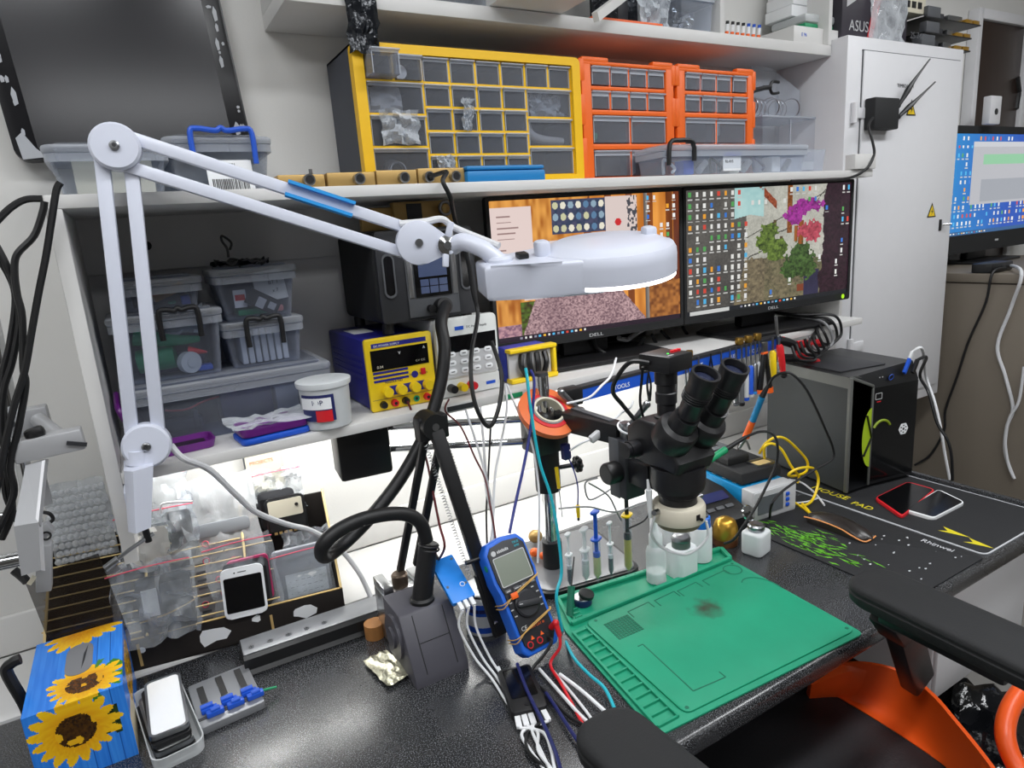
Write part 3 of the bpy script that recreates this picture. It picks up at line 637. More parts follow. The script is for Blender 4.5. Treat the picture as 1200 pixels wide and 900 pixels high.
# ================================================================== right part of the top board
x0, x1 = span(781, 946, 204, 1.095); h_ = .052
M = frame(((x0+x1)/2, 1.145, ST))
t = clear_box('storage_box', 'long shallow clear box with a black end clip and small parts at the shelf edge', M, x1-x0, .10, h_, taper=.96)
MB('rubber', M).tube([(-(x1-x0)/2+.0, -.058, h_-.03), (-(x1-x0)/2+.004, -.058, h_+.014), (-(x1-x0)/2+.03, -.058, h_+.02), (-(x1-x0)/2+.07, -.058, h_+.016), (-(x1-x0)/2+.074, -.058, h_-.022)], .005, 8, 3).build('clip', t)
b = MB('white', M).bx(-.06, -.002, -.0485, -.0475, .008, .05, .0005); b.use('blue').bx(-.058, -.004, -.0492, -.0486, .040, .048); b.use('black').text('RL-015', (-.054, -.0490, .026), (1, 0, 0), (0, 0, 1), .009); b.build('label', t)
random.seed(3)
for k in range(9):
    xx = -(x1-x0)/2+.04+k*(x1-x0-.08)/8; mm = ('white', 'blue', 'light_grey', 'black', 'cream', 'light_grey', 'navy', 'white', 'steel')[k]
    b = MB(mm, M); q = random.random()
    if k % 3 == 0: b.tube([(xx-.02, -.02, .008), (xx, .0, .04), (xx+.012, -.02, .02), (xx-.004, -.03, .01)], .0035, 6)
    elif k % 3 == 1: b.bx(xx-.018, xx+.014, -.03, .0, .004, .024+.02*q, .003)
    else: b.cyl((xx-.015, -.025, .012), (xx+.02, -.01, .03), .008, n=10)
    tag(b.build('spare_part'), ('white looped wire', 'blue block', 'pale roller', 'black looped wire', 'cream block', 'grey roller', 'navy looped wire', 'white block', 'steel roller')[k]+' inside the long shallow clear box', 'part', 'small parts in the long clear box')
x0, x1 = span(921, 974, 200, 1.10)
M = frame(((x0+x1)/2, 1.16, ST)); t = thing('open_tray', 'clear open bin between the long clear box and the white block', 'tray', M @ V((0, 0, 0)))
tub(MB('clear'), M, x1-x0, .10, .055, .92).build('body', t); MB('clear_rim', M).bx(-.02, .03, -.051, -.050, .006, .026).build('label_holder', t)
# clear ring stand behind
x0, x1 = span(884, 946, 175, 1.28)
t = thing('acrylic_box', 'clear acrylic drawer box with metal rings on it, near the white cabinet', 'box', ((x0+x1)/2, 1.32, ST))
b = MB('clear').bx(x0, x1, 1.255, 1.375, ST, ST+.155, .003); b.use('clear_rim').bx(x0-.002, x1+.002, 1.253, 1.377, ST+.155, ST+.161, .002).bx((x0+x1)/2-.002, (x0+x1)/2+.002, 1.252, 1.2535, ST+.005, ST+.15); b.build('body', t)
b = MB('clear')
M = axes((x0+.02, 1.365, ST+.1615), (1, 0, 0), (0, 0, 1))
b.M = M; b.prism([(-.02, 0), (x1-x0-.04, 0), (x1-x0-.045, .075), (.06, .125), (-.02, .13)], .0, .004); b.prism([(-.02, 0), (x1-x0-.04, 0), (x1-x0-.045, .075), (.06, .125), (-.02, .13)], .07, .074); b.build('rack', t)
for k in range(7):
    xx = x0+.01+k*(x1-x0-.05)/6; o = MB('steel').torus((xx, 1.31+.01*(k % 3), ST+.161+.030), (1, .35, .1), .026, .0016, 22, 6).build('metal_ring')
    tag(o, 'thin steel ring standing in the clear acrylic rack', 'ring', 'steel rings in the acrylic rack')
P = Yp(896, 104, 1.24)
t = thing('tool_clip', 'black plastic clip arm fixed to the right side of the right orange unit', 'clip', (P.x, 1.24, P.z-.03))
MB('black').tube([V((1.452, 1.235, P.z-.10)), V((1.456, 1.235, P.z-.02)), P+V((-.01, 0, 0)), P+V((.022, 0, .004))], .006, 8).build('arm', t)
MB('black').tube([P+V((.02, 0, .004)), P+V((.03, 0, .018)), P+V((.055, 0, .018))], .004, 6).build('jaw', t); MB('black').tube([P+V((.02, 0, .004)), P+V((.03, 0, -.010)), P+V((.055, 0, -.008))], .004, 6).build('jaw', t)
unit()
# ================================================================== UPPER SHELF contents
UT = 1.2665
x0, x1 = span(478, 577, 8, 1.40)
t = thing('parts_bin', 'clear bin of metal parts at the left on the upper shelf', 'bin', ((x0+x1)/2, 1.45, UT))
tub(MB('clear'), frame(((x0+x1)/2, 1.48, UT)), x1-x0, .15, .09, .97).build('body', t)
crumple(MB('steel'), frame(((x0+x1)/2, 1.42, UT+.030)), x1-x0-.02, .12, 14, .03, 33).build('metal_parts', t)
x0, x1 = span(607, 694, 25, 1.28); zz = Yp(650, 22, 1.28).z
t = thing('white_box', 'white metal box jutting out from the upper shelf', 'box', ((x0+x1)/2, 1.4, UT))
MB('white_board').bx(x0, x1, 1.28, 1.56, UT+.001, UT+.30, .002).build('body', t); MB('white_board').bx(x0+.003, x1-.003, 1.274, 1.28, UT+.006, UT+.29, .002).build('front_panel', t)
x0, x1 = span(697, 762, 25, 1.42)
for k in range(3):
    tag(MB(('antistatic', 'dark_grey', 'antistatic')[k]).bx(x0+.05*k, x0+.05*k+.085, 1.43+.02*k, 1.44+.02*k, UT+.014, UT+.20-.02*k, .003).build('board_sleeve'), ('leftmost', 'middle', 'rightmost')[k]+' dark sleeve standing on the upper shelf right of the white box', 'sleeve', 'dark sleeves on the upper shelf')
tag(MB('orange').bx(x0-.02, x1+.03, 1.405, 1.42, UT+.0003, UT+.009, .002).build('ruler'), 'thin orange strip lying on the upper shelf before the dark sleeves', 'strip')
x2, x3 = span(757, 792, 30, 1.40)
o = crumple(MB('film_dense'), axes(((x2+x3)/2, 1.42, UT+.002), (1, 0, 0), (0, .05, 1)), (x3-x2), .16, 14, .02, 41).build('bubble_pouch'); tag(o, 'grey bubble pouch standing on the upper shelf beside the dark sleeves', 'pouch')
tag(MB('white_board').bar(Yp(698, 20, 1.30), Yp(735, -8, 1.36), .015, .02).build('white_bar'), 'slanted white bar on the upper shelf beside the white box', 'bar')
x0, x1 = span(796, 838, 35, 1.40); h_ = .085
for k in range(2):
    M = frame(((x0+x1)/2, 1.47, UT+k*.104)); t = clear_box('storage_box', ('lower small clear box on the upper shelf, shiny foil inside', 'upper small clear box stacked on the upper shelf')[k], M, x1-x0, .14, h_, taper=.94)
    if k == 0: tag(crumple(MB('chrome'), axes(((x0+x1)/2, 1.45, UT+.006), (1, 0, 0), (0, .15, 1)), .075, .06, 10, .02, 51).build('foil_parcel'), 'crumpled silver foil in the lower small clear box on the upper shelf', 'foil')
    else: tag(MB('navy').bx(x0+.02, x1-.03, 1.43, 1.5, UT+.110, UT+.150, .004).build('parts_pack'), 'dark pack in the upper small clear box on the upper shelf', 'pack')
for k in range(7):
    q = Yp(853+6.2*k, 43, 1.405); M = frame((q.x, 1.41, UT), rx=radians(6))
    t = thing('battery', 'small battery with orange base standing on the upper shelf, %s of seven' % ('first', 'second', 'third', 'fourth', 'fifth', 'sixth', 'last')[k], 'battery', (q.x, 1.41, UT), 'batteries on the upper shelf')
    MB('white', M).cyl((0, 0, .010), (0, 0, .028), .0052, n=12).build('body', t); MB('orange', M).cyl((0, 0, .0), (0, 0, .010), .0053, n=12).build('base', t)
    MB('black' if k < 4 else 'blue', M).cyl((0, 0, .028), (0, 0, .036), .0048, n=12).build('cap', t)
x0, x1 = span(940, 978, 40, 1.44)
t = thing('plastic_box', 'green box with a clear lid on the upper shelf by the right end panel', 'box', ((x0+x1)/2, 1.5, UT+.055))
MB('green').bx(x0, x1, 1.43, 1.55, UT+.052, UT+.070, .006).build('base', t); MB('frosted').bx(x0-.004, x1+.004, 1.426, 1.554, UT+.071, UT+.096, .008).build('lid', t)
x4, x5 = span(930, 982, 52, 1.41)
t = thing('label_box', 'flat white labelled box under the green box on the upper shelf', 'box', ((x4+x5)/2, 1.5, UT)); MB('white_board').bx(x4, x5, 1.41, 1.57, UT, UT+.050, .002).build('body', t)
b = MB('blue').text('E 96', (x4+.035, 1.4096, UT+.022), (1, 0, 0), (0, 0, 1), .014); b.build('label_text', t)
for k in range(3):
    tag(MB('white').bx(x0-.012+.006*k, x1-.028+.004*k, 1.47, 1.57, UT+.098+k*.034, UT+.130+k*.034, .002).build('carton'), ('lowest', 'middle', 'topmost')[k]+' small white carton stacked above the green box', 'carton', 'white cartons on the upper shelf')
unit(SHELF)
LT = .4795
# ================================================================== TWO DESKTOP MONITORS
def scrL(a, c):
    k = taskbar(a, c, hx('#2b1f2b'), .10)
    if k: return k
    # open windows
    if a < .20 and .50 < c < .955:
        if .03 < a < .15 and (c*26) % 1 < .22 and h2(floor(c*26), 1, 9) > .25 and a < .05+.10*h2(floor(c*26), 2, 9): return hx('#9a7f7c')
        return hx('#e3cfca')
    if .14 < a < .74 and .29 < c < .70:
        if c < .37 and (a*60) % 1 < .4 and h2(floor(a*60), 1, 8) > .93: return hx('#555555')
        return hx('#dccdcb')
    if .38 < a < .47 and .72 < c < .97: pass
    if .30 < a < .58 and .74 < c < .985:
        u, w = (a-.30)/.28*7, (c-.74)/.245*3
        if (u % 1-.5)**2+(w % 1-.5)**2*1.3 < .13: return hx(('#c8c7a2', '#8fa7b8', '#e6e1cf', '#5d7fa0')[int(h2(floor(u), floor(w), 3)*4)])
        return lerp(hx('#2c3d55'), hx('#51506a'), vn(a*90, c*60, 4))
    if .58 <= a < .755 and .70 < c < .99:
        if (a-.65)**2+(c-.80)**2*.4 < .0003: return hx('#c92f33')
        if .70 < a and vn(a*120, c*60, 5) > .55: return hx('#4a4a52')
        return hx('#d9c9c4')
    # alley photograph: floor, walls, doors
    i = grid_icons(a, c, 5, 8, .80, .42, .99, .99, 3, .62)
    if i and a > .79: return i
    vanish = .62; edge = .30+.02*vn(a*20, 1, 1)
    lf = .16+.35*max(0, c-.05); rf = .78-.55*max(0, c-.03)
    if c < edge and lf*.8 < a < rf+.02:
        n_ = vn(a*150, c*110, 7); return lerp(hx('#5f4450'), hx('#d6b3b4'), n_*(.55+.45*vn(a*10, c*9, 2)))
    if a <= lf or (a < .2):
        n_ = vn(a*60, c*12, 8)
        if .12 < a < .2 and c < .28: return lerp(hx('#3a2a1c'), hx('#5b7a2d'), vn(a*70, c*60, 3))
        if c < .12: return lerp(hx('#6b4a66'), hx('#c79aa0'), vn(a*120, c*90, 3))
        return lerp(hx('#a0571a'), hx('#eaa652'), n_)
    # right wall
    if .795 < a < .815: return lerp(hx('#55504e'), hx('#918a84'), (a-.795)/.02)
    n_ = vn(a*38, c*5, 9)
    if a > .815 and c < .32: return lerp(hx('#6a3a1f'), hx('#b9783c'), vn(a*60, c*40, 6))
    if a > .965: return lerp(hx('#512a22'), hx('#7b3d24'), n_)
    if floor(a*26) % 3 == 0: return lerp(hx('#5a2e19'), hx('#8f4d22'), n_)
    return lerp(hx('#b0621f'), hx('#eea14a'), n_)
def fb(a, c, s): return .5*vn(a*9, c*6, s)+.3*vn(a*23, c*15, s+1)+.2*vn(a*60, c*40, s+2)
def scrR(a, c):
    k = taskbar(a, c, hx('#1d2026'), .30)
    if k: return hx('#c9cac8') if .02 < a < .24 and c < .032 else k
    i = grid_icons(a, c, 22, 11, .005, .05, .86, .995, 17, .86 if a < .345 else (.6 if c > .86 and a < .8 else .05))
    if i: return lerp(i, hx('#3a3a3a'), .12)
    if a > .9:
        i = grid_icons(a, c, 3, 10, .9, .06, 1, .99, 18, .3)
        if i: return i
    n1, n2, n3 = fb(a, c, 1), vn(a*70, c*46, 2), vn(a*150, c*100, 5); w = (n1-.5)*.16; g = .55*n2+.45*n3
    def blob(x, y, rx, ry): return ((a-x+w*.5)/rx)**2+((c-y+w)/ry)**2 < 1+(n2-.5)*.9
    if blob(.69, .80, .10, .045) or blob(.62, .73, .07, .05) or blob(.75, .82, .06, .06): return lerp(hx('#4a0f4c'), hx('#b73aa8'), g)
    if blob(.725, .60, .085, .085): return lerp(hx('#5c1824'), hx('#d65a6c'), g)
    if blob(.69, .33, .11, .16) or blob(.60, .26, .05, .10): return lerp(hx('#0f1a0b'), hx('#587a3c'), g**1.4)
    if blob(.46, .57, .05, .12) or blob(.52, .47, .07, .08): return lerp(hx('#15250d'), hx('#7f9a42'), g**1.3)
    if a > .80+.05*(n1-.5)+.03*c: return lerp(hx('#150c14'), hx('#3c2230'), g)
    if .70 < a < .80 and c < .26: return lerp(hx('#232138'), hx('#3d3a58'), n1)
    if .655 < a < .70 and c < .14 and c > .08: return hx('#7b3f2a')
    if c < .42-.12*abs(a-.40)+.03*(n2-.5) and a > .26+.18*c:
        return lerp(lerp(hx('#3b342c'), hx('#8f8266'), g), hx('#5d6a44'), .35*n1 if a > .45 else 0)
    if .27 < a < .44 and c > .78-.3*abs(a-.36) and n1+.3*a > .42: return lerp(hx('#7fb0b4'), hx('#b8d8d4'), n1)
    if a < .33+.05*(n1-.5): return lerp(hx('#2e2c2d'), hx('#6a6762'), .6*n1+.3*n3+.15*c)
    # houses
    if abs(c-(1.02-1.5*(a-.40))) < .035 and a < .52: return lerp(hx('#6a2c1a'), hx('#a5573a'), n3)
    if .585 < a < .615 and c > .60: return lerp(hx('#5d3015'), hx('#9a5a28'), n3)
    if .655 < a < .69 and .40 < c < .70 or .63 < a < .652 and .52 < c < .66: return lerp(hx('#6b3411'), hx('#b56c2a'), vn(a*160, 2, 3))
    if .50 < a < .52 and .64 < c < .72 or .54 < a < .56 and .48 < c < .58: return hx('#54452f')
    if abs(c-(.50+1.1*(a-.44))-.02*sin(a*40)) < .005 or abs(c-(.66+.7*(a-.44))) < .004: return hx('#3c3a36')
    sh = .55 if a < .5 else .8
    return lerp(hx('#6c6c64'), hx('#c9c8bd'), min(1, .5*n1+.3*n3+sh*.35))
mt = (V((.648, 1.201, 0)), V((1.134, 1.146, 0)), V((1.712, 1.103, 0)))
for k in range(2):
    A, B_ = mt[k].copy(), mt[k+1].copy(); A.z = B_.z = .531; d = (B_-A); w = d.length-.003
    monitor('monitor', ('left-hand black monitor showing a warm orange alley desktop behind the lamp', 'right-hand black monitor showing a street with white houses and pink flowers')[k], axes(A, d, (0, 0, 1)), w, .317, (scrL, scrR)[k], 320, 190, group='monitors under the shelf', stand=(LT+.0005, .10), stand_w=.12, brand='DELL')
o = MB(mat('sticker_glow', '#a8e020', .4, emit=.6)); q = Yp(990, 350, 1.092); tag(o.cyl((q.x, 1.0985, .542), (q.x, 1.0975, .542), .006, n=14).build('status_sticker'), 'small lime green round sticker on the right monitor corner', 'sticker')  # glow of the lime sticker is added as emission, it is no lamp
# ================================================================== PLASTIC BOXES ON THE LOWER BOARD
def cbox(px0, px1, ybot, ytop, Y, d, zb=None, **k):
    x0, x1 = Yp(px0, ybot, Y).x, Yp(px1, ybot, Y).x
    z1 = Yp((px0+px1)/2, ytop, Y).z
    return x0, x1, z1
# big low box
clear_mat('clear_dark', '#d9deea', .10, .6, '#ced3dd'); clear_mat('clear_blue', '#eceff5', .05, .6, '#d5dae6')
Y0 = 1.16
x0, x1 = -.030, .286; z1 = Yp(250, 445, Y0).z
M = frame(((x0+x1)/2, Y0+.095, LT+.0005)); big_top = z1
clear_box('storage_box', 'large low clear box on the lower board carrying the other boxes', M, x1-x0, .185, z1-LT-.013, taper=.88, body='clear_dark')
MB('purple', M).tube([(-.166, -.088, .055), (-.171, -.088, .072), (-.172, -.07, .080), (-.172, -.03, .088)], .0045, 8).build('side_clip', [o for o in COL.objects if o.get('label', '').startswith('large low clear box')][0])
tag(MB('navy').bx(.105, .19, 1.20, 1.30, LT+.008, LT+.066, .003).build('blue_module'), 'blue module inside the large low clear box', 'module')
tag(MB('light_grey').bx(.196, .235, 1.20, 1.26, LT+.012, LT+.060, .003).build('grey_module'), 'pale grey module inside the large low clear box', 'module')
tag(MB('mid_grey').bx(-.01, .075, 1.21, 1.24, LT+.012, LT+.030, .003).bx(.06, .068, 1.208, 1.242, LT+.012, LT+.045, .002).build('grey_bar'), 'grey bar inside the large low clear box', 'bar')
tag(MB('dark_grey').bx(.0, .25, 1.262, 1.325, LT+.004, LT+.050, .006).build('cable_pack'), 'dark pack filling the back of the large low clear box', 'pack')
tag(MB('red').tube([(.02, 1.205, LT+.052), (.05, 1.203, LT+.048), (.08, 1.206, LT+.056), (.11, 1.21, LT+.06)], .0018, 6).build('red_wire'), 'thin red wire inside the large low clear box', 'wire')
zb = z1+.0045
# two stacks on it
def stackbox(px0, px1, ytop, Y, d, zb, **k):
    x0 = Yp(px0, ytop+30, Y).x; x1 = Yp(px1, ytop+30, Y).x; z1 = Yp((px0+px1)/2, ytop, Y).z
    M = frame(((x0+x1)/2, Y+d/2, zb)); return x0, x1, z1, M
x0, x1, z1, M = stackbox(131, 262, 366, 1.19, .16, zb); hB = z1-zb-.013; MBx = M
clear_box('storage_box', 'clear box of green gadgets with a black handle, left on the large low box', M, x1-x0, .16, hB, taper=.88, handle=(-.01, .046, .018, .030), body='clear_blue')
P = lambda x, y, z: M @ V((x, y, z))
tag(MB('green', M).tube([(-.05, -.045, .075), (0, -.05, .062), (.045, -.05, .058)], lambda u: .016-.011*u, 10).build('green_nozzle'), 'long green tapered nozzle in the box of green gadgets', 'nozzle')
tag(MB('green', M).cyl((-.05, -.03, .03), (.005, -.04, .034), .020, n=18).build('green_bottle'), 'green bottle lying in the box of green gadgets', 'bottle')
b = MB('frosted_dense', M).cyl((.02, -.05, .022), (.026, -.062, .022), .018, n=20).cyl((.026, -.062, .022), (.027, -.064, .022), .008, n=14); tag(b.build('round_plug'), 'round white cap in the box of green gadgets', 'cap')
tag(MB('red', M).cyl((.025, -.045, .040), (.053, -.05, .034), .008, .002, n=12).build('red_tip'), 'red pointed tip in the box of green gadgets', 'tip')
tag(MB('blue', M).bx(.034, .058, -.055, -.03, .004, .013, .002).build('blue_piece'), 'small blue piece in the box of green gadgets', 'piece')
tag(crumple(MB('film_dense'), M @ frame((.022, -.045, .068), rx=radians(80)), .07, .045, 8, .02, 61).build('crumpled_bag'), 'crumpled clear bag in the top of the box of green gadgets', 'bag')
tag(MB('navy', M).bx(-.05, .05, -.02, .05, .003, .03, .004).build('dark_block'), 'dark block at the back of the box of green gadgets', 'block')
zA = z1+.0045
x0, x1, z1, M = stackbox(138, 238, 326, 1.20, .13, zA)
clear_box('storage_box', 'smaller clear box of orange and yellow pieces on top of the left stack', M, x1-x0, .13, z1-zA-.013, taper=.88, body='clear_dark')
tag(MB(mat('amber', '#c98a1b', .5), M).bar((-.01, -.045, .018), (.035, -.04, .034), .012, .014).build('amber_block'), 'amber bar in the top left clear box', 'bar')
tag(MB('orange', M).bar((-.022, -.05, .021), (.0, -.05, .026), .005, .005).build('orange_stick'), 'orange stick in the top left clear box', 'stick')
tag(MB('yellow', M).bx(-.03, -.014, -.05, -.04, .003, .011, .001).build('yellow_piece'), 'yellow piece in the top left clear box', 'piece')
tag(MB('blue', M).bx(.030, .044, -.048, -.03, .003, .018, .002).build('blue_piece'), 'blue piece in the top left clear box', 'piece')
tag(MB('green', M).bx(.01, .022, -.052, -.044, .006, .011, .002).build('green_piece'), 'green piece in the top left clear box', 'piece')
tag(MB('dark_grey', M).bx(-.04, .04, -.02, .04, .003, .036, .004).build('dark_block'), 'dark block at the back of the top left clear box', 'block')
tag(MB('light_grey', M).cyl((-.034, -.048, .040), (-.010, -.05, .042), .003, n=8).build('grey_pin'), 'pale pin at the top of the top left clear box', 'pin')
x0, x1, z1, M = stackbox(267, 358, 374, 1.19, .16, zb)
clear_box('storage_box', 'clear box holding a row of white adapters, on the right of the large low box', M, x1-x0, .15, z1-zb-.013, taper=.88, handle=(-.030, .026, .018, .030), body='clear_blue')
for k in range(7):
    tag(MB('white', M).bx(-.040+k*.0115, -.0315+k*.0115, -.055, .03, .004, .064, .001).build('adapter_strip'), 'white flat adapter standing in the row inside the clear box', 'adapter', 'white adapters in the clear box')
zC = z1+.0045
x0, x1, z1, M = stackbox(255, 349, 312, 1.19, .15, zC)
clear_box('storage_box', 'tall clear box of circuit boards and a note on top of the right stack', M, x1-x0, .145, z1-zC-.013, taper=.84, body='clear_blue')
b = MB('paper', M @ frame((.028, -.052, .025), ry=radians(-6))).bx(-.028, .024, -.0008, .0008, .0, .052); b.use('black'); 
b.text('4 x', (-.010, -.0012, .040), (1, 0, 0), (0, 0, 1), .008).text('BT 1', (-.004, -.0012, .028), (1, 0, 0), (0, 0, 1), .009).text('x 7', (.0, -.0012, .014), (1, 0, 0), (0, 0, 1), .008)
tag(b.build('note'), 'handwritten white note in the tall clear box', 'note')
b = MB('dark_grey', M @ frame((.006, -.056, .018), ry=radians(32))).bx(-.03, .026, -.001, .001, -.008, .020); b.use('light_grey').bx(-.012, .002, -.0022, -.001, -.006, .012).bx(.008, .020, -.0022, -.001, .0, .012)
tag(b.build('circuit_board'), 'dark circuit board tilted in the tall clear box', 'circuit board')
tag(MB('red', M).bx(-.036, -.020, -.050, -.046, .030, .040).use('white').bx(-.038, -.018, -.0495, -.045, .018, .048).build('red_white_pack'), 'red and white pack in the tall clear box', 'pack')
tag(MB('green', M).bx(-.034, .03, -.045, .02, .003, .014, .003).build('green_board'), 'green board at the bottom of the tall clear box', 'circuit board')
tag(MB(mat('pink', '#d88a86', .5), M).bx(.018, .042, -.05, -.02, .004, .016, .004).build('pink_piece'), 'pink piece at the bottom right of the tall clear box', 'piece')
o = crumple(MB('antistatic'), frame(((x0+x1)/2-.012, 1.20, z1+.006), rx=radians(2)) , .085, .12, 12, .014, 71); o = o.build('black_bag'); tag(o, 'crumpled black bag lying on the tall clear box', 'bag')
q = V(((x0+x1)/2-.035, 1.22, z1+.018)); tag(MB('black').tube([q, q+V((0, 0, .015)), q+V((-.006, 0, .028)), q+V((-.004, 0, .036)), q+V((.008, 0, .024)), q+V((.004, 0, .012))], .0022, 6).build('wire_loop'), 'tiny black wire loop rising from the black bag', 'wire')
# ================================================================== front of the lower board: trays and tub
q = Zp(207, 530, LT); c0 = Zp(155, 545, LT); c1 = Zp(262, 520, LT)
M = frame((q.x-.005, q.y+.014, LT+.0005), rz=radians(4)); t = thing('phone_tray', 'open purple plastic tray beside the lamp joint on the lower board', 'tray', M @ V((0, 0, 0)))
mat('purple_dark', '#4a1458', .3)
b = MB('purple', M); tub(b, Matrix(), .125, .066, .012, .94, .014, .003); b.build('body', t); MB('black', M).prism(rrect(.10, .048, .006, 3), .0032, .0045).build('inner_panel', t)
b = MB('white', M).bx(-.0, .022, -.006, -.003, .0046, .005); b.build('inner_text', t)
q = Zp(318, 512, LT); M = frame((q.x+.004, q.y+.010, LT+.0005), rz=radians(6)); t = thing('phone_case', 'purple and blue phone cases in a clear bag by the round tub', 'phone case', M @ V((0, 0, 0)))
MB('blue', M).prism(rrect(.112, .070, .012, 4), .0, .010, .003).build('lower_case', t); MB('purple', M).prism(rrect(.108, .066, .012, 4), .011, .027, .004).build('upper_case', t)
crumple(MB('film'), M @ Matrix.Translation(V((0, -.045, .028))), .13, .09, 12, .010, 81).build('clear_bag', t)
q = Zp(388, 500, LT); q = V((q.x, q.y+.012, LT+.0005)); hT = Yp(388, 445, q.y-.02).z-LT
t = thing('plastic_tub', 'round frosted plastic tub with a blue and red label beside the yellow power supply', 'tub', q)
b = MB('frosted').lathe([(.036, 0), (.039, .003), (.0415, hT-.008), (.0405, hT-.008), (.038, .004), (.001, .003)], q, (0, 0, 1), 32, True, False); b.build('body', t)
MB('frosted_dense').lathe([(.0445, hT-.010), (.0455, hT-.006), (.0455, hT-.001), (.042, hT), (.001, hT-.003)], q, (0, 0, 1), 32, True, False).build('lid', t)
def arc(mb, c, r, a0, a1, z0, z1, n=10):
    vs = []
    for rr in (r, r+.0006):
        for i in range(n+1):
            an = radians(a0+(a1-a0)*i/n)
            for z in (z0, z1): vs.append((c[0]+rr*cos(an), c[1]+rr*sin(an), c[2]+z))
    m = 2*(n+1); fs = []
    for i in range(n): a = 2*i; fs += [(a, a+1, a+3, a+2), (m+a, m+a+2, m+a+3, m+a+1)]
    mb.add(vs, fs); return mb
b = MB('navy'); arc(b, q, .0418, 195, 275, .018, .062); b.use('white'); arc(b, q, .0424, 195, 268, .038, .057); b.use('red'); arc(b, q, .0424, 232, 268, .017, .036)
for i in range(4): an = radians(236+i*7); b.use('navy')
b.text('IOP', V((q.x+.0433*cos(radians(225)), q.y+.0433*sin(radians(225)), LT+.046)), (cos(radians(325)), sin(radians(325)), 0), (0, 0, 1), .012)
b.build('label', t)
# ================================================================== POWER SUPPLIES
t = thing('power_supply', 'yellow-fronted blue bench power supply below the black laser unit', 'power supply', (.40, 1.22, LT))
x0, x1, Yf = .340, .468, 1.115; z0 = LT+.0005; zt = .612
mat('psu_blue', '#27288a', .45); mat('psu_yellow', '#f2cf1d', .42)
b = MB('psu_blue').bx(x0+.003, x1-.003, Yf+.008, Yf+.24, z0+.002, zt-.004, .003)
for k in range(4): b.bx(x0+.0015, x0+.003, Yf+.03, Yf+.22, z0+.055+k*.012, z0+.061+k*.012)
b.build('housing', t)
b = MB('white').bx(x0+.02, x0+.06, Yf+.12, Yf+.19, zt-.0042, zt-.0034); b.build('top_label', t)
M = axes((x0, Yf, z0), (1, 0, 0), (0, 0, 1)); w = x1-x0; h = zt-z0
f = MB('psu_yellow', M).prism(rrect(w, h, .005, 3, w/2, h/2), -.010, .0, .002)
f.use('psu_blue').bx(.012, w-.012, h-.017, h-.009, 0, .0006)
for k in range(3): f.bx(.010, .076, h*.40+k*.0075, h*.40+k*.0075+.0042, 0, .0006)
f.prism(rrect(w-.045, .017, .008, 5, w/2+.008, .0345), 0, .0006)
f.use('red').bx(.100, .109, h*.41, h*.41+.012, 0, .003, .001); f.use('psu_blue').cyl((.088, h*.43, 0), (.088, h*.43, .0006), .0065, n=16)
f.use('navy').text('REGULATED', (.030, .049, .0003), (1, 0, 0), (0, 1, 0), .006).text('POWER SUPPLY', (.078, .055, .0003), (1, 0, 0), (0, 1, 0), .005)
f.use('white').text('DC POWER SUPPLY', (.016, h-.0155, .0008), (1, 0, 0), (0, 1, 0), .0055)
f.use('mid_grey').bx(.004, w-.004, .021, .0216, 0, .0004)
fp = f.build('front_panel', t)
b = MB('black_gloss', M).bx(.009, w-.010, h-.058, h-.021, .0, .0012); b.use('white').text('V', (.060, h-.034, .0014), (1, 0, 0), (0, 1, 0), .008).text('A', (w-.020, h-.030, .0014), (1, 0, 0), (0, 1, 0), .007); b.use('cream').text('0.04', (.018, h-.054, .0014), (1, 0, 0), (0, 1, 0), .007).text('C.V  C.C', (w-.036, h-.052, .0014), (1, 0, 0), (0, 1, 0), .005); b.build('display', fp)
for k in range(4):
    c = (.031+k*.0265, .0345); MB('psu_yellow', M).cyl((c[0], c[1], .0006), (c[0], c[1], .014), .0098, .0088, n=20).build('knob', fp)
for k, mm in enumerate(('black', 'red', 'black', 'green', 'red')):
    c = (.022+k*.0212, .0115); b = MB(mm, M).cyl((c[0], c[1], 0), (c[0], c[1], .009 if k != 3 else .003), .0068 if k != 3 else .005, .006, n=16); b.use('black').cyl((c[0], c[1], .0092 if k != 3 else .0031), (c[0], c[1], .0095 if k != 3 else .0034), .003, n=10); b.build('terminal', fp)
t = thing('power_supply', 'white bench power supply with grey buttons, right of the yellow one', 'power supply', (.54, 1.22, LT))
x0, x1, Yf = .474, .604, 1.11; zt = .630
mat('psu_white', '#d8dbd9', .45)
MB('psu_white').bx(x0+.004, x1-.004, Yf+.012, Yf+.215, z0+.001, zt-.004, .004).build('housing', t)
M = axes((x0, Yf, z0), (1, 0, 0), (0, 0, 1)); w = x1-x0; h = zt-z0
f = MB('psu_white', M).prism(rrect(w, h-.034, .010, 4, w/2, h/2+.017), -.014, .0, .003); f.prism(rrect(w-.004, .034, .003, 3, w/2, .018), -.014, -.002, .001)
f.use('blue').bx(.040, .058, h-.024, h-.017, 0, .0006); f.use('mid_grey').text('DC Power Supply', (.064, h-.022, .0003), (1, 0, 0), (0, 1, 0), .006)
f.use('light_grey').prism(rrect(w-.018, .056, .006, 3, w/2, .066), 0, .0008)
fp = f.build('front_panel', t); MB('black_gloss', M).bx(.008, w-.006, h-.065, h-.034, 0, .0014).build('display', fp)
for r in range(3):
    for c in range(4):
        x = .028+c*.0258; y = .082-r*.0165
        b = MB('white', M).prism(rrect(.017, .0105, .005, 4, x, y), .0008, .0022, .0005); b.use('mid_grey').prism(rrect(.008, .002, .001, 2, x, y), .0022, .0023); b.build('button', fp)
TERM = []
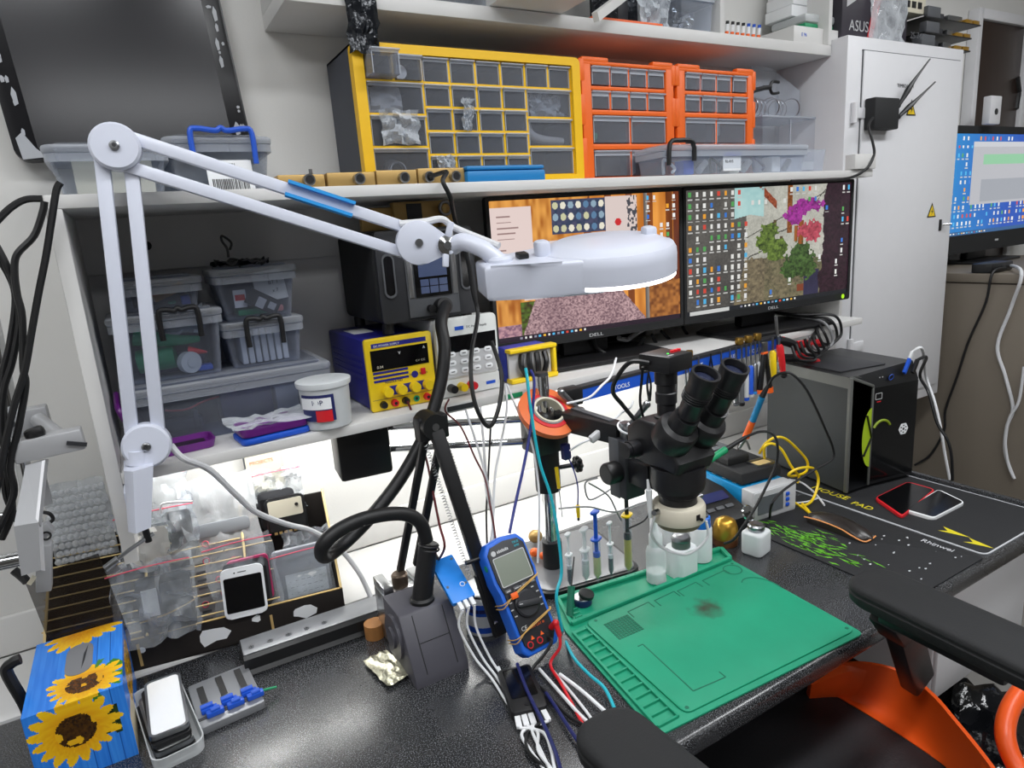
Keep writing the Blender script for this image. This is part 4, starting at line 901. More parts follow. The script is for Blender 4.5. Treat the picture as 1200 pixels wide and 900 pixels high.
for k, mm in enumerate(('black', 'yellow', 'red')):
    c = (.022+k*.021, .018); MB(mm, M).cyl((c[0], c[1], -.002), (c[0], c[1], .016), .0085, .0075, n=16).build('terminal', fp); TERM.append(M @ V((c[0], c[1], .016)))
MB('blue', M).bx(.098, .118, .012, .018, -.002, -.0012).build('badge', fp)
# ================================================================== black unit with a touch panel and gold fixture on it
t = thing('laser_unit', 'black and grey box with a touch panel and hose, standing on the power supplies', 'machine', (.45, 1.25, .63))
z0, zt = .6315, .795; xl, xm, xr = .332, .438, .578; Yf = 1.13
for q in ((.40, 1.15), (.40, 1.32), (.56, 1.15), (.56, 1.32)): MB('rubber').cyl((q[0], q[1], .6125 if q[0] < .47 else .6265), (q[0], q[1], z0), .011, n=12).build('foot', t)
MB('black_matte').bx(xl+.050, xr-.004, Yf+.012, Yf+.222, z0, zt, .012, 3).build('housing', t)
M = axes((xl, Yf, z0), (1, 0, 0), (0, 0, 1)); wd, h = xr-xl, zt-z0
f = MB('dark_grey', M).prism(rrect(wd-.053, h, .008, 3, (wd+.053)/2, h/2), -.012, .0, .002)
f.use('mid_grey').bx(.104, .206, .006, h-.004, .0, .003, .001)
f.use('aluminium').bx(.106, .116, .042, h-.006, .003, .005, .001).bx(.194, .204, .042, h-.006, .003, .005, .001)
fp = f.build('front_panel', t)
for xx in (.073, wd-.022): b = MB('black_gloss', M).prism(rrect(.017, .070, .008, 5, xx, h*.52), 0, .002); b.use('mid_grey').ring(rrect(.023, .078, .011, 5, xx, h*.52), rrect(.017, .070, .008, 5, xx, h*.52), 0, .003); b.build('vent_grille', fp)
b = MB('black_gloss', M).bx(.119, .191, .042, h-.006, .003, .006, .001); mat('panel_blue', '#4a5676', .3); b.use('panel_blue').bx(.127, .183, .078, h-.02, .006, .0064)
for r in range(2):
    for c in range(3): b.bx(.129+c*.0185, .1455+c*.0185, .048+r*.0135, .060+r*.0135, .006, .0064)
b.build('touch_panel', fp)
HP = M @ V((.166, .020, .004))
b = MB('rubber').cyl(HP, HP+V((0, -.02, .004)), .016, .015, n=18).cyl(HP+V((-.022, 0, .0)), HP+V((-.022, -.012, 0)), .007, n=12); b.build('hose_socket', t)
gy = MB('jig_gold').bx(.45, .575, 1.19, 1.21, .797, .846, .002)
tag(gy.bx(.39, .46, 1.20, 1.215, .797, .838, .002).use('black').bx(.475, .505, 1.188, 1.19, .812, .842).build('gold_fixture'), 'gold metal fixture plates lying on the black unit under the shelf', 'fixture')
b = MB('jig_gold').cyl((.548, 1.185, .797), (.548, 1.185, .835), .010, n=14); b.use('steel').torus((.548, 1.175, .83), (0, 1, 0), .012, .003, 14, 6); tag(b.build('gold_screw'), 'gold screw knob on the black unit, right of the gold plates', 'knob')
# ================================================================== small blue and yellow supply under the left monitor
mat('case_blue', '#2a3aa8', .45)
x0 = .632; x1 = .742
t = thing('battery_tester', 'blue and yellow instrument with clip leads below the left monitor', 'instrument', (.69, 1.15, LT))
MB('case_blue').bx(x0, x1-.012, 1.135, 1.175, LT+.0005, LT+.070, .003).build('body', t); b = MB('psu_yellow').bx(x0-.002, x1, 1.112, 1.135, LT+.062, LT+.070, .002).bx(x0-.002, x1, 1.112, 1.135, LT+.0005, LT+.010, .002).bx(x1-.008, x1, 1.115, 1.135, LT+.01, LT+.062, .002); b.use('light_grey').bx(x0, x1-.010, 1.124, 1.13, LT+.01, LT+.062); b.build('front_frame', t)
b = MB('black')
for k in range(4): b.tube([(x0+.03+.018*k, 1.122, LT+.055), (x0+.022+.02*k, 1.112, LT+.035), (x0+.035+.014*k, 1.115, LT+.012)], .006, 7)
b.build('clip_lead', t)
# labels stuck on the front edge of the lower board
for (a, c, y_, m_, lb) in ((524, 555, 471, 'dark_grey', 'dark label strip stuck on the shelf edge below the white power supply'), (592, 612, 460, 'green', 'green label strip stuck on the shelf edge below the left monitor')):
    p = Yp(a, y_+6, SF-.001); p2 = Yp(c, y_-1, SF-.001)
    tag(MB(m_).bx(p.x, p2.x, SF-.0018, SF-.0004, .466, .475).build('edge_label'), lb, 'label')
# white electronics plank lying along the lower board front edge
# ================================================================== cables behind and under the monitors
for k, (pts, rr, mm, lb) in enumerate((
    ([(695, 392), (700, 408), (722, 418), (742, 412), (755, 396)], .005, 'rubber', 'black cable looping under the left monitor badge'),
    ([(725, 396), (735, 398), (746, 390), (754, 386)], .006, 'grey', 'grey cable curling under the left monitor'),
    ([(692, 400), (705, 424), (735, 430), (752, 424)], .004, 'rubber', 'black cable running from the left monitor stand towards the camera box'),
    ([(764, 392), (772, 404), (800, 409), (828, 405)], .004, 'rubber', 'black cable under the seam of the two monitors'),
    ([(775, 388), (788, 400), (812, 410), (824, 404)], .004, 'rubber', 'black cable crossing behind the tool rack, left one'),
    ([(800, 383), (808, 395), (826, 408), (824, 430)], .004, 'rubber', 'black cable dropping behind the tool rack')),):
    cable('monitor_cable', lb, [Yp(x, y, 1.19+.015*(i % 2)+.012*k) for i, (x, y) in enumerate(pts)], rr, mm)
for k in range(7):
    y0 = 368+k*5; bx_ = 986-k*5
    cable('bundle_cable', 'cable in the tangle under the right monitor, strand %s from the top' % ('one', 'two', 'three', 'four', 'five', 'six', 'seven')[k],
        [Yp(905+6*k, 366+1.2*k, 1.20), Yp(940+4*k, 369+2*k, 1.12), Yp(bx_-8, y0+2, 1.058-.004*k), Yp(bx_, y0+22, 1.052-.006*k), Yp(bx_-10, y0+34-k*1.5, 1.050-.006*k), Yp(bx_-22, y0+34-k*2, 1.052-.006*k), Yp(bx_-28, y0+20-k*2, 1.056-.004*k)], .0036, ('rubber', 'rubber', 'grey', 'rubber', 'rubber', 'rubber', 'rubber')[k], 'cable', 'cables under the right monitor')
# ================================================================== TOOL RACK
t = thing('tool_rack', 'blue magnetic tool strip along the shelf edge holding screwdrivers and tweezers', 'tool rack', (1.0, 1.05, .44))
A = V((.735, 1.052, .447)); B_ = V((1.352, 1.052, .467)); 
b = MB('blue').bar(A, B_, .012, .026); b.use('dark_grey').bar(A+V((0, .003, .015)), B_+V((0, .003, .015)), .02, .006); b.build('strip', t)
b = MB('white')
for k, s in enumerate(('TOOLS', 'US', 'US', 'HOLDER')): 
    q = A.lerp(B_, (.16, .55, .72, .82)[k]); b.text(s, (q.x, q.y-.0065, q.z-.007), (B_-A).normalized(), (0, 0, 1), .013)
b.build('strip_text', t)
q = V((.722, 1.05, .452)); MB('black').bx(q.x-.02, q.x+.022, 1.03, 1.062, q.z-.018, q.z+.018, .004).build('end_clamp', t)
mat('cap_sky', '#3a93d8', .4)
us = [.30, .36, .42, .48, .54, .60, .655, .70, .735, .765, .79, .815, .84, .862]
kinds = [('tweezers', 'black', 'black', .05), ('screwdriver', 'black', 'red', .06), ('tweezers', 'steel', 'steel', .07), ('tweezers', 'steel', 'black', .05), ('screwdriver', 'steel', 'green', .055), ('tweezers', 'black', 'grey', .06), ('screwdriver', 'steel', 'red', .095), ('tweezers', 'steel', 'steel', .10), ('screwdriver', 'steel', 'mid_grey', .125), ('screwdriver', 'mid_grey', 'black', .13), ('screwdriver', 'light_grey', 'blue', .12), ('screwdriver', 'blue', 'light_grey', .115), ('screwdriver', 'steel', 'cap_sky', .11), ('screwdriver', 'light_grey', 'black', .105)]
ordn = ('first', 'second', 'third', 'fourth', 'fifth', 'sixth', 'seventh', 'eighth', 'ninth', 'tenth', 'eleventh', 'twelfth', 'thirteenth', 'fourteenth')
for k, u in enumerate(us):
    kd, m1, m2, ln = kinds[k]; q = A.lerp(B_, u)+V((0, -.013, .0))
    o = thing(kd, '%s from the left of the tools hung on the blue strip, %s %s' % (ordn[k], m1.replace('_', ' '), kd), kd, q, 'tools on the blue strip')
    tp = V((q.x, q.y, q.z+.02)); bt = V((q.x+.006, q.y+.004, q.z-ln))
    if kd == 'tweezers':
        MB(m1).tube([tp, tp.lerp(bt, .5)+V((.006, 0, 0)), bt], lambda u_: .0012+.0024*u_, 6).build('arm', o); MB(m1).tube([tp+V((.003, 0, 0)), tp.lerp(bt, .5)+V((-.004, 0, 0)), bt], lambda u_: .0012+.0024*u_, 6).build('arm', o)
    else:
        MB('steel').cyl(tp, tp.lerp(bt, .42), .0022, n=8).build('shaft', o); d_ = (bt-tp)
        MB(m1).lathe([(.003, 0), (.0062, .004), (.0062, d_.length*.5), (.0072, d_.length*.52)], tp.lerp(bt, .40), d_, 12).build('handle', o)
        MB(m2).lathe([(.0078, 0), (.0078, .006), (.005, .008)], tp.lerp(bt, .93), d_, 12).build('cap', o)
for k, (u, r_) in enumerate(((.42, .008), (.47, .009), (.52, .008), (.78, .010), (.83, .010), (.88, .010))):
    q = A.lerp(B_, u)+V((0, .002, .0185)); tag(MB('brass').lathe([(r_*.8, 0), (r_, .004), (r_, .012), (r_*.9, .016)], q, (0, 0, 1), 14).build('brass_weight'), '%s brass knob standing on top of the blue tool strip' % ('leftmost', 'second', 'third', 'fourth', 'fifth', 'rightmost')[k], 'knob', 'brass knobs on the tool strip')
# cutters, yellow tool and red screwdriver on the right end
q = A.lerp(B_, .88)+V((0, -.018, -.014)); t = thing('side_cutters', 'black-handled cutters with orange tips hanging at the right of the blue strip', 'cutters', q)
MB('black').tube([q, q+V((-.008, -.002, -.035)), q+V((-.012, 0, -.085))], .0065, 8).build('handle', t); MB('black').tube([q+V((.004, 0, 0)), q+V((.014, 0, -.04)), q+V((.022, 0, -.085))], .0065, 8).build('handle', t); MB('orange').cyl(q+V((.022, 0, -.085)), q+V((.024, 0, -.097)), .0085, n=12).build('handle_tip', t); MB('orange').cyl(q+V((-.012, 0, -.085)), q+V((-.013, 0, -.094)), .0078, n=12).build('handle_tip', t); MB('orange').cyl(q+V((-.006, 0, .003)), q+V((.010, 0, .003)), .0045, n=10).build('pivot_collar', t); MB('steel').bx(q.x-.008, q.x+.010, q.y-.004, q.y+.004, q.z+.006, q.z+.03, .002).build('jaw', t)
q = A.lerp(B_, .93)+V((0, -.018, 0)); t = thing('screwdriver', 'yellow handled screwdriver between the black cutters and the red screwdriver', 'screwdriver', q); MB('steel').cyl(q+V((0, 0, .022)), q+V((0, 0, -.01)), .003, n=8).build('shaft', t); MB('yellow').lathe([(.004, 0), (.008, .006), (.008, .05), (.006, .066)], q+V((0, 0, -.01)), (.08, 0, -1), 12).build('handle', t)
q = A.lerp(B_, .965)+V((0, -.020, .0)); t = thing('screwdriver', 'red handled screwdriver slanting at the right end of the blue strip', 'screwdriver', q); MB('steel').cyl(q+V((-.004, 0, .022)), q+V((0, 0, .0)), .003, n=8).build('shaft', t); MB('red').lathe([(.006, 0), (.009, .006), (.0085, .05), (.006, .075)], q+V((0, 0, 0)), (.22, 0, -1), 12).build('handle', t); MB('black').lathe([(.008, 0), (.009, .006), (.006, .010)], q+V((.0165, 0, -.0745)), (.22, 0, -1), 12).build('cap', t)
q0 = Yp(909, 370, 1.04); q1 = Yp(914, 432, 1.035); tag(MB('steel').bar(q0, q1, .010, .003, (0, 1, 0), .001).build('steel_ruler'), 'worn steel blade standing at the right end of the blue strip', 'blade')
# red clamp
q = Yp(922, 408, 1.06); t = thing('spring_clamp', 'black and red spring clamp gripping the shelf edge under the right monitor', 'clamp', q)
MB('black').tube([Yp(905, 405, 1.06), Yp(912, 399, 1.06), Yp(930, 404, 1.06), Yp(938, 415, 1.06), Yp(926, 420, 1.06), Yp(906, 418, 1.06)], .011, 8).build('body', t)
MB('red').tube([Yp(934, 404, 1.055), Yp(945, 403, 1.05), Yp(960, 402, 1.045)], .010, 8).build('handle', t); MB('red').tube([Yp(932, 415, 1.055), Yp(942, 419, 1.05), Yp(958, 424, 1.045)], .009, 8).build('handle', t); MB('red').cyl(Yp(908, 398, 1.06), Yp(918, 397, 1.06), .006, n=10).build('jaw_pad', t)
# ================================================================== MAGNIFIER LAMP clamped to the lower board
Yb = 1.035
J0 = Yp(172, 522, Yb-.005); J1 = Yp(135, 172, 1.03); J2 = Yp(489, 285, .945); JW = Yp(521, 288, .935)
t = thing('magnifier_lamp', 'white articulated magnifier lamp clamped to the lower shelf board, its ring light on', 'lamp', (J0.x, 1.05, .40))
LW = 'lamp_white'
view = V((-.10, -1, .05)).normalized()           # discs face the room
def arm_bar(mb, A, B_, off, w, d):
    mb.bar(A+off, B_+off, d, w, view.cross((B_-A).normalized()), .002); return mb
s_ = V((1, 0, 0)); c_ = V((0, .0, .0))
low = MB(LW); dirL = (J1-J0).normalized(); sd = dirL.cross(view).normalized()
for q in (-.0165, .0165): arm_bar(low, J0+dirL*.012, J1-dirL*.012, sd*q+V((0, .012, 0)), .0175, .014)
low.build('lower_arm', t)
dirU = (J2-J1).normalized(); su = dirU.cross(view).normalized(); up_ = MB(LW)
for q in (-.0185, .0185): arm_bar(up_, J1+dirU*.012, J2-dirU*.012, su*q+V((0, .012, 0)), .0165, .014)
up_.build('upper_arm', t)
b = MB(mat('strip_blue', '#1f93dc', .4))
for q in (-.0275, -.0095):
    a0 = J1+dirU*(.60*(J2-J1).length*.95)-dirU*.02; b.bar(a0+su*q+V((0, .004, 0)), a0+dirU*.095+su*q+V((0, .004, 0)), .018, .0045, su)
b.build('blue_edge_strip', t)
def disc(name, c, r, th, tri=None):
    b = MB(LW).lathe([(r*.3, 0), (r*.9, .0005), (r, .004), (r, th), (r*.95, th+.002)], c+view*.008, -view, 30)
    b.use('steel').lathe([(.0062, -.002), (.006, .001), (.004, .002)], c+view*.0105, view, 14); b.use('dark_grey').cyl(c+view*.0125, c+view*.0130, .0026, n=6); return b.build(name, t)
disc('base_joint', J0, .0315, .022); disc('elbow_joint', J1, .0300, .022)
M = axes(J2+view*.008, (JW-J2), V((0, 0, 1))); b = MB(LW, M); L = (JW-J2).length
zz = 1 if (M @ V((0, 0, 1))-M @ V((0, 0, 0))).dot(view) > 0 else -1
pr = [(.033*cos(radians(a)), .033*sin(radians(a))) for a in range(60, 301, 15)]+[(L+.013*cos(radians(a)), .013*sin(radians(a))) for a in range(-70, 71, 20)]
b.prism(pr, -.022*zz, .0, .002); b.M = Matrix(); b.use('steel').cyl(J2+view*.008, J2+view*.011, .006, n=14); b.build('head_joint', t)
b = MB('chrome').lathe([(.006, 0), (.0145, .001), (.0145, .004), (.006, .006)], JW+view*.008, view, 20); b.use('steel').cyl(JW+view*.012, JW+view*.016, .006, n=12)
b.use('lamp_white').bar(JW+view*.010+V((.003, 0, .012)), JW+view*.012+V((.010, 0, .034)), .010, .006, (0, 1, 0), .002).bar(JW+view*.010+V((-.003, 0, -.012)), JW+view*.012+V((-.006, 0, -.032)), .010, .006, (0, 1, 0), .002); b.build('wing_knob', t)
# mount
p_t = Yp(162, 543, Yb); p_b = Yp(164, 612, Yb); dn_ = (p_b-p_t).normalized()
b = MB(LW); M = axes(p_t, V((1, 0, 0)), V((0, 1, 0)))
b.M = Matrix.Translation(p_t); hh_ = (p_t.z-p_b.z); dx_ = p_b.x-p_t.x-.002
t5 = [(-.018, -.024, 0), (-.007, -.036, 0), (.018, -.027, 0), (.018, .03, 0), (-.018, .03, 0)]; b5 = [(-.013+dx_, -.028, -hh_), (-.004+dx_, -.042, -hh_), (.015+dx_, -.032, -hh_), (.015+dx_, .02, -hh_), (-.013+dx_, .02, -hh_)]
b.add(t5+b5, [(0, 1, 2, 3, 4), (9, 8, 7, 6, 5)]+[(k, 5+k, 5+(k+1) % 5, (k+1) % 5) for k in range(5)])
b.cyl((0, 0, 0), (.003, 0, .02), .016, n=18); b.build('mount_block', t)
b = MB('black').cyl(p_b+V((.004, -.005, .002)), p_b+V((.006, -.005, -.030)), .0048, n=10); b.use('steel').tube([p_b+V((-.045, -.010, -.048)), p_b+V((-.02, -.008, -.034)), p_b+V((.014, -.004, -.020))], .003, 8); b.cyl(p_b+V((-.052, -.010, -.051)), p_b+V((-.035, -.010, -.042)), .0052, n=10); b.build('clamp_screw', t)
b = MB(LW).bx(p_b.x-.012, p_b.x+.016, 1.03, SF+.045, .440, .4615, .002); b.build('clamp_jaw', t)
# head
PL = Yp(566, 318, .885); PR = Yp(784, 287, .80); X = (PR-PL).normalized(); hd = axes(PL, X, V((-.25, 1, .09))); HL = (PR-PL).length
R_ = .108; cx = HL-R_
b = MB(LW, hd)
b.lathe([(.02, .024), (R_*.72, .023), (R_*.80, .020), (R_*.84, .016), (R_*.955, .013), (R_*.99, .006), (R_, -.004), (R_, -.028)], (cx, 0, 0), (0, 0, 1), 56)
neck = [(-.004, -.032), (.004, -.036), (.062, -.046), (.10, -.075), (.16, -.088), (.16, .088), (.10, .075), (.062, .046), (.004, .036), (-.004, .032)]
b.prism(neck, -.040, .012, .007, 3)
b.prism(rrect(.022, .030, .008, 4, .095, 0), .008, .034, .005); b.bx(HL-.045, HL-.025, -.012, .012, .012, .034, .005)
LH = b.build('lamp_head', t)
mat('ring_glow', '#ffffff', .4, emit=5.0)
MB('ring_glow', hd).lathe([(R_*.70, -.034), (R_*.985, -.034), (R_*.985, -.028), (R_*.70, -.028), (R_*.70, -.034)], (cx, 0, 0), (0, 0, 1), 56, True, False).build('ring_light', LH)
MB('clear', hd).lathe([(.001, -.022), (R_*.68, -.026), (R_*.68, -.031), (.001, -.035)], (cx, 0, 0), (0, 0, 1), 40).build('lens', LH)
MB('black', hd).bx(.054, .070, -.014, .010, .012, .0205, .002).build('switch', LH)
n0 = hd @ V((.028, 0, .010))
b = MB(LW).tube([JW+V((.012, -.004, -.002)), JW.lerp(n0, .35)+V((0, 0, .014)), JW.lerp(n0, .68)+V((0, -.002, .012)), n0], .0135, 12)
b.lathe([(.020, 0), (.019, .010), (.015, .014)], n0-V((0, 0, .004)), hd.to_3x3() @ V((0, 0, 1)), 18); b.use('chrome').cyl(JW+V((.006, -.006, 0)), JW+V((.024, -.006, -.002)), .006, n=10); b.build('neck', t)
MB('cable_white').tube([J2+V((-.02, .012, .03)), Yp(497, 260, .945), Yp(518, 257, .94), Yp(535, 268, .935), n0+V((.0, .0, .024))], .0052, 9).build('head_cable', t)
MB('cable_white').tube([J0+V((.03, .02, -.012)), Yp(215, 537, 1.04), Yp(245, 550, 1.06), Yp(275, 578, 1.08), Yp(300, 600, 1.10), Yp(335, 614, 1.13), Yp(365, 622, 1.16), Yp(395, 640, 1.17), Yp(420, 670, 1.16), Yp(436, 702, 1.14), SHELF.inverted() @ Zp(448, 720, .009)], .0048, 9).build('power_cord', t)
HP = UNIT @ HP; hd = UNIT @ hd; PSU = UNIT @ V((.340+.022+.0424, 1.104, LT+.012)); unit()
# ================================================================== BLACK HOSE + HOLDER
hose = [HP, HP+V((0, -.022, .002)), Yp(517, 378, 1.235), Yp(521, 410, 1.21), Yp(515, 455, 1.195), Yp(497, 510, 1.18), Yp(470, 560, 1.16), Yp(435, 605, 1.14), Yp(402, 638, 1.12), Yp(381, 652, 1.09), Yp(378, 640, 1.06), Yp(396, 622, 1.06), Yp(430, 607, 1.065), Yp(470, 602, 1.07), Yp(492, 612, 1.07), Yp(500, 634, 1.07)]
o = tag(MB('rubber').tube(hose, .0128, 14, 8).build('suction_hose', None, V(hose[0])), 'thick black hose looping from the black unit down to the grey holder on the desk', 'hose')
bx0, bx1, by0, by1, bz = .318, .423, .985, 1.125, .118
t = thing('hose_holder', 'dark grey angular desk base that carries the end of the thick black hose', 'holder', ((bx0+bx1)/2, 1.06, 0))
mat('holder_grey', '#4c4b53', .5)
prof = [(by0, 0), (by0, .018), (by0+.052, bz-.004), (by0+.058, bz), (by1, bz), (by1, 0)]
b = MB('holder_grey', Matrix(((0, 0, 1, 0), (1, 0, 0, 0), (0, 1, 0, 0), (0, 0, 0, 1)))); b.prism(prof, bx0, bx1, .003)
nrm = V((0, -(bz-.022), .052)).normalized()
b.M = Matrix()
def onface(x, u): return V((x, by0+.052*u, .018+(bz-.022)*u))+nrm*.0002
b.use('black')
for u in (.52,): b.bar(onface(bx0+.025, u), onface(bx1-.022, u), .0015, .0008, nrm)
for x in (bx0+.024, bx1-.021): b.bar(onface(x, .03), onface(x, .99), .0015, .0008, nrm)
b.build('body', t)
b = MB('holder_grey').cyl((bx0-.006, by0+.085, .062), (bx0+.002, by0+.085, .062), .042, n=26).cyl((bx0-.011, by0+.085, .062), (bx0-.005, by0+.085, .062), .020, n=20); b.build('side_disc', t)
sk = Yp(497, 712, 1.06)
MB('rubber').lathe([(.023, 0), (.0235, .012), (.020, .016)], V((sk.x, 1.065, bz-.006)), (0, 0, 1), 24).build('socket', t)
top = Yp(502, 636, 1.07)
MB('rubber').cyl(V((sk.x, 1.065, bz+.004)), top, .0195, .0175, n=20).torus(top-V((0, 0, .012)), (top-V((sk.x, 1.065, bz))), .0185, .0022, 20, 6).torus(top-V((0, 0, .004)), (top-V((sk.x, 1.065, bz))), .0180, .0022, 20, 6).build('hose_end', t)
o = crumple(MB(mat('foil', '#c9c7b0', .25, .7, bump=.8, bscale=60)), frame((.300, 1.02, .001), rz=radians(8)), .05, .10, 10, .006, 91).build('foil_sheet'); o.location.z = 0.0035; tag(o, 'crumpled foil sheet on the desk left of the grey holder', 'foil')
# aluminium bracket behind the holder with knob
q = Yp(480, 690, 1.15)
t = thing('desk_clamp', 'aluminium clamp block with a brown knob behind the grey holder', 'clamp', (.375, 1.17, 0))
b = MB('aluminium').bx(.325, .425, 1.135, 1.20, 0, .105, .003); b.bx(.325, .345, 1.135, 1.20, .105, .125, .002).bx(.395, .425, 1.135, 1.20, .105, .118, .002); b.build('body', t)
mat('knob_brown', '#7a6a5c', .3, .7); MB('knob_brown').lathe([(.016, 0), (.0165, .01), (.0165, .024), (.014, .027)], (.369, 1.165, .105), (0, 0, 1), 20).build('knob', t)
mat('wood', '#a9743f', .6, var=.25, vscale=60); tag(MB('wood').cyl((.312, 1.19, .0), (.312, 1.19, .030), .020, n=20).build('wooden_disc'), 'small round wooden piece on the desk behind the metal bar end', 'wood')
# ================================================================== SPRING ARM
AP = V((.447, 1.10, .44)); B0 = V((.375, 1.175, .13)); B1 = V((.405, 1.16, .14)); E1 = Yp(588, 742, 1.0); E1 = V((E1.x, 1.0, max(E1.z, .02)))
t = thing('folding_stand', 'black folding spring arm standing between the grey holder and the multimeter', 'stand', B0)
MB('black').bar(B0, AP+V((-.012, .01, -.02)), .014, .012, (0, 1, 0), .002).build('lower_bar', t); MB('black').bar(B1, AP+V((.022, .01, -.02)), .014, .012, (0, 1, 0), .002).build('lower_bar', t)
b = MB('black').bar(AP+V((-.004, -.008, .015)), E1, .026, .018, (0, 1, 0), .003); b.build('upper_bar', t)
b = MB('black').cyl(AP+V((-.004, -.022, 0)), AP+V((-.004, .03, 0)), .024, n=20).bx(AP.x-.03, AP.x+.03, AP.y-.006, AP.y+.024, AP.z-.03, AP.z+.016, .004); b.use('steel').cyl(AP+V((-.004, -.024, 0)), AP+V((-.004, -.022, 0)), .007, n=12); b.build('elbow', t)
for s in (-1, 1):
    A_ = AP+V((-.02*s-.004, -.016, -.03)); L_ = (E1-AP)*.62; pts = []; n_ = 46
    d_ = L_.normalized(); u_ = d_.cross(V((0, 1, 0))).normalized(); w_ = d_.cross(u_)
    for k in range(n_*6+1): a = 2*pi*k/6; pts.append(A_+L_*(k/(n_*6))+(u_*cos(a)+w_*sin(a))*.0038)
    MB('steel').tube(pts, .0007, 5, 1, False).build('spring', t)
q = AP.lerp(E1, .62); MB('black').cyl(q+V((-.03, -.016, 0)), q+V((.016, -.016, 0)), .0042, n=10).build('spring_pin', t)
b = MB('black').bar(AP.lerp(E1, .70)+V((0, -.002, 0)), E1+V((0, 0, 0)), .034, .012, (0, 1, 0), .002); b.use('chrome')
for u in (.82, .93): p = AP.lerp(E1, u); b.cyl(p+V((-.008, -.010, 0)), p+V((-.008, -.006, 0)), .004, n=10)
b.build('end_plate', t)
# ================================================================== BOOM STAND + REEL
PX, PY = .742, 1.18
t = thing('boom_stand', 'chrome boom stand post with a flat grey base, carrying the microscope', 'stand', (PX, PY, 0))
M = frame((.795, 1.19, 0), rz=radians(-9))
mat('stand_grey', '#77787b', .3, .3); b = MB('black', M).prism(rrect(.25, .25, .03, 5), .0005, .014, .003); b.use('stand_grey').prism(rrect(.235, .235, .028, 5), .014, .0165, .002); b.build('base_plate', t)
b = MB('chrome').cyl((PX, PY, .0165), (PX, PY, .470), .0155, n=26); b.use('dark_grey').cyl((PX, PY, .470), (PX, PY, .477), .0158, .014, n=26); b.build('post', t)
MB('black').cyl((PX, PY, .0168), (PX, PY, .080), .023, n=22).build('base_collar', t)
MB('black').lathe([(.028, 0), (.0285, .01), (.0285, .115), (.024, .12)], (PX, PY, .205), (0, 0, 1), 24).build('height_clamp', t)
b = MB('black').lathe([(.005, 0), (.005, .03), (.008, .03), (.008, .04)], (PX+.026, PY-.012, .255), (1, -.25, 0), 12)
for k in range(8): a = 2*pi*k/8; b.sph((PX+.068+0*cos(a), PY-.022+.014*cos(a), .255+.014*sin(a)), .0062, n=8, m=6)
b.cyl((PX+.062, PY-.020, .255), (PX+.076, PY-.024, .255), .014, n=16); b.build('clamp_knob', t)
bl0 = V((.735, 1.20, .358)); bl1 = V((.425, 1.39, .360))
MB('chrome').cyl(bl0+V((0, 0, .012)), bl1+V((0, 0, .012)), .0085, n=14).build('boom_rod', t); MB('chrome').cyl(bl0+V((0, 0, -.040)), bl1+V((0, 0, -.040)), .0085, n=14).build('boom_rod', t)
b = MB('black').bx(PX-.04, PX+.04, PY-.035, PY+.04, .300, .385, .005); b.build('boom_clamp', t)
b = MB('black').bar((PX+.02, PY-.03, .375), (.792, .975, .375), .034, .042, (0, 0, 1), .003); b.use('mid_grey').bar((PX+.045, PY-.05, .397), (.788, 1.0, .397), .014, .003); b.build('front_boom', t)
MB('steel').cyl((PX+.065, PY-.045, .385), (PX+.03, PY-.03, .43), .0065, .0075, n=12).sph((PX+.066, PY-.046, .384), .0115).sph((PX+.029, PY-.03, .432), .0085).build('lever', t)
cw = V((.415, 1.385, .352)); 
b = MB('black', frame(cw, rz=radians(-6))); b.bx(-.085, .03, -.045, .045, -.075, .045, .008); b.use('grey').text('R', (.010, -.0455, .028), (1, 0, 0), (0, 0, 1), .010); b.build('counterweight', t)
# orange tape reel around the post
N_ = V((.02, -.62, .78)).normalized(); rc = V((PX-.012, PY-.035, .395))
t = thing('tape_reel', 'orange tape reel hung around the chrome post', 'reel', rc)
b = MB(mat('tape_orange', '#e8743c', .4, var=.15, vscale=30)).lathe([(.0335, -.006), (.066, -.006), (.066, .006), (.036, .007)], rc, N_, 44, True, False); b.build('flange', t)
b = MB('cream').lathe([(.0300, -.010), (.0345, -.010), (.0345, .012), (.0300, .012), (.0300, -.010)], rc, N_, 36, True, False); b.use('grey').lathe([(.0345, .010), (.0375, .010), (.0375, .007), (.0345, .007)], rc, N_, 36, True, False); b.build('core', t)
MB('red').lathe([(.0348, .001), (.046, .001), (.046, .0085), (.0348, .0085)], rc, N_, 36, True, False).build('inner_band', t)
# ================================================================== MICROSCOPE
o_ = V((.79, .82, .252)); M = frame(o_)
t = thing('microscope', 'black stereo microscope with a camera box on top, over the green mat', 'microscope', o_)
mat('scope', '#1b1b1e', .38, bump=.08, bscale=500); mat('ring_cream', '#d2cbb9', .5)
b = MB('ring_cream', M).lathe([(.036, 0), (.047, 0), (.048, .003), (.048, .026), (.045, .031), (.034, .033)], (0, 0, 0), (0, 0, 1), 44, True, False); b.use('black').bx(-.004, .004, -.0495, -.047, .012, .022).cyl((.006, -.049, .012), (.006, -.052, .012), .003, n=8); b.build('ring_light', t)
MB(mat('ring_under', '#7d7a62', .4), M).lathe([(.034, -.012), (.038, -.012), (.038, .0), (.034, .0), (.034, -.012)], (0, 0, 0), (0, 0, 1), 36, True, False).build('ring_diffuser', t)
b = MB('scope', M).lathe([(.033, .018), (.033, .045), (.0365, .048), (.0365, .058), (.046, .060), (.049, .070), (.049, .104)], (0, 0, 0), (0, 0, 1), 36); b.build('zoom_body', t)
b = MB('scope', M); b.M = M @ Matrix(((0, 0, 1, 0), (1, 0, 0, 0), (0, 1, 0, 0), (0, 0, 0, 1)))
b.prism([(-.040, .102), (.066, .102), (.085, .118), (.085, .165), (.055, .185), (-.005, .185), (-.050, .125)], -.045, .045, .008, 3); b.build('head_body', t)
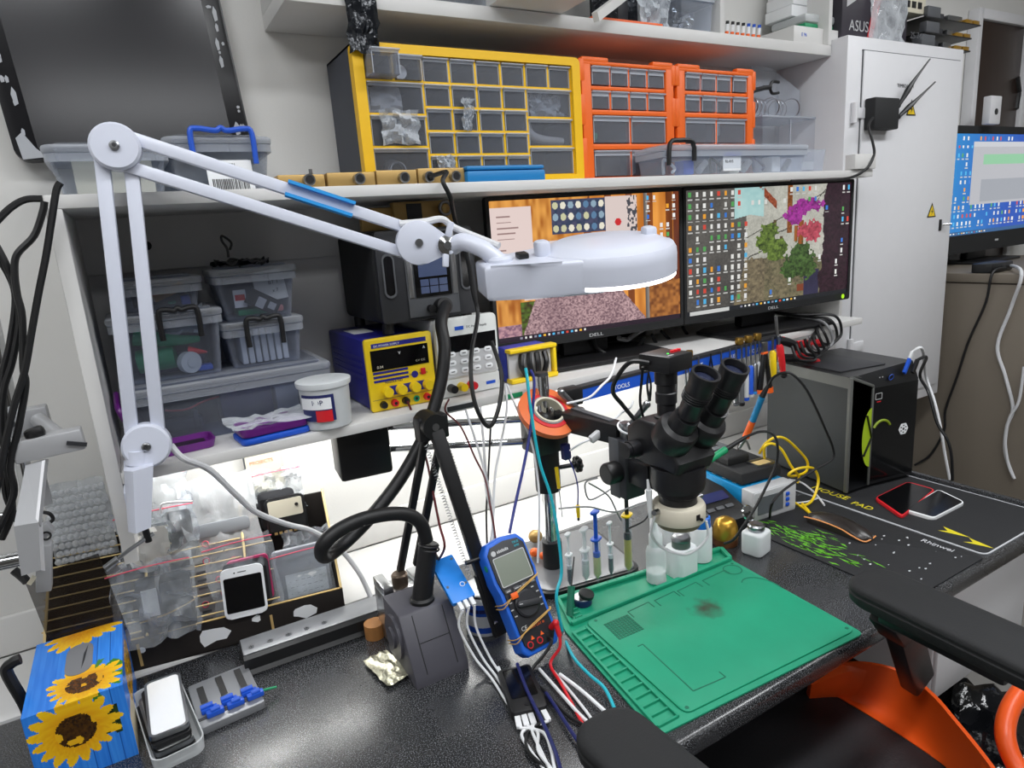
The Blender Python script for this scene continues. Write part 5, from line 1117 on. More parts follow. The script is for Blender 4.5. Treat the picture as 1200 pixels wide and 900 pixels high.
for s in (-1, 1):
    cx_ = .033*s; d0 = V((cx_, -.022, .165)); dd = V((0, -.62, .78)).normalized()
    b = MB('scope', M).lathe([(.034, -.010), (.036, -.006), (.036, .024), (.033, .030), (.024, .034), (.022, .060)], d0, dd, 30); ph = b.build('prism_housing', t)
    e0 = d0+dd*.060; e1 = V((cx_, -.100, .290)); de = (e1-e0)
    Lh = de.length
    b = MB('scope', M).lathe([(.0185, 0), (.0185, Lh*.35), (.0205, Lh*.38), (.0215, Lh*.55), (.0215, Lh*.75), (.023, Lh*.8), (.0235, Lh), (.0195, Lh), (.0175, Lh-.010)], e0, de, 28, True, False)
    for k in range(4): b.torus(e0+de.normalized()*(Lh*(.40+.05*k)), de, .0218, .0011, 26, 5)
    b.use(mat('lens_glass', '#2b3046', .05, spec=.9)).lathe([(.0185, 0), (.012, .002), (.001, .003)], e0+de.normalized()*(Lh-.012), de, 24); b.build('eyepiece', ph)
b = MB('scope', M).lathe([(.022, .180), (.022, .188), (.0165, .190), (.0165, .210), (.019, .212), (.019, .230), (.017, .232), (.017, .245), (.020, .247), (.020, .272)], (0, .026, 0), (0, 0, 1), 28); b.build('camera_tube', t)
b = MB('black', M @ frame((0, .026, .272), rz=radians(8))); b.bx(-.032, .032, -.034, .034, 0, .030, .003); b.use('red').cyl((.006, -.010, .030), (.006, -.010, .034), .0036, n=10).cyl((.015, -.010, .030), (.015, -.010, .034), .0036, n=10).cyl((.024, -.010, .030), (.024, -.010, .034), .0036, n=10); b.use(mat('led', '#39d84a', .4, emit=2.0)).cyl((-.008, -.012, .030), (-.008, -.012, .031), .0018, n=8); b.use('light_grey').text('HDMI', (-.024, -.026, .0302), (1, 0, 0), (0, 1, 0), .006); b.build('camera_box', t)
b = MB('scope', M).cyl((-.044, .055, .13), (-.066, .055, .13), .016, n=22).cyl((-.066, .055, .13), (-.074, .055, .13), .014, n=22); b.build('zoom_knob', t)
b = MB('scope', M).cyl((.044, .055, .13), (.066, .055, .13), .016, n=22); b.build('zoom_knob', t)
b = MB('dark_grey', M).bx(-.024, .024, .115, .165, .0, .118, .003); b.use('mid_grey').bx(-.0245, -.022, .135, .165, -.002, .120, .001); b.build('focus_block', t)
b = MB('scope', M).bx(-.018, .018, .060, .118, .035, .085, .004); b.build('focus_arm', t)
b = MB('black', M).lathe([(.020, 0), (.022, .004), (.022, .026), (.019, .030)], (-.024, .14, .055), (-1, 0, 0), 26); b.use('scope').cyl((-.054, .14, .055), (-.0545, .14, .055), .017, n=22); b.build('focus_knob', t)
b = MB('black', M).lathe([(.020, 0), (.022, .004), (.022, .026), (.019, .030)], (.024, .14, .055), (1, 0, 0), 26); b.build('focus_knob', t)
b = MB('steel', M).cyl((0, .14, .118), (0, .14, .150), .012, n=18); b.build('mount_pin', t)
b = MB('steel', M).cyl((0, .128, .145), (.018, .10, .188), .0052, .0065, n=12).sph((0, .13, .142), .011).sph((.019, .099, .190), .0075); b.use('white').torus((0, .135, .140), (0, -.5, 1), .019, .0022, 24, 6); b.build('lock_lever', t)
b = MB('steel', M).cyl((-.049, -.0, .026), (-.062, -.004, .028), .005, n=10).cyl((.049, .0, .026), (.058, -.002, .028), .004, n=10); b.build('ring_screw', t)
b = MB('cable_white', M).tube([(-.047, .010, .012), (-.053, .014, -.02), (-.03, .012, -.055), (.0, -.02, -.065), (.03, -.04, -.035), (.030, -.038, -.002)], .0026, 8); b.use('white').cyl((-.058, .012, .066), (-.056, .012, .012), .0062, .0036, n=10).cyl((-.0575, .012, .062), (-.060, .012, .085), .004, .002, n=8); b.build('ring_light_cord', t)
cable('camera_cable', 'black cable running from the camera box down behind the microscope', [o_+V((-.034, .03, .288)), Yp(740, 424, .87), Yp(726, 438, .90), Yp(718, 458, .93), Yp(730, 475, .94), Yp(744, 492, .93)], .0042, 'rubber')
cable('usb_cable', 'thin black cable hanging from the camera box to the tool strip', [Yp(753, 430, .86), Yp(752, 445, .87), Yp(750, 470, .89), Yp(754, 490, .90)], .0025, 'rubber')
cable('ring_cable', 'white thin cable with a grey inline plug beside the chrome lever', [Yp(668, 488+40, 1.05), Yp(680, 520, 1.03), Yp(694, 514, 1.02)], .0022, 'cable_white')
q0, q1 = Yp(692, 516, 1.02), Yp(716, 496, 1.02); tag(MB('light_grey').bar(q0, q1, .012, .016, (0, 0, 1), .003).build('inline_plug'), 'pale grey inline cable plug left of the microscope lever', 'plug')
cable('ring_cable', 'white thin cable from the grey plug up to the shelf edge clamp', [q1, Yp(728, 484, 1.02), Yp(738, 478, 1.0), Yp(742, 470, 1.0)], .0024, 'cable_white')
cable('ring_cable', 'white cable hanging below the tool strip end clamp', [Yp(664, 473, 1.04), Yp(690, 466, 1.03), Yp(705, 452, 1.03), Yp(716, 440, 1.04), Yp(722, 420, 1.10)], .0026, 'cable_white')
for k, (pts, lb) in enumerate((([(700, 560), (686, 566), (690, 585), (705, 580), (720, 570)], 'thin grey cable looping below the microscope focus knob'), ([(690, 566), (712, 580), (722, 598), (728, 610)], 'thin grey cable dropping from the focus knob to the desk'), ([(655, 596), (690, 594), (720, 600), (750, 590), (770, 585)], 'thin grey cable crossing behind the blue syringe'), ([(735, 620), (755, 610), (762, 596), (758, 580), (765, 566)], 'thin black cable curling below the microscope'))):
    cable('thin_cable', lb, [Yp(x, y, 1.08-.02*k) for x, y in pts], .0019, 'grey' if k < 3 else 'rubber')
# ================================================================== GREEN MAT
A = V((.586, .660, 0)); B_ = V((1.070, .632, 0)); C_ = V((1.094, .962, 0)); D_ = V((.628, .972, 0))
C2 = V((1.118, 1.018, 0)); D2 = V((.672, 1.072, 0))
def bil(u, v): return (A*(1-u)+B_*u)*(1-v)+(D_*(1-u)+C_*u)*v
t = thing('repair_mat', 'green silicone repair mat with tray ribs and a brown burn mark', 'mat', bil(.5, .5))
mat('mat_green', '#1a9571', .48, var=.10, vscale=14, bump=.12, bscale=25); mat('mat_dark', '#0e6a50', .6)
gm = MATS['mat_green']; nt = gm.node_tree; bs = nt.nodes['Principled BSDF']; tc = nt.nodes.new('ShaderNodeTexCoord')
mp = nt.nodes.new('ShaderNodeVectorMath'); mp.operation = 'DISTANCE'; bp_ = bil(.60, .66)-bil(.5, .5); mp.inputs[1].default_value = bp_
nz = nt.nodes.new('ShaderNodeTexNoise'); nz.inputs['Scale'].default_value = 38; nz.inputs['Detail'].default_value = 5; nt.links.new(tc.outputs['Object'], nz.inputs['Vector'])
ml = nt.nodes.new('ShaderNodeMath'); ml.operation = 'MULTIPLY_ADD'; ml.inputs[1].default_value = .07; nt.links.new(nz.outputs['Fac'], ml.inputs[0]); nt.links.new(tc.outputs['Object'], mp.inputs[0]); nt.links.new(mp.outputs['Value'], ml.inputs[2])
rp = nt.nodes.new('ShaderNodeValToRGB'); rp.color_ramp.elements[0].position = .035; rp.color_ramp.elements[1].position = .074; rp.color_ramp.elements[0].color = (1,)*3+(1,); rp.color_ramp.elements[1].color = (0, 0, 0, 1); nt.links.new(ml.outputs[0], rp.inputs[0])
mx = nt.nodes.new('ShaderNodeMix'); mx.data_type = 'RGBA'; mx.inputs[7].default_value = hx('#3a3022'); src = bs.inputs['Base Color'].links[0].from_socket; nt.links.new(rp.outputs[0], mx.inputs[0]); nt.links.new(src, mx.inputs[6]); nt.links.new(mx.outputs[2], bs.inputs['Base Color'])
T1, T2 = .004, .0075
def poly(pts): return [(p.x, p.y) for p in pts]
def rc(pts, r=.012, n=4):
    out = []; m = len(pts)
    for i in range(m):
        p0, p1, p2 = pts[i-1], pts[i], pts[(i+1) % m]; a = p1+(p0-p1).normalized()*r; c = p1+(p2-p1).normalized()*r
        for k in range(n+1): q = k/n; out.append(a*(1-q)**2+p1*2*q*(1-q)+c*q*q)
    return out
b = MB('mat_green'); b.prism(poly(rc([A, B_, C_, C2, D2, D_])), .0006, T1, .0012)
inner = rc([bil(.135, .035), bil(.985, .035), bil(.985, .985), bil(.100, .985)], .016); b.prism(poly(inner), T1, T2, .0012)
b.build('base_pad', t)
b = MB('mat_dark'); gl = T2+.0002
def groove(p, q, z, w=.0022): b.bar(V((p.x, p.y, z)), V((q.x, q.y, z)), w, .0006)
def gpath(uv, z=gl): 
    for i in range(len(uv)-1): groove(bil(*uv[i]), bil(*uv[i+1]), z)
gpath([(.20, .60), (.225, .60), (.225, .14), (.37, .13), (.37, .18)])
for u0 in (.30, .45, .585, .74): gpath([(u0, .845), (u0, .915), (u0+(.12 if u0 != .74 else .15), .925), (u0+(.12 if u0 != .74 else .15), .86)])
for (cu, cv, r) in ((.925, .90, .020),): 
    for k in range(20): a0, a1 = 2*pi*k/20, 2*pi*(k+1)/20; c = bil(cu, cv); groove(c+V((r*cos(a0), r*sin(a0), 0)), c+V((r*cos(a1), r*sin(a1), 0)), gl)
for k in range(14): a0, a1 = radians(-20+k*10), radians(-10+k*10); c = bil(.92, .62); groove(c+V((.034*cos(a0), .05*sin(a0), 0)), c+V((.034*cos(a1), .05*sin(a1), 0)), gl)
for q in ((.145, .955), (.965, .96), (.155, .065), (.965, .07)):
    c = bil(*q); b.cyl((c.x, c.y, gl), (c.x, c.y, gl+.0004), .0035, n=12)
for i in range(9):
    for j in range(9): c = bil(.165+i*.0145, .72+j*.0205); b.bx(c.x-.0026, c.x+.0026, c.y-.0026, c.y+.0026, gl-.0001, gl+.0004)
b.build('grooves', t)
b = MB('mat_green')
b.bar(V((*bil(.018, .04).xy, T1+.003)), V((*bil(.018, .93).xy, T1+.003)), .005, .006); b.bar(V((*bil(.105, .04).xy, T1+.003)), V((*bil(.085, .93).xy, T1+.003)), .004, .006)
b.use('mat_dark'); b.bar(V((*bil(.026, .04).xy, T1+.0004)), V((*bil(.026, .93).xy, T1+.0004)), .004, .0008); b.use('mat_green')
for k in range(13): v = .04+k*.073; p, q = bil(.02, v), bil(.104-.02*v, v+.004); b.bar(V((p.x, p.y, T1+.0025)), V((q.x, q.y, T1+.0025)), .0035, .005); b.use('mat_dark'); b.bar(V((p.x, p.y+.003, T1+.0003)), V((q.x, q.y+.003, T1+.0003)), .004, .0006); b.use('mat_green')
b.build('side_ribs', t)
b = MB('mat_green'); dB = (C2-D2).normalized()
p0, p1 = D_+V((.02, .004, T1+.004)), C_+V((-.004, .004, T1+.004)); b.bar(p0, p1, .010, .010, (0, 0, 1), .002)
p2, p3 = D2+V((.006, -.006, T1+.004)), C2+V((-.008, -.006, T1+.004)); b.bar(p2, p3, .012, .009, (0, 0, 1), .002)
b.bar(p0, p2, .008, .008, (0, 0, 1), .002); b.bar(p1, p3, .010, .012, (0, 0, 1), .002)
for k in range(7): q = p0.lerp(p1, .52).lerp(p2.lerp(p3, .52), .12+.12*k); b.bar(q+V((-.008, 0, -.002)), q+V((.012, 0, -.002)), .003, .004)
for k in range(5): q = p0.lerp(p1, .02).lerp(p2.lerp(p3, .02), .15+.15*k); b.bar(q+V((.006, 0, -.002)), q+V((.022, 0, -.002)), .003, .004)
b.use('mat_dark')
for k in range(9): q = p2.lerp(p3, .28+.055*k); b.cyl((q.x, q.y, q.z+.0045), (q.x, q.y, q.z+.0049), .0018, n=8)
b.build('tool_tray', t)
# ================================================================== BOTTLES, SYRINGES
q = V((.895, 1.000, T1+.0004)); t = thing('squeeze_bottle', 'frosted squeeze bottle with a pointed nozzle standing in the green tray', 'bottle', q)
b = MB('frosted').lathe([(.018, 0), (.0215, .003), (.0215, .072), (.019, .082), (.013, .088)], q, (0, 0, 1), 28); b.use('white').lathe([(.0195, .001), (.0205, .003), (.0205, .026), (.001, .027)], q, (0, 0, 1), 24, True, False); b.build('body', t)
MB('frosted_dense').lathe([(.0145, .086), (.0145, .112), (.009, .120), (.005, .128), (.0025, .152)], q, (0, 0, 1), 24).build('nozzle', t)
q = V((.962, .992, T1+.0004)); t = thing('pump_dispenser', 'square frosted bottle with a steel press cap, between the nozzle bottle and the blue-capped bottle', 'bottle', q)
MB('frosted_dense', frame(q)).prism(rrect(.060, .054, .012, 5), 0, .066, .006, 3).build('body', t)
MB(mat('dispenser_green', '#46574f', .4)).lathe([(.0205, .066), (.0205, .080), (.019, .082)], q, (0, 0, 1), 26).build('collar', t); MB('steel').lathe([(.021, .082), (.0215, .086), (.018, .092), (.008, .094), (.0035, .0945)], q, (0, 0, 1), 26).build('press_cap', t)
q = V((1.042, 1.010, T1+.0006)); t = thing('capped_bottle', 'round frosted bottle with a bright blue collar, third from left on the tray', 'bottle', q)
MB('frosted_dense').lathe([(.0225, 0), (.0250, .003), (.0250, .080), (.022, .084)], q, (0, 0, 1), 28).build('body', t); MB(mat('cap_blue', '#1f6fd6', .4)).lathe([(.0215, .083), (.0225, .085), (.0215, .107), (.019, .109)], q, (0, 0, 1), 26).build('collar', t); MB('steel').lathe([(.017, .109), (.017, .113), (.012, .115), (.004, .113)], q, (0, 0, 1), 24).build('press_cap', t)
q = V((1.065, 1.135, 0.0005)); t = thing('chemical_bottle', 'white square bottle with a blue label behind the blue-capped bottle', 'bottle', q)
MB('white', frame(q, rz=radians(-6))).prism(rrect(.088, .065, .012, 4), 0, .115, .006, 3).build('body', t)
b = MB('blue', frame(q, rz=radians(-6))).bx(-.004, .036, -.0333, -.0327, .04, .100); b.use('white')
for k in range(6): b.bx(.0, .030-.006*(k % 3), -.0338, -.0334, .048+k*.008, .0505+k*.008)
b.build('label', t)
q = V((1.172, .962, 0.0005)); M = frame(q, rz=radians(12)); t = thing('flip_dispenser', 'square frosted bottle with an open steel flip lid, right of the green mat', 'bottle', q)
MB('frosted_dense', M).prism(rrect(.058, .052, .012, 3), 0, .056, .006, 3).build('body', t); MB('steel', M).lathe([(.018, .056), (.0195, .060), (.0195, .068), (.016, .072), (.003, .070)], (0, 0, 0), (0, 0, 1), 24).build('collar', t); MB('chrome', M).lathe([(.004, 0), (.018, .001), (.0195, .003), (.017, .006), (.004, .007)], (.0, .022, .092), (-.2, -.75, .45), 26).build('flip_lid', t)
q = V((1.150, 1.035, 0.0005)); t = thing('tip_cleaner', 'brass dome tip cleaner with a brown base behind the mat corner', 'tip cleaner', q)
MB(mat('copper', '#8a5a3a', .35, .6)).lathe([(.029, 0), (.030, .004), (.030, .018)], q, (0, 0, 1), 26).build('base', t); MB('gold').lathe([(.030, .018), (.031, .022), (.029, .045), (.024, .060), (.012, .068), (.002, .069)], q, (0, 0, 1), 26).build('dome', t)
def syringe(name, label, px, py_top, y_, col, fill, plung, r=.0075, ztip=.012):
    top = Yp(px, py_top, y_); q = V((top.x, y_, ztip)); H = top.z-ztip; t = thing('syringe', label, 'syringe', q, 'syringes in the back rim of the green mat')
    b0 = .62*H
    MB('clear').lathe([(.0015, 0), (.002, .010), (r*.5, .014), (r, .022), (r, b0)], q, (0, 0, 1), 16, True, False).build('barrel', t)
    MB(fill).lathe([(.0015, .012), (r*.9, .024), (r*.9, b0*.62)], q, (0, 0, 1), 14).build('contents', t)
    b = MB(plung).lathe([(r*.92, b0*.62), (r*.92, b0*.72), (r*.5, b0*.74), (r*.5, H)], q, (0, 0, 1), 12); b.build('plunger', t)
    b = MB(col, frame((q.x, q.y, b0+ztip), rz=.5)); b.prism(rrect(r*3.4, r*2.3, r, 4), 0, .004, .001); b.build('finger_flange', t); b = MB(col, frame((q.x, q.y, top.z), rz=.5)); b.prism(rrect(r*3.2, r*1.7, r*.8, 4), -.003, .002, .001); b.build('thumb_rest', t)
    return t
mat('flux', '#ded79a', .4, alpha=.9); mat('flux_y', '#cbb94a', .4, alpha=.9); mat('grey_liq', '#4b4f58', .4); mat('pale_liq', '#dfe3e0', .4, alpha=.7)
syringe('s', 'thin clear syringe, leftmost by the chrome post base', 665, 626, 1.075, 'frosted_dense', 'grey_liq', 'frosted', .006)
syringe('s', 'tall empty clear syringe, second from left, beside the blue plunger one', 684, 620, 1.072, 'frosted', 'pale_liq', 'frosted', .0085)
syringe('s', 'syringe with a blue plunger and pale green paste', 697, 600, 1.06, 'blue', 'flux', 'blue', .0088)
syringe('s', 'thin grey filled syringe between the blue and the yellow ones', 714, 613, 1.055, 'frosted_dense', 'grey_liq', 'frosted_dense', .0058)
syringe('s', 'syringe of yellow paste with a yellow flange and black rod', 733, 560, 1.045, 'yellow', 'flux_y', 'black', .0092)
q = Zp(683, 707, T1+.0006); q = V((q.x, q.y, T1+.0006)); t = thing('flux_jar', 'small navy jar with its black lid tilted on top, on the mat tray', 'jar', q); MB('navy').lathe([(.0185, 0), (.0195, .002), (.0195, .014), (.018, .015), (.016, .012), (.001, .012)], q, (0, 0, 1), 26, True, False).build('body', t); MB('steel').lathe([(.0188, .0145), (.0192, .016), (.0182, .0165)], q, (0, 0, 1), 26).build('rim', t); MB('black').lathe([(.015, 0), (.0165, .001), (.0165, .008), (.013, .009)], q+V((.006, -.004, .017)), (.15, -.25, 1), 24).build('lid', t)
p0, p1 = V((.665, 1.0, T1+.001)), Yp(663, 682, 1.04); t = thing('tool_pot', 'dark green pen holder leaning by the multimeter corner', 'pen', p0); MB('mat_dark').cyl(p0+V((-.004, 0, .004)), p0+V((.016, .018, .055)), .0075, n=14).build('grip', t); MB('black').cyl(p0+V((.016, .018, .055)), p0+V((.045, .045, .10)), .0016, n=8).build('shaft', t)
# ================================================================== MULTIMETER
def far(px, py, P, L):
    r = _ray(px, py).normalized(); w_ = P-CAM; k = w_.dot(r); h_ = max(0, L*L-(w_.dot(w_)-k*k)); return CAM+r*(k+sqrt(h_))
BL = Zp(613, 775, .032); BRr = Zp(665, 747, .036); w, h = .092, .214; BRr = BL+(BRr-BL).normalized()*w; TLp = far(556, 630, BL, .208)
M = axes(BL, BRr-BL, TLp-BL); t = thing('multimeter', 'blue and black digital multimeter propped up beside the green mat', 'multimeter', BL)
mat('meter_blue', '#1f63cf', .42); mat('meter_black', '#232429', .5); mat('lcd', '#7d8478', .25)
MB('meter_blue', M).prism([(.004, .012), (.014, 0), (w-.014, 0), (w-.004, .012), (w-.004, h*.55), (w, h*.66), (w, h-.018), (w-.012, h-.002), (w*.5, h+.003), (.012, h-.002), (0, h-.018), (0, h*.66), (.004, h*.55)], -.034, 0, .005, 3).build('holster', t)
f = MB('meter_black', M).prism([(.012, .022), (.022, .009), (w-.022, .009), (w-.012, .022), (w-.012, h*.55), (w-.006, h*.66), (w-.006, h-.022), (w-.016, h-.010), (w*.5, h-.006), (.016, h-.010), (.006, h-.022), (.006, h*.66), (.012, h*.55)], 0, .0035, .001)
f.use('light_grey').cyl((.018, h-.022, .0035), (.018, h-.022, .0039), .005, n=14)
for k in range(7): f.bx(.026+.0036*k, .0286+.0036*k, h-.0245, h-.0200+.001*(k % 2), .0035, .0038)
f.use('teal').text('TRUE', (w-.030, h-.018, .0037), (1, 0, 0), (0, 1, 0), .006).text('RMS', (w-.028, h-.025, .0037), (1, 0, 0), (0, 1, 0), .006)
f.use('light_grey'); DC = (w/2, .088)
for k in range(11): a = radians(205-k*23); f.bx(DC[0]+.032*cos(a)-.0028, DC[0]+.032*cos(a)+.0028, DC[1]+.032*sin(a)-.001, DC[1]+.032*sin(a)+.001, .0035, .0038)
f.text('CE', (.017, .046, .0037), (1, 0, 0), (0, 1, 0), .011); f.use('orange').text('600V CAT III', (.034, .044, .0037), (1, 0, 0), (0, 1, 0), .006)
for x in (.032, .053): f.add([(x-.004, .026, .0038), (x+.004, .026, .0038), (x, .0335, .0038)], [(0, 1, 2)])
f.use('green').cyl((.0, h*.80, -.010), (-.0006, h*.80, -.010), .006, n=14)
fc_ = f.build('face', t)
b = MB('lcd', M).prism(rrect(.066, .052, .002, 2, w/2, h-.058), .0035, .0045); b.use('light_grey').ring(rrect(.069, .055, .003, 2, w/2, h-.058), rrect(.066, .052, .002, 2, w/2, h-.058), .0035, .0048); b.build('display', fc_)
for k in range(4): b = MB('mid_grey', M).prism(rrect(.013, .007, .002, 3, .019+k*.018, h-.094), .0035, .006, .001); b.use('light_grey').bx(.015+k*.018, .023+k*.018, h-.0948, h-.0932, .006, .0062); b.build('button', fc_)
b = MB('meter_black', M).lathe([(.0255, .0035), (.025, .008), (.022, .010)], (DC[0], DC[1], 0), (0, 0, 1), 32); b.use('dark_grey'); b.M = M @ frame((DC[0], DC[1], 0), rz=radians(-12)); b.prism(rrect(.049, .012, .005, 4), .009, .018, .003); b.use('light_grey').bx(-.022, -.015, -.0006, .0006, .018, .0183); b.build('dial', fc_)
for k, mm in enumerate(('red', 'red', 'black')): b = MB(mm, M).lathe([(.0062, .0035), (.0062, .005), (.004, .005)], (.023+k*.021, .0195, 0), (0, 0, 1), 16); b.use('black').cyl((.023+k*.021, .0195, .0038), (.023+k*.021, .0195, .0052), .0046, n=12); b.build('input_jack', fc_)
pj = M @ V((.0755, .030, .004)); pj2 = M @ V((.0775, .036, .022))
t2 = thing('test_lead', 'red test lead plugged into the multimeter and trailing along the mat edge', 'test lead', pj)
b = MB('red').cyl(pj, pj2, .0058, .0062, n=14).sph(pj2, .0066).cyl(pj2, M @ V((.0765, .012, .020)), .0055, .0045, n=12); b.build('plug', t2)
MB('red').tube([M @ V((.0765, .014, .020)), M @ V((.070, -.006, .016)), Zp(645, 778, .012), Zp(657, 800, .006), Zp(672, 828, .006), Zp(690, 862, .006), Zp(706, 890, .006)], .0028, 8).build('wire', t2)
t2 = thing('test_lead', 'black test lead hanging from the multimeter bottom and crossing the desk', 'test lead', M @ V((.06, .0, .01)))
MB('black').tube([M @ V((.061, .0165, .006)), M @ V((.058, .010, .018)), M @ V((.04, -.004, .012)), Zp(622, 790, .012), Zp(640, 812, .006), Zp(665, 838, .006), Zp(692, 855, .006), Zp(715, 880, .006)], .0030, 8).build('wire', t2)
for k, (u0, u1, z_) in enumerate((((.0025, .102), (w-.0025, .128), .0075), ((.0025, .038), (w-.0025, .062), .0075))):
    b = MB(mat('band', '#c9a05a', .6)).tube([M @ V((u0[0], u0[1], -.036)), M @ V((u0[0]-.0005, u0[1], .002)), M @ V((.02, u0[1]*.78+u1[1]*.22, z_+.001)), M @ V((w-.02, u0[1]*.22+u1[1]*.78, z_+.001)), M @ V((u1[0]+.0005, u1[1], .002)), M @ V((u1[0], u1[1], -.036))], .0011, 6, 4)
    b.tube([M @ V((u0[0], u0[1]-.006, -.036)), M @ V((u0[0]-.001, u0[1]-.006, .002)), M @ V((.03, u0[1]*.6+u1[1]*.4, z_)), M @ V((u1[0]+.0005, u1[1], .002)), M @ V((u1[0], u1[1]-.004, -.036))], .0011, 6, 4)
    tag(b.build('rubber_band'), ('upper', 'lower')[k]+' tan rubber band stretched round the multimeter', 'rubber band', 'rubber bands on the multimeter')
tag(MB('orange', M).bx(.018, .032, .104, .115, .0085, .0125, .001).build('band_tab'), 'small orange tab held by the upper rubber band on the multimeter', 'tab')
# black power bank with white cables
q = [Zp(580, 778, .020), Zp(622, 778, .020), Zp(640, 828, .020), Zp(604, 838, .020)]
cq = (q[0]+q[1]+q[2]+q[3])/4; ax_ = ((q[3]-q[0])+(q[2]-q[1])).normalized(); M = axes(V((cq.x, cq.y, .0005)), V((-ax_.y, ax_.x, 0)), ax_)
if (M @ V((0, 0, 1))).z < 0.0005: M = axes(V((cq.x, cq.y, .0005)), V((ax_.y, -ax_.x, 0)), ax_)
t = thing('power_bank', 'black flat power hub below the multimeter with white cables plugged in', 'power bank', cq)
b = MB('black', M).prism(rrect(.062, .115, .008, 4), 0, .018, .004); b.use('black_gloss').prism(rrect(.046, .075, .003, 3, 0, -.012), .018, .0188); b.use('black').cyl((0, .042, .018), (0, .042, .0188), .006, n=16); b.build('body', t)
mat('usb_white', '#e3e4e6', .45)
pe = M @ V((0, .0575, .009))
for k in range(5):
    s = (k-2)*.011; a0 = M @ V((s, .056, .009)); a1 = M @ V((s*1.1, .080, .008))
    b = MB('usb_white' if k != 1 else 'black').bar(a0, a1, .0095, .006, (0, 0, 1), .001)
    b.tube([a1, Zp(612+k*6, 858, .006), Zp(622+k*6-(k % 2)*9, 880, .006+.003*(k % 2)), Zp(640+k*3, 905, .005), Zp(655+k*5, 940, .005)], .0026, 7)
    tag(b.build('usb_cable'), ('leftmost white', 'black', 'middle white', 'fourth white', 'rightmost white')[k]+' cable plugged into the lower end of the black power hub', 'cable', 'cables of the power hub')
for k, (pts, rr, mm, lb) in enumerate((
    ([(584, 782), (592, 800), (598, 815), (604, 832)], .0028, 'usb_white', 'white cable passing along the left side of the power hub'),
    ([(632, 784), (655, 810), (680, 838), (705, 860), (725, 885)], .0030, 'usb_white', 'white cable running beside the red lead to the armrest'),
    ([(656, 790), (680, 808), (705, 830), (722, 846)], .0032, 'white', 'white cable lying along the left rim of the green mat'),
    ([(648, 786), (668, 810), (690, 838), (702, 858)], .0026, 'usb_white', 'thin white cable crossing below the red lead'),
    ([(606, 778), (618, 810), (640, 855), (655, 895), (660, 930)], .0032, 'navy', 'navy cable running down over the power hub'),
    ([(640, 812), (652, 830), (668, 855), (685, 880)], .0032, 'navy', 'navy cable on the desk right of the power hub'))):
    cable('desk_cable', lb, [Zp(x, y, .022 if (mm == 'navy' and k == 4 and i < 3) else .0042+.003*(k % 3)) for i, (x, y) in enumerate(pts)], rr, mm)
# blue tester card with cables, tin
tin = V((.512, 1.085, 0.0005)); t = thing('flux_tin', 'round white and blue tin behind the blue tester card', 'tin', tin)
b = MB('white').lathe([(.040, 0), (.041, .003), (.041, .080), (.039, .083)], tin, (0, 0, 1), 30); b.build('body', t); b = MB('blue'); arc(b, tin, .0412, 180, 340, .045, .07); arc(b, tin, .0412, 180, 340, .008, .020); b.use('navy'); arc(b, tin, .0414, 190, 330, .052, .060); b.build('label', t); MB('steel').lathe([(.0405, .083), (.0405, .088), (.036, .089)], tin, (0, 0, 1), 30).build('lid', t)
P0 = Yp(531, 708, 1.00); P1 = Yp(559, 696, 1.00); P2 = far(515, 652, P0, .105); M = axes(P0, P1-P0, P2-P0); w = .046; h = .098
t = thing('battery_board', 'bright blue test card with white cables at its lower end, beside the thick hose end', 'test card', P0)
mat('card_blue', '#1b86e6', .4); b = MB('card_blue', M).prism(rrect(w, h, .003, 3, w/2, h/2), -.010, 0, .001); b.use('steel')
for q in ((.006, h-.008), (w-.006, h-.010), (.006, .035), (w-.005, .030)): b.cyl((q[0], q[1], 0), (q[0], q[1], .001), .0026, n=10)
b.use('white').torus((w-.012, .030, .0006), (0, 0, 1), .0045, .0008, 16, 5); b.build('card', t)
b = MB('white', M)
for k in range(3): b.bx(.008+k*.012, .016+k*.012, -.016, .002, -.008, -.001, .001)
b.build('plug', t)
for k in range(3):
    a0 = M @ V((.012+k*.012, -.016, -.005)); cable('tester_cable', '%s white cable falling from the blue test card to the desk' % ('left', 'middle', 'right')[k], [a0, Yp(538+10*k, 735, .99), Yp(556+9*k, 770, .97), Zp(576+7*k, 795, .006), Zp(592+5*k, 820, .006), Zp(606+3*k, 842, .006)], .0024, 'usb_white', group='cables of the blue card')
cable('tester_cable', 'red and black wire falling from the yellow supply down to the blue card', [PSU, Yp(488, 497, 1.225), Yp(500, 540, 1.18), Yp(508, 580, 1.12), Yp(515, 615, 1.06), Yp(521, 640, 1.02), M @ V((.018, h+.001, -.005))], .0024, mat('wire_dark_red', '#571419', .4)); 
q = M @ V((.018, h, -.005)); tag(MB('black').cyl(q, q+(M.to_3x3() @ V((0, .024, 0))), .0042, .003, n=10).build('strain_plug'), 'black plug on the top edge of the blue test card', 'plug')
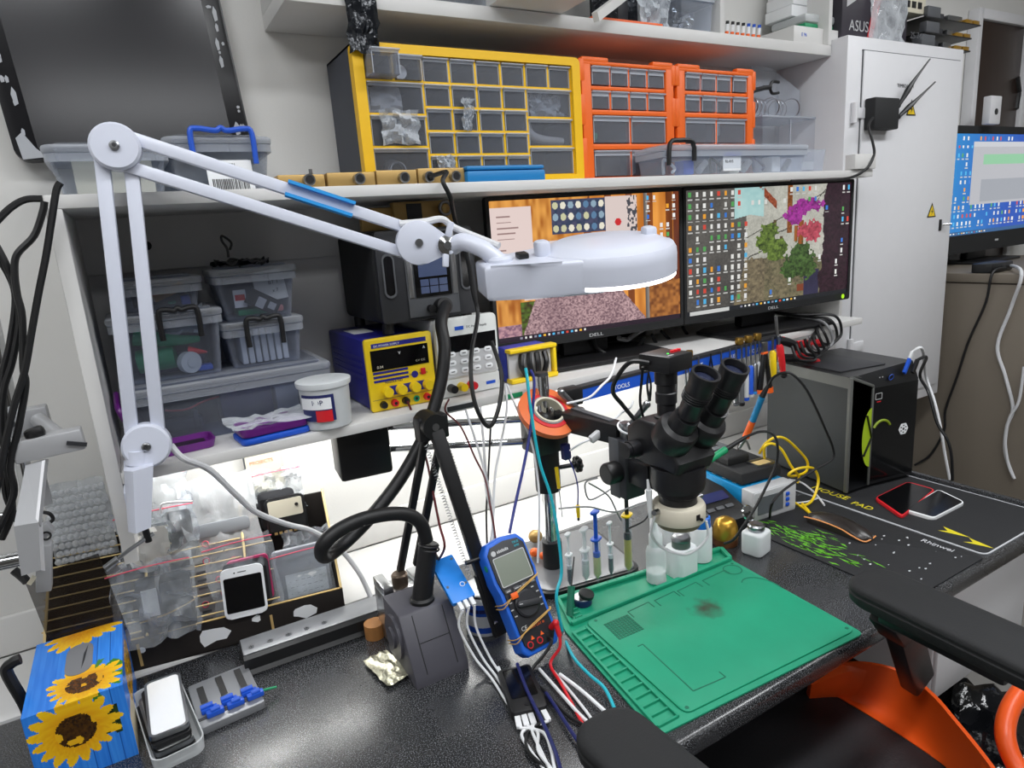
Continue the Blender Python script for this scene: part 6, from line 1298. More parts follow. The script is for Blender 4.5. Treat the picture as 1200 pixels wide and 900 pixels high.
# ================================================================== hanging wires in front of the boom
for k, (pts, rr, mm, lb) in enumerate((
    ([(526, 468), (522, 482), (540, 500), (556, 535), (568, 560), (574, 590), (580, 625), (584, 668)], .0020, 'wire_dark_red', 'dark red wire hanging from the black terminal of the white supply to the multimeter'),
    ([(543, 472), (552, 500), (566, 545), (570, 575), (577, 610), (578, 660)], .0026, 'cable_white', 'white wire hanging from the yellow terminal of the white supply'),
    ([(562, 465), (566, 510), (570, 560), (578, 600), (574, 640), (560, 690)], .0028, 'cable_white', 'white wire hanging from the red terminal of the white supply'),
    ([(575, 500), (572, 560), (570, 600), (571, 650), (570, 665)], .0022, 'rubber', 'thin black wire hanging down behind the multimeter top'),
    ([(592, 450), (594, 480), (586, 525), (580, 560), (578, 610), (576, 650)], .0026, 'cable_white', 'white wire hanging left of the orange reel'),
    ([(594, 450), (606, 480), (622, 515), (630, 560), (632, 600), (630, 660)], .0024, 'cable_white', 'white wire passing in front of the orange reel'),
    ([(622, 434), (626, 450), (622, 500), (614, 545), (604, 590), (597, 625)], .0030, mat('wire_navy', '#27307e', .4), 'navy blue wire hanging over the orange reel to the multimeter'),
    ([(616, 432), (618, 445), (622, 480), (632, 540), (645, 580), (653, 620), (658, 670), (652, 700), (660, 745)], .0032, 'teal', 'turquoise wire hanging over the orange reel down to the mat'),
    ([(660, 745), (672, 770), (690, 790), (708, 806), (720, 830), (726, 845)], .0030, 'teal', 'turquoise wire lying across the ribs of the green mat'))):
    if k < 8: P_ = [Yp(x, y, (1.245-.24*(i/len(pts)) if k < 4 else 1.215-.20*(i/len(pts))) if k < 6 else (1.115-.12*(i/len(pts)) if k < 7 else 1.10-.14*(i/len(pts)))) for i, (x, y) in enumerate(pts)]
    else: P_ = [P_[-1]]+[Zp(x, y, .0125) for x, y in pts[1:]]
    cable('hanging_wire', lb, P_, rr, mm)
q = Yp(679, 597, 1.10); t = thing('probe', 'thin blue wire with a yellow tip hanging from the boom clamp', 'probe', q); MB('wire_navy').tube([Yp(664, 532, 1.12), Yp(672, 550, 1.11), Yp(677, 570, 1.10), Yp(677, 592, 1.10)], .0016, 7).build('wire', t); b = MB('yellow').cyl(Yp(677, 592, 1.10), Yp(678, 606, 1.10), .005, .004, n=10); b.use('black').cyl(Yp(678, 606, 1.10), Yp(678, 610, 1.10), .003, n=8); b.build('tip', t)
q = Yp(654, 560, 1.13); t = thing('probe', 'yellow probe with a needle hanging beside the black post clamp', 'probe', q); MB('yellow').cyl(Yp(652, 548, 1.13), Yp(655, 572, 1.13), .0045, .004, n=10).build('grip', t); MB('steel').cyl(Yp(655, 572, 1.13), Yp(659, 606, 1.13), .0012, n=6).build('needle', t)
tag(MB('navy').bar(Yp(662, 520, 1.12), Yp(664, 538, 1.12), .016, .018, (1, 0, 0), .003).build('navy_plug'), 'navy plug hanging under the orange reel on the right', 'plug')
for k, (pp, mm, r_, lb) in enumerate((((623, 625), 'jig_gold', .018, 'amber round bead behind the multimeter'), ((627, 645), 'orange', .012, 'orange bead below the amber one'), ((637, 648), 'orange', .010, 'small orange bead on the stand base'))):
    q = Zp(pp[0], pp[1]+8, .0175); tag(MB(mm).sph((q.x, q.y-.02*(k == 0), .018+r_), r_, (1, 1, .9)).build('bead'), lb, 'bead')
# ================================================================== SOLDERING CORNER
q0 = V((1.290, 1.066, 0)); q1 = V((1.432, 1.050, 0)); dX = (q1-q0).normalized(); M = axes(V((q0.x, q0.y, .004)), dX, V((-dX.y, dX.x, 0))); wX = .143; dp = .25; zt = .076
t = thing('scope_box', 'blue instrument box with a grey screen front, under the black soldering holder', 'instrument', q0)
mat('scope_blue', '#1587c0', .45); b = MB('scope_blue', M).bx(0, wX, .045, dp, 0, zt, .004); b.use('white')
for k in range(4): b.bx(.012, .020, .20-.04*k, .215-.04*k, zt, zt+.0004)
b.bx(-.0004, 0, .08, .18, .040, .0412); b.build('body', t)
b = MB('light_grey', M).bx(-.001, wX+.001, .004, .046, -.002, zt+.002, .004); b.M = M @ axes((0, .004, 0), (1, 0, 0), (0, 0, 1)); b.prism(rrect(wX, zt, .006, 3, wX/2, zt/2), 0, .004, .001); fb = b.build('front_bezel', t)
F = M @ axes((0, .0, 0), (1, 0, 0), (0, 0, 1)); b = MB(mat('lcd_grey', '#5f6468', .25), F).bx(.012, .098, .014, .062, 0, .0012); b.build('display', fb)
b = MB('blue', F)
for k in range(3): b.prism(rrect(.012, .010, .003, 3, .113, .022+.015*k), 0, .003, .001)
b.build('button', fb)
t = thing('solder_station', 'black soldering iron holder with a sponge tray, standing on the blue instrument box', 'soldering station', M @ V((.06, .14, zt)))
z0 = zt+.0045; b = MB('black_matte', M).prism([(.004, .05), (wX-.004, .05), (wX-.004, .20), (.02, .24), (.004, .22)], z0, z0+.034, .005, 3)
b.prism([(.012, .11), (.085, .11), (.085, .23), (.012, .23)], z0+.030, z0+.058, .008, 3); b.build('body', t)
b = MB('steel', M).ring(rrect(.066, .046, .006, 3, .10, .080), rrect(.058, .038, .004, 3, .10, .080), z0+.030, z0+.040); b.build('sponge_tray', t); MB(mat('sponge', '#cbb27a', .9, bump=.8, bscale=200), M).bx(.073, .127, .063, .097, z0+.030, z0+.037, .003).build('sponge', t)
b = MB('mid_grey', M).bx(.015, .075, .17, .235, z0+.058, z0+.064, .003); b.use('black').bx(.025, .05, .19, .22, z0+.064, z0+.0645).use('steel').tube([(.075, .14, z0+.056), (.078, .14, z0+.085), (.092, .13, z0+.088), (.098, .12, z0+.062)], .003, 8); b.build('iron_rest', t)
iron0 = Yp(874, 512, 1.12); iron1 = Yp(893, 465, 1.06)
t = thing('soldering_iron', 'soldering iron with an orange and light blue grip resting upright in the black holder', 'soldering iron', iron0)
b = MB('steel').cyl(iron0+V((-.012, .01, -.03)), iron0, .004, .006, n=12); b.build('tip', t); MB('orange').cyl(iron0, Yp(882, 493, 1.10), .0095, .0085, n=16).build('collar', t); MB('scope_blue').cyl(Yp(882, 493, 1.10), iron1, .0085, .0080, n=16).build('grip', t); MB('rubber').cyl(iron1, Yp(900, 452, 1.05), .0075, .0045, n=14).build('cord_boot', t)
MB('rubber').tube([Yp(900, 452, 1.05), Yp(908, 441, 1.03), Yp(925, 437, 1.0), Yp(942, 452, .98), Yp(956, 478, .97), Yp(968, 505, .97), Yp(976, 525, .97), Yp(975, 538, .97), Yp(955, 550, .98), Yp(930, 566, .99), Yp(912, 580, 1.0), Yp(904, 592, 1.0), Zp(902, 606, .006)], .0032, 8).build('cord', t)
g0 = Yp(826, 543, 1.0); g1 = Yp(850, 527, 1.0)
t = thing('soldering_iron', 'second soldering iron with a green grip sticking out behind the microscope', 'soldering iron', g0); MB('steel').lathe([(.004, -.03), (.006, -.012), (.012, -.010), (.012, .004)], g0, g1-g0, 16).build('tip', t); MB('green').cyl(g0, g1, .0075, .0085, n=16).build('grip', t); MB('rubber').cyl(g1, Yp(874, 512, .99), .0062, .0042, n=14).build('cord_boot', t)
MB('rubber').tube([Yp(874, 512, .99), Yp(890, 506, .98), Yp(905, 508, .96), Yp(911, 522, .95), Yp(909, 545, .95), Yp(898, 570, .95), Yp(885, 595, .95), Yp(872, 615, .95), Yp(860, 632, .96), Yp(849, 637, .985)], .0032, 8).build('cord', t)
q = V((1.205, 1.145, .0005)); M = frame(q, rz=radians(-6)); t = thing('heat_station', 'black rounded controller with a dark display and grey buttons beside the blue instrument', 'controller', q)
b = MB('black', M); b.M = M @ Matrix(((0, 0, 1, 0), (1, 0, 0, 0), (0, 1, 0, 0), (0, 0, 0, 1))); b.prism([(-.085, 0), (-.085, .035), (-.065, .048), (.01, .080), (.085, .084), (.085, 0)], -.068, .068, .008, 3); b.build('housing', t)
sl = V((0, .075, .032)).normalized(); S = M @ axes((0, -.030, .064), (1, 0, 0), sl)
b = MB(mat('disp_navy', '#242a55', .15), S).prism(rrect(.10, .030, .004, 3, 0, .018), .0, .0015); b.build('display', t)
b = MB('mid_grey', S)
for k in range(3): b.prism(rrect(.024, .011, .003, 3, -.030+.030*k, -.020), 0, .0025, .001)
b.build('button', t)
q = V((1.262, 1.03, .0005)); t = thing('remote', 'small black keypad remote on the desk before the blue instrument', 'remote', q); b = MB('black', frame(q, rz=.3)); b.prism(rrect(.05, .035, .010, 4), 0, .014, .004); b.build('body', t); b = MB('dark_grey', frame(q, rz=.3)); b.prism(rrect(.018, .008, .002, 2, -.008, .006), .014, .0155); b.prism(rrect(.018, .008, .002, 2, .010, -.004), .014, .0155); b.build('key', t)
cable('network_cable', 'yellow network cable looping over the black holder and down to the desk mat', [Yp(890, 531, 1.16), Yp(897, 520, 1.12), Yp(908, 513, 1.10), Yp(920, 514, 1.09), Yp(935, 527, 1.09), Yp(946, 541, 1.09), Yp(944, 553, 1.09), Yp(930, 558, 1.09), Yp(924, 556, 1.08), Yp(936, 549, 1.07), Yp(953, 549, 1.07), Yp(959, 562, 1.07), Yp(955, 580, 1.06), Zp(948, 590, .008), Zp(936, 593, .006)], .0036, 'yellow')
cable('network_cable', 'second loop of yellow cable in front of the computer tower', [Yp(896, 537, 1.13), Yp(896, 524, 1.11), Yp(905, 520, 1.10), Yp(916, 527, 1.09), Yp(927, 546, 1.08), Yp(936, 558, 1.08), Yp(934, 566, 1.08)], .0036, 'yellow')
cable('network_cable', 'short yellow loop on the desk mat beside the screen instrument', [Zp(930, 588, .006), Zp(942, 596, .006), Zp(950, 602, .006), Zp(940, 590, .008)], .0034, 'yellow')
cable('white_lead', 'white cable on the mat running to the black mouse', [Zp(925, 562, .03), Zp(940, 566, .012), Zp(955, 578, .006), Zp(966, 592, .006)], .0028, 'cable_white')
cable('white_lead', 'thin white cable lying beside the short yellow loop', [Zp(928, 590, .006), Zp(945, 588, .005), Zp(958, 584, .005)], .0022, 'cable_white')
# ================================================================== DESK MATS, MOUSE, PHONES
mat('pad_black', '#1b1c1f', .75, bump=.15, bscale=400); mat('print_yellow', '#d6c817', .7); mat('print_green', '#5fae22', .7); mat('print_white', '#c9cbd0', .7)
t = thing('desk_pad', 'black desk pad with green splash print in front of the computer tower', 'desk pad', (1.38, .87, 0))
MB('pad_black').prism(rrect(.285, .46, .012, 4, 1.388, .872), .0005, .0035, .001).build('pad', t)
b = MB('print_green'); random.seed(11)
for k in range(120):
    a = random.random(); u = random.gauss(0, .032); v = random.gauss(0, .075); x, y = 1.300+u*.9, .935+v
    if not (1.255 < x < 1.42 and .72 < y < 1.07): continue
    l_ = .006+.018*random.random(); an = radians(70+50*random.random()); wq = .0012+.0032*random.random()
    p = V((x, y, .0037)); d_ = V((cos(an), sin(an), 0)); n_ = V((-d_.y, d_.x, 0))
    b.add([p-d_*l_, p-n_*wq-d_*l_*.2, p+n_*wq*.4, p+d_*l_, p+n_*wq], [(0, 1, 2), (1, 3, 4, 2)])
b.use('print_white')
for k in range(26): x, y = 1.30+.2*random.random(), .66+.2*random.random(); s = .001+.003*random.random(); b.add([(x-s, y, .0037), (x, y-s*.6, .0037), (x+s*1.6, y+s*.3, .0037), (x, y+s, .0037)], [(0, 1, 2, 3)])
b.text('Rhinwei', (1.500, .765, .0037), (0, -1, 0), (1, 0, 0), .022); b.build('printed_pattern', t)
t = thing('desk_pad', 'black desk pad with yellow lettering under the computer tower', 'desk pad', (1.70, .93, 0))
b = MB('pad_black').prism(rrect(.325, .64, .018, 5, 1.703, .965), .0005, .0035, .001); b.build('pad', t)
b = MB('print_white').ring(rrect(.327, .642, .018, 5, 1.703, .965), rrect(.321, .636, .016, 5, 1.703, .965), .0008, .0036); b.use('print_yellow').text('MOUSE', (1.582, 1.115, .0037), (0, -1, 0), (1, 0, 0), .034).text('PAD', (1.570, .985, .0037), (0, -1, 0), (1, 0, 0), .030)
for (x, y, s) in ((1.60, .735, .055), (1.585, .675, .048)): b.add([(x+.012, y+s*.65, .0037), (x, y-s*.55, .0037), (x-.018, y+s*.60, .0037), (x-.004, y+s*.32, .0037)], [(0, 3, 1), (3, 2, 1)])
b.build('printed_pattern', t)
mo = [Zp(948, 607, .004), Zp(1022, 634, .004)]; d_ = (mo[1]-mo[0]); cM = (mo[0]+mo[1])/2; M = axes(V((cM.x, cM.y, .0038)), d_, V((-d_.y, d_.x, 0)))
t = thing('computer_mouse', 'black computer mouse with an orange edge stripe on the desk pad', 'mouse', V((cM.x, cM.y, .0038))); L = d_.length
b = MB(mat('mouse_black', '#26211f', .3), M); vs = []; fs = []; nI, nJ = 14, 10
for i in range(nI+1):
    u = i/nI; x = -L/2+L*u; wd_ = .030*(max(0.02, 1-(2*u-1)**6))**.5*(.86+.22*abs(2*u-1)**2); hh_ = .034*max(.05, sin(pi*(.10+.86*u)))**.75
    for j in range(nJ+1): v = pi*j/nJ; vs.append((x, wd_*cos(v), hh_*sin(v)**.8 if 0 < j < nJ else 0))
for i in range(nI):
    for j in range(nJ): a = i*(nJ+1)+j; fs.append((a, a+1, a+nJ+2, a+nJ+1))
fs.append(tuple(range(nJ+1))); fs.append(tuple(range(nI*(nJ+1), nI*(nJ+1)+nJ+1))[::-1]); b.add(vs, fs, True); b.build('shell', t)
mat('stripe_orange', '#e79a5b', .45); b = MB('stripe_orange', M)
b.tube([(-L*.46, -.030, .015), (-L*.2, -.0325, .021), (L*.12, -.0315, .019), (L*.30, -.031, .012), (L*.46, -.026, .005), (L*.49, -.005, .004), (L*.47, .022, .004)], .0018, 7); b.build('edge_stripe', t)
def phone(name, label, px, m, z, cat='phone', group=None):
    q = [Zp(x, y, z) for x, y in px]; c = (q[0]+q[1]+q[2]+q[3])/4
    t = thing(name, label, cat, V((c.x, c.y, z-.009)), group); P2 = [q[0], q[1], q[2], q[3]]
    b = MB(m); b.prism(poly(rc(P2, .012)), z-.0085, z-.0004, .002); b.build('case', t)
    P3 = [c+(p-c)*.93 for p in P2]; MB('black_gloss').prism(poly(rc(P3, .010)), z-.0006, z+.0004).build('screen_glass', t); return t
phone('phone', 'phone in a red case lying on the yellow-lettered desk pad', [(1025, 583), (1057, 605), (1096, 573), (1064, 564)], 'red', .0125)
phone('phone', 'phone in a white case lying half beside the red-cased phone', [(1060, 597), (1094, 607), (1131, 588), (1100, 573)], 'white', .0122)
# ================================================================== COMPUTER TOWER
Lp = Zp(991, 578, .012); Cp = Zp(1017, 569, .012); Fp = Zp(1068, 556, .012); fd = (Fp-Cp).normalized(); back = V((-fd.y, fd.x, 0)); 
Lp = V((Lp.x, Lp.y, 0)); Cp = V((Cp.x, Cp.y, 0)); Fp = V((Fp.x, Fp.y, 0)); R1 = Fp+fd*.030+back*.045; P0 = Lp+back*.31; P5 = P0+fd*((R1-Lp).dot(fd))
zt = .338; zb = .014; zf = .300
t = thing('computer_tower', 'black computer tower with a lime lit fan behind its smoked front', 'computer', (Lp+R1)/2)
mat('case_black', '#17181a', .35); mat('case_grey', '#3b3e3f', .45, .2); mat('case_edge', '#737572', .38, .4); mat('smoke', '#0e0f10', .12, alpha=.80); mat('fan_lime', '#8fa81e', .4, emit=.22)
ring6 = [P0, Lp, Cp, Fp, R1, P5]; tops = [zt, zt, zf, zf, zt, zt]
b = MB('case_black'); vs = [V((p.x, p.y, zb)) for p in ring6]+[V((p.x, p.y, z)) for p, z in zip(ring6, tops)]
b.add(vs, [(5, 4, 3, 2, 1, 0), (6, 7, 10, 11), (7, 8, 9, 10), (2, 3, 9, 8), (3, 4, 10, 9), (4, 5, 11, 10), (5, 0, 6, 11)])
b.use('case_grey').add([vs[0], vs[1], vs[7], vs[6]], [(0, 1, 2, 3)]); b.build('shell', t)
nl = V((-back.y, back.x, 0)); nl = -fd
b = MB('case_edge'); 
b.bar(V((Lp.x, Lp.y, zb)), V((Lp.x, Lp.y, zt)), .010, .010, fd, .002); b.bar(V((*Lp.xy, zt)), V((*Cp.xy, zf)), .008, .008, (0, 0, 1), .002); b.bar(V((*Cp.xy, zb)), V((*Cp.xy, zf)), .006, .006, fd, .002); b.bar(V((*(Lp-fd*.0008).xy, zt-.016)), V((*(P0-fd*.0008).xy, zt-.016)), .002, .030, (0, 0, 1))
ch = (Cp-Lp).normalized(); b.add([V((*Lp.xy, zt+.003)), V((*Cp.xy, zf+.004)), V((*(Cp+fd*.024).xy, zf+.004)), V((*(Lp+fd*.020).xy, zt+.003))], [(0, 1, 2, 3)]); b.build('edge_trim', t)
cn = V((ch.y, -ch.x, 0))
cA, cB = Lp+ch*.008+cn*.0012, Cp-ch*.004+cn*.0012
b = MB('case_black').add([V((*cA.xy, zb+.012)), V((*cB.xy, zb+.012)), V((*cB.xy, zf-.004)), V((*cA.xy, zt-.030))], [(0, 1, 2, 3)]); 
fc = Cp-ch*.002+cn*.0020; rr = .085; zc = .155; vs = [V((*fc.xy, zc))]
for k in range(25): a = radians(90+180*k/24); vs.append(V((*(fc+ch*(cos(a)*rr*.42)).xy, zc+sin(a)*rr)))
bb = MB('fan_lime'); bb.add(vs, [(0, k, k+1) for k in range(1, 25)]); bb.use('case_black')
for a in (128, 215): bb.bar(V((*(fc+cn*.001).xy, zc)), V((*(fc+cn*.001+ch*(cos(radians(a))*rr*.44)).xy, zc+sin(radians(a))*rr)), .002, .009, cn)
bb.build('front_fan', t)
bk = MB('smoke').add([V((*(Cp-back*.0015).xy, zb+.01)), V((*(Fp-back*.0015).xy, zb+.01)), V((*(Fp-back*.0015).xy, zf-.006)), V((*(Cp-back*.0015).xy, zf-.006))], [(0, 1, 2, 3)]); bk.build('front_panel', t)
FR = axes(V((*(Cp-back*.0018).xy, zb)), fd, V((0, 0, 1))); b = MB('white', FR)
lw = (Fp-Cp).length; cxy = (lw*.72, .145)
b.prism(circ(.018, 6, *cxy), 0, .0006); b.use('case_black')
for k in range(6): a = radians(60*k+30); b.prism(rrect(.006, .003, .001, 2, cxy[0]+.010*cos(a), cxy[1]+.010*sin(a)), .0006, .0009)
b.prism(circ(.004, 6, *cxy), .0006, .0009)
b.build('front_logo', t); b = MB('light_grey', FR).ring(rrect(.024, .018, .002, 2, .020, zf-.045), rrect(.021, .015, .001, 2, .020, zf-.045), 0, .0006); b.use('red').bx(.014, .028, zf-.062, zf-.059, 0, .0006); b.build('front_badge', t)
b = MB(mat('lime_dim', '#7c8f1c', .5, emit=.12), FR); b.torus((lw*.22, .150, .0012), (0, 0, 1), .034, .0035, 20, 6, -60, 60); b.build('fan_glow_ring', t)
TP = axes(V((*Lp.xy, zt)), fd, back); b = MB('dark_grey', TP).bx(.025, .19, .06, .27, .0, .003, .001); b.build('top_grille', t)
b = MB('black', axes(V((*(Lp*.5+Cp*.5+fd*.10).xy, (zt+zf)/2+.0005)), fd, (Lp-Cp+V((0, 0, zt-zf))))); b.cyl((.0, 0, 0), (.0, 0, .003), .008, n=16); b.use('blue').torus((0, 0, .003), (0, 0, 1), .008, .001, 18, 5); b.use('light_grey').cyl((-.03, .004, 0), (-.03, .004, .001), .002, n=8).cyl((-.04, .004, 0), (-.04, .004, .001), .002, n=8); b.build('power_button', t)
for s in (0, 1):
    for u in (.06, .26): p = Lp+back*u+fd*(.03+.18*s); MB('rubber').cyl((p.x, p.y, .0038), (p.x, p.y, zb), .012, n=12).build('foot', t)
u0 = Yp(1048, 432, 1.02); pA = (Lp+Cp)/2+fd*.150; pA = V((pA.x, pA.y, (zt+zf)/2+.003)); dv = V((.030, .004, .035)); b = MB('blue').bar(pA, pA+dv, .012, .007, (0, 1, 0), .001); b.use('usb_white').bar(pA+dv*.95, pA+dv*1.5, .011, .006, (0, 1, 0), .001)
P_ = pA+dv*1.5; b.tube([P_, P_+V((.03, -.01, .004)), Xp(1085, 440, 2.0), Xp(1095, 470, 1.98), Xp(1102, 500, 1.97), Xp(1107, 530, 1.97), Xp(1113, 562, 1.97)], .0040, 8)
tag(b.build('usb_cable', None, pA), 'white cable with a blue plug from the tower top to behind the desk end', 'cable')
pB = pA+fd*.026+V((0, -.004, -.002)); b = MB('black').bar(pB, pB+dv*.9, .012, .008, (0, 1, 0), .001); P_ = pB+dv*.9; b.tube([P_, P_+V((.025, -.01, .004)), Xp(1078, 440, 1.98), Xp(1088, 460, 1.96), Xp(1098, 495, 1.95), Xp(1110, 515, 1.95), Xp(1115, 535, 1.95), Xp(1116, 563, 1.95)], .0042, 8)
tag(b.build('usb_cable', None, pB), 'black cable with a black plug from the tower top to behind the desk end', 'cable')
# ================================================================== ALUMINIUM HOLDER AT THE LEFT WALL
mat('alu_plate', '#b4b5b8', .42, .35)
Yh = 1.30
t = thing('arm_holder', 'aluminium clamp holder with a chrome rod and black knob at the left wall', 'holder', V((-.36, 1.3, 0)))
r0, r1 = Yp(-6, 395, 1.36), Yp(36, 590, 1.36); MB('chrome').cyl(r0+(r0-r1)*.1, r1+(r1-r0)*.25, .012, n=18).build('rod', t)
b = MB('alu_plate').bar(Yp(-4, 500, 1.33), Yp(58, 488, 1.33), .03, .042, (0, 0, 1), .003); b.use('dark_grey').cyl(Yp(12, 497, 1.312), Yp(12, 497, 1.308), .007, n=14); b.build('rod_clamp', t)
MB('alu_plate').cyl(Yp(45, 492, 1.31), Yp(70, 512, 1.24), .012, n=14).build('cross_rod', t)
b = MB('alu_plate').bar(Yp(16, 530, 1.22), Yp(98, 512, 1.22), .03, .034, (0, 0, 1), .003); b.use('dark_grey').bar(Yp(78, 519, 1.203), Yp(102, 521, 1.203), .004, .006); b.build('tilt_block', t)
q = Yp(40, 508, 1.22); b = MB('black').cyl(Yp(42, 520, 1.22), Yp(40, 506, 1.22), .012, n=14).bar(Yp(29, 512, 1.22), Yp(52, 503, 1.22), .018, .018, (0, 0, 1), .006); b.build('knob', t)
pa, pb, pc, pd = Yp(30, 545, 1.21), Yp(53, 538, 1.21), Yp(45, 612, 1.12), Yp(16, 617, 1.12)
def slab(mb, a, b_, c, d, th):
    n = ((b_-a).cross(d-a)).normalized()
    if n.dot(CAM-a) > 0: n = -n
    P = [a, b_, c, d]; vs = P+[p+n*th for p in P]
    mb.add(vs, [(0, 1, 2, 3), (7, 6, 5, 4), (0, 4, 5, 1), (1, 5, 6, 2), (2, 6, 7, 3), (3, 7, 4, 0)]); return mb
b = slab(MB('alu_plate'), pa, pb, pc, pd, .012); pe, pf = Yp(48, 668, 1.12), Yp(25, 675, 1.12); slab(b, pd, pc, pe, pf, .012); b.use('white_metal'); slab(b, pb, Yp(57, 538, 1.23), Yp(49, 614, 1.15), pc, .004); slab(b, pc, Yp(50, 612, 1.15), Yp(53, 669, 1.15), pe, .004); b.build('bent_plate', t)
b = MB('alu_plate'); slab(b, Yp(50, 544, 1.25), Yp(62, 590, 1.25), Yp(50, 594, 1.25), Yp(46, 570, 1.25), .006); b.build('back_plate', t)
b = MB('alu_plate').bar(Yp(46, 624, 1.20), Yp(60, 616, 1.20), .02, .02, (0, 0, 1), .002).bar(Yp(52, 636, 1.18), Yp(52, 690, 1.18), .02, .026, (0, 1, 0), .002); b.use('black').torus(Yp(54, 628, 1.188), (0, -1, 0), .006, .0016, 14, 6); b.build('lower_block', t)
MB('chrome').cyl(Yp(-10, 607, 1.30), Yp(24, 602, 1.30), .010, n=14).build('short_rod', t); MB('chrome').cyl(Yp(-10, 662, 1.22), Yp(24, 655, 1.22), .012, n=14).build('short_rod', t)
b = MB('black').tube([Yp(16, 668, 1.16), Yp(26, 676, 1.155), Yp(32, 682, 1.15)], .006, 8); b.use('cream').bar(Yp(34, 684, 1.148), Yp(40, 676, 1.148), .008, .006); tag(b.build('loose_plug', None, Yp(16, 668, 1.16)), 'black cable end with a cream plug hanging under the aluminium holder', 'plug')
cable('loop_cable', 'small black cable loop beside the aluminium holder', [Yp(47, 600, 1.3), Yp(58, 602, 1.3), Yp(62, 609, 1.3), Yp(54, 614, 1.3), Yp(46, 612, 1.3)], .003, 'rubber')
for k, (pts, lb) in enumerate((
    ([(71, 214), (66, 224), (60, 262), (54, 300), (46, 340), (37, 390), (29, 435), (16, 478), (2, 540), (-8, 600)], 'black cable hanging from the shelf corner, the rightmost of the bundle'),
    ([(52, 236), (50, 248), (40, 276), (20, 298), (17, 318), (20, 345), (26, 372), (27, 430), (30, 452), (22, 500), (12, 545), (16, 580), (-4, 625)], 'black cable curving out to the left from the shelf corner'),
    ([(50, 233), (30, 234), (12, 244), (-6, 262)], 'short black cable running left from the shelf corner'),
    ([(-6, 285), (8, 312), (20, 346), (22, 380), (14, 425), (5, 455), (2, 500), (10, 560), (14, 600), (2, 632)], 'black cable entering from the left edge and hanging down'),
    ([(-6, 298), (10, 322), (18, 350), (12, 400), (3, 440), (4, 480), (8, 520), (6, 575), (20, 610)], 'black cable hanging close beside the chrome rod'))):
    cable('hanging_cable', lb, [Yp(x, y, 1.20+.006*k) for x, y in pts], .0050, 'rubber', group='black cables at the left wall')
# ================================================================== CARDBOARD RACK
RM = frame((-.254, 1.384, 0), rz=radians(-9)); RW = .545; RD = .185; HF, HB = .066, .222
mat('card_dark', '#1d1714', .75, var=.25, vscale=20); mat('card_edge', '#c4a56a', .8); mat('skewer', '#d8bd84', .6)
t = thing('phone_rack', 'dark cardboard slot rack with bamboo sticks holding phones in bags', 'rack', RM @ V((0, 0, 0)))
b = MB('card_dark', RM).bx(0, RW, 0, .005, .0005, HF).bx(0, RW, RD-.005, RD, .0005, HB).bx(0, RW, 0, RD, .0003, .004)
b.use('card_edge').bx(0, RW, -.0002, .0052, HF, HF+.0012).bx(.152, .157, -.0008, 0, .008, HF-.01).bx(.395, .400, -.0008, 0, .012, HF-.02); b.build('box', t)
for x in (0, .172, .360, RW-.005):
    b = MB('card_dark', RM @ Matrix(((0, 0, 1, 0), (1, 0, 0, 0), (0, 1, 0, 0), (0, 0, 0, 1)))).prism([(0.005, .004), (.005, HF), (RD-.005, HB), (RD-.005, .004)], x, x+.004)
    b.build('divider', t)
    MB('skewer', RM).cyl((x+.002, -.002, HF+.003), (x+.002, RD, HB+.005), .0026, n=7).build('stick', t)
for k in range(11):
    u = .05+.09*k; y = RD*u; z = HF+(HB-HF)*u+.002
    MB('skewer', RM).cyl((-.004, y, z), (.356 if k % 3 else .42, y, z), .0016, n=6).build('stick', t)
for (x, z, w, h, s) in ((.285, .034, .085, .050, 3), (.46, .036, .07, .036, 5), (.37, .046, .022, .022, 8), (.16, .04, .018, .018, 9)):
    n = 9; P = [(x+w*.5*(.55+.45*h2(k, s))*cos(2*pi*k/n), z+h*.5*(.5+.5*h2(k, s+1))*sin(2*pi*k/n)) for k in range(n)]
    MB('white', RM @ Matrix(((1, 0, 0, 0), (0, 0, -1, -.0002), (0, 1, 0, 0), (0, 0, 0, 1)))).prism(P, 0, .0004).build('torn_paper', t)
def sheet(px0, px1, pt_, pb_, Y, lean=.06):
    B0, B1 = Yp(px0, pb_, Y), Yp(px1, pb_, Y); T = Yp((px0+px1)/2, pt_, Y); c = (B0+B1)/2
    return axes(c, V((1, -.12, 0)), V((0, lean, 1))), (B1-B0).length, T.z-c.z
def bag(name, label, px0, px1, pt_, pb_, Y, seed, m='film', amp=.02, zip_=True, lean=.08, group=None, n=14):
    M, w, h = sheet(px0, px1, pt_, pb_, Y, lean); t = thing(name, label, 'bag', M @ V((0, 0, 0)), group)
    crumple(MB(m), M, w, h, n, amp, seed).build('film', t)
    if zip_: MB(mat('zip_red', '#e0526a', .5)).tube([M @ V((-w*.5, h*.93, .012)), M @ V((0, h*.96, .014)), M @ V((w*.5, h*.95, .012))], .0012, 6).build('zip_line', t)
    return M, w, h, t
def rphone(label, px0, px1, pt_, pb_, Y, body, face, lean=.25, home=False, group='phones in the rack', tilt=0):
    M, w, h = sheet(px0, px1, pt_, pb_, Y, lean); h *= 1.03; M = M @ Matrix.Rotation(tilt, 4, 'Z'); t = thing('phone', label, 'phone', M @ V((0, 0, 0)), group)
    MB(body, M).prism(rrect(w, h, w*.14, 5, 0, h/2), -.008, 0, .002).build('body', t)
    b = MB(face, M).prism(rrect(w*.88, h*.70, .003, 2, 0, h*.47), .0002, .001); b.build('display', t)
    return M, w, h, t
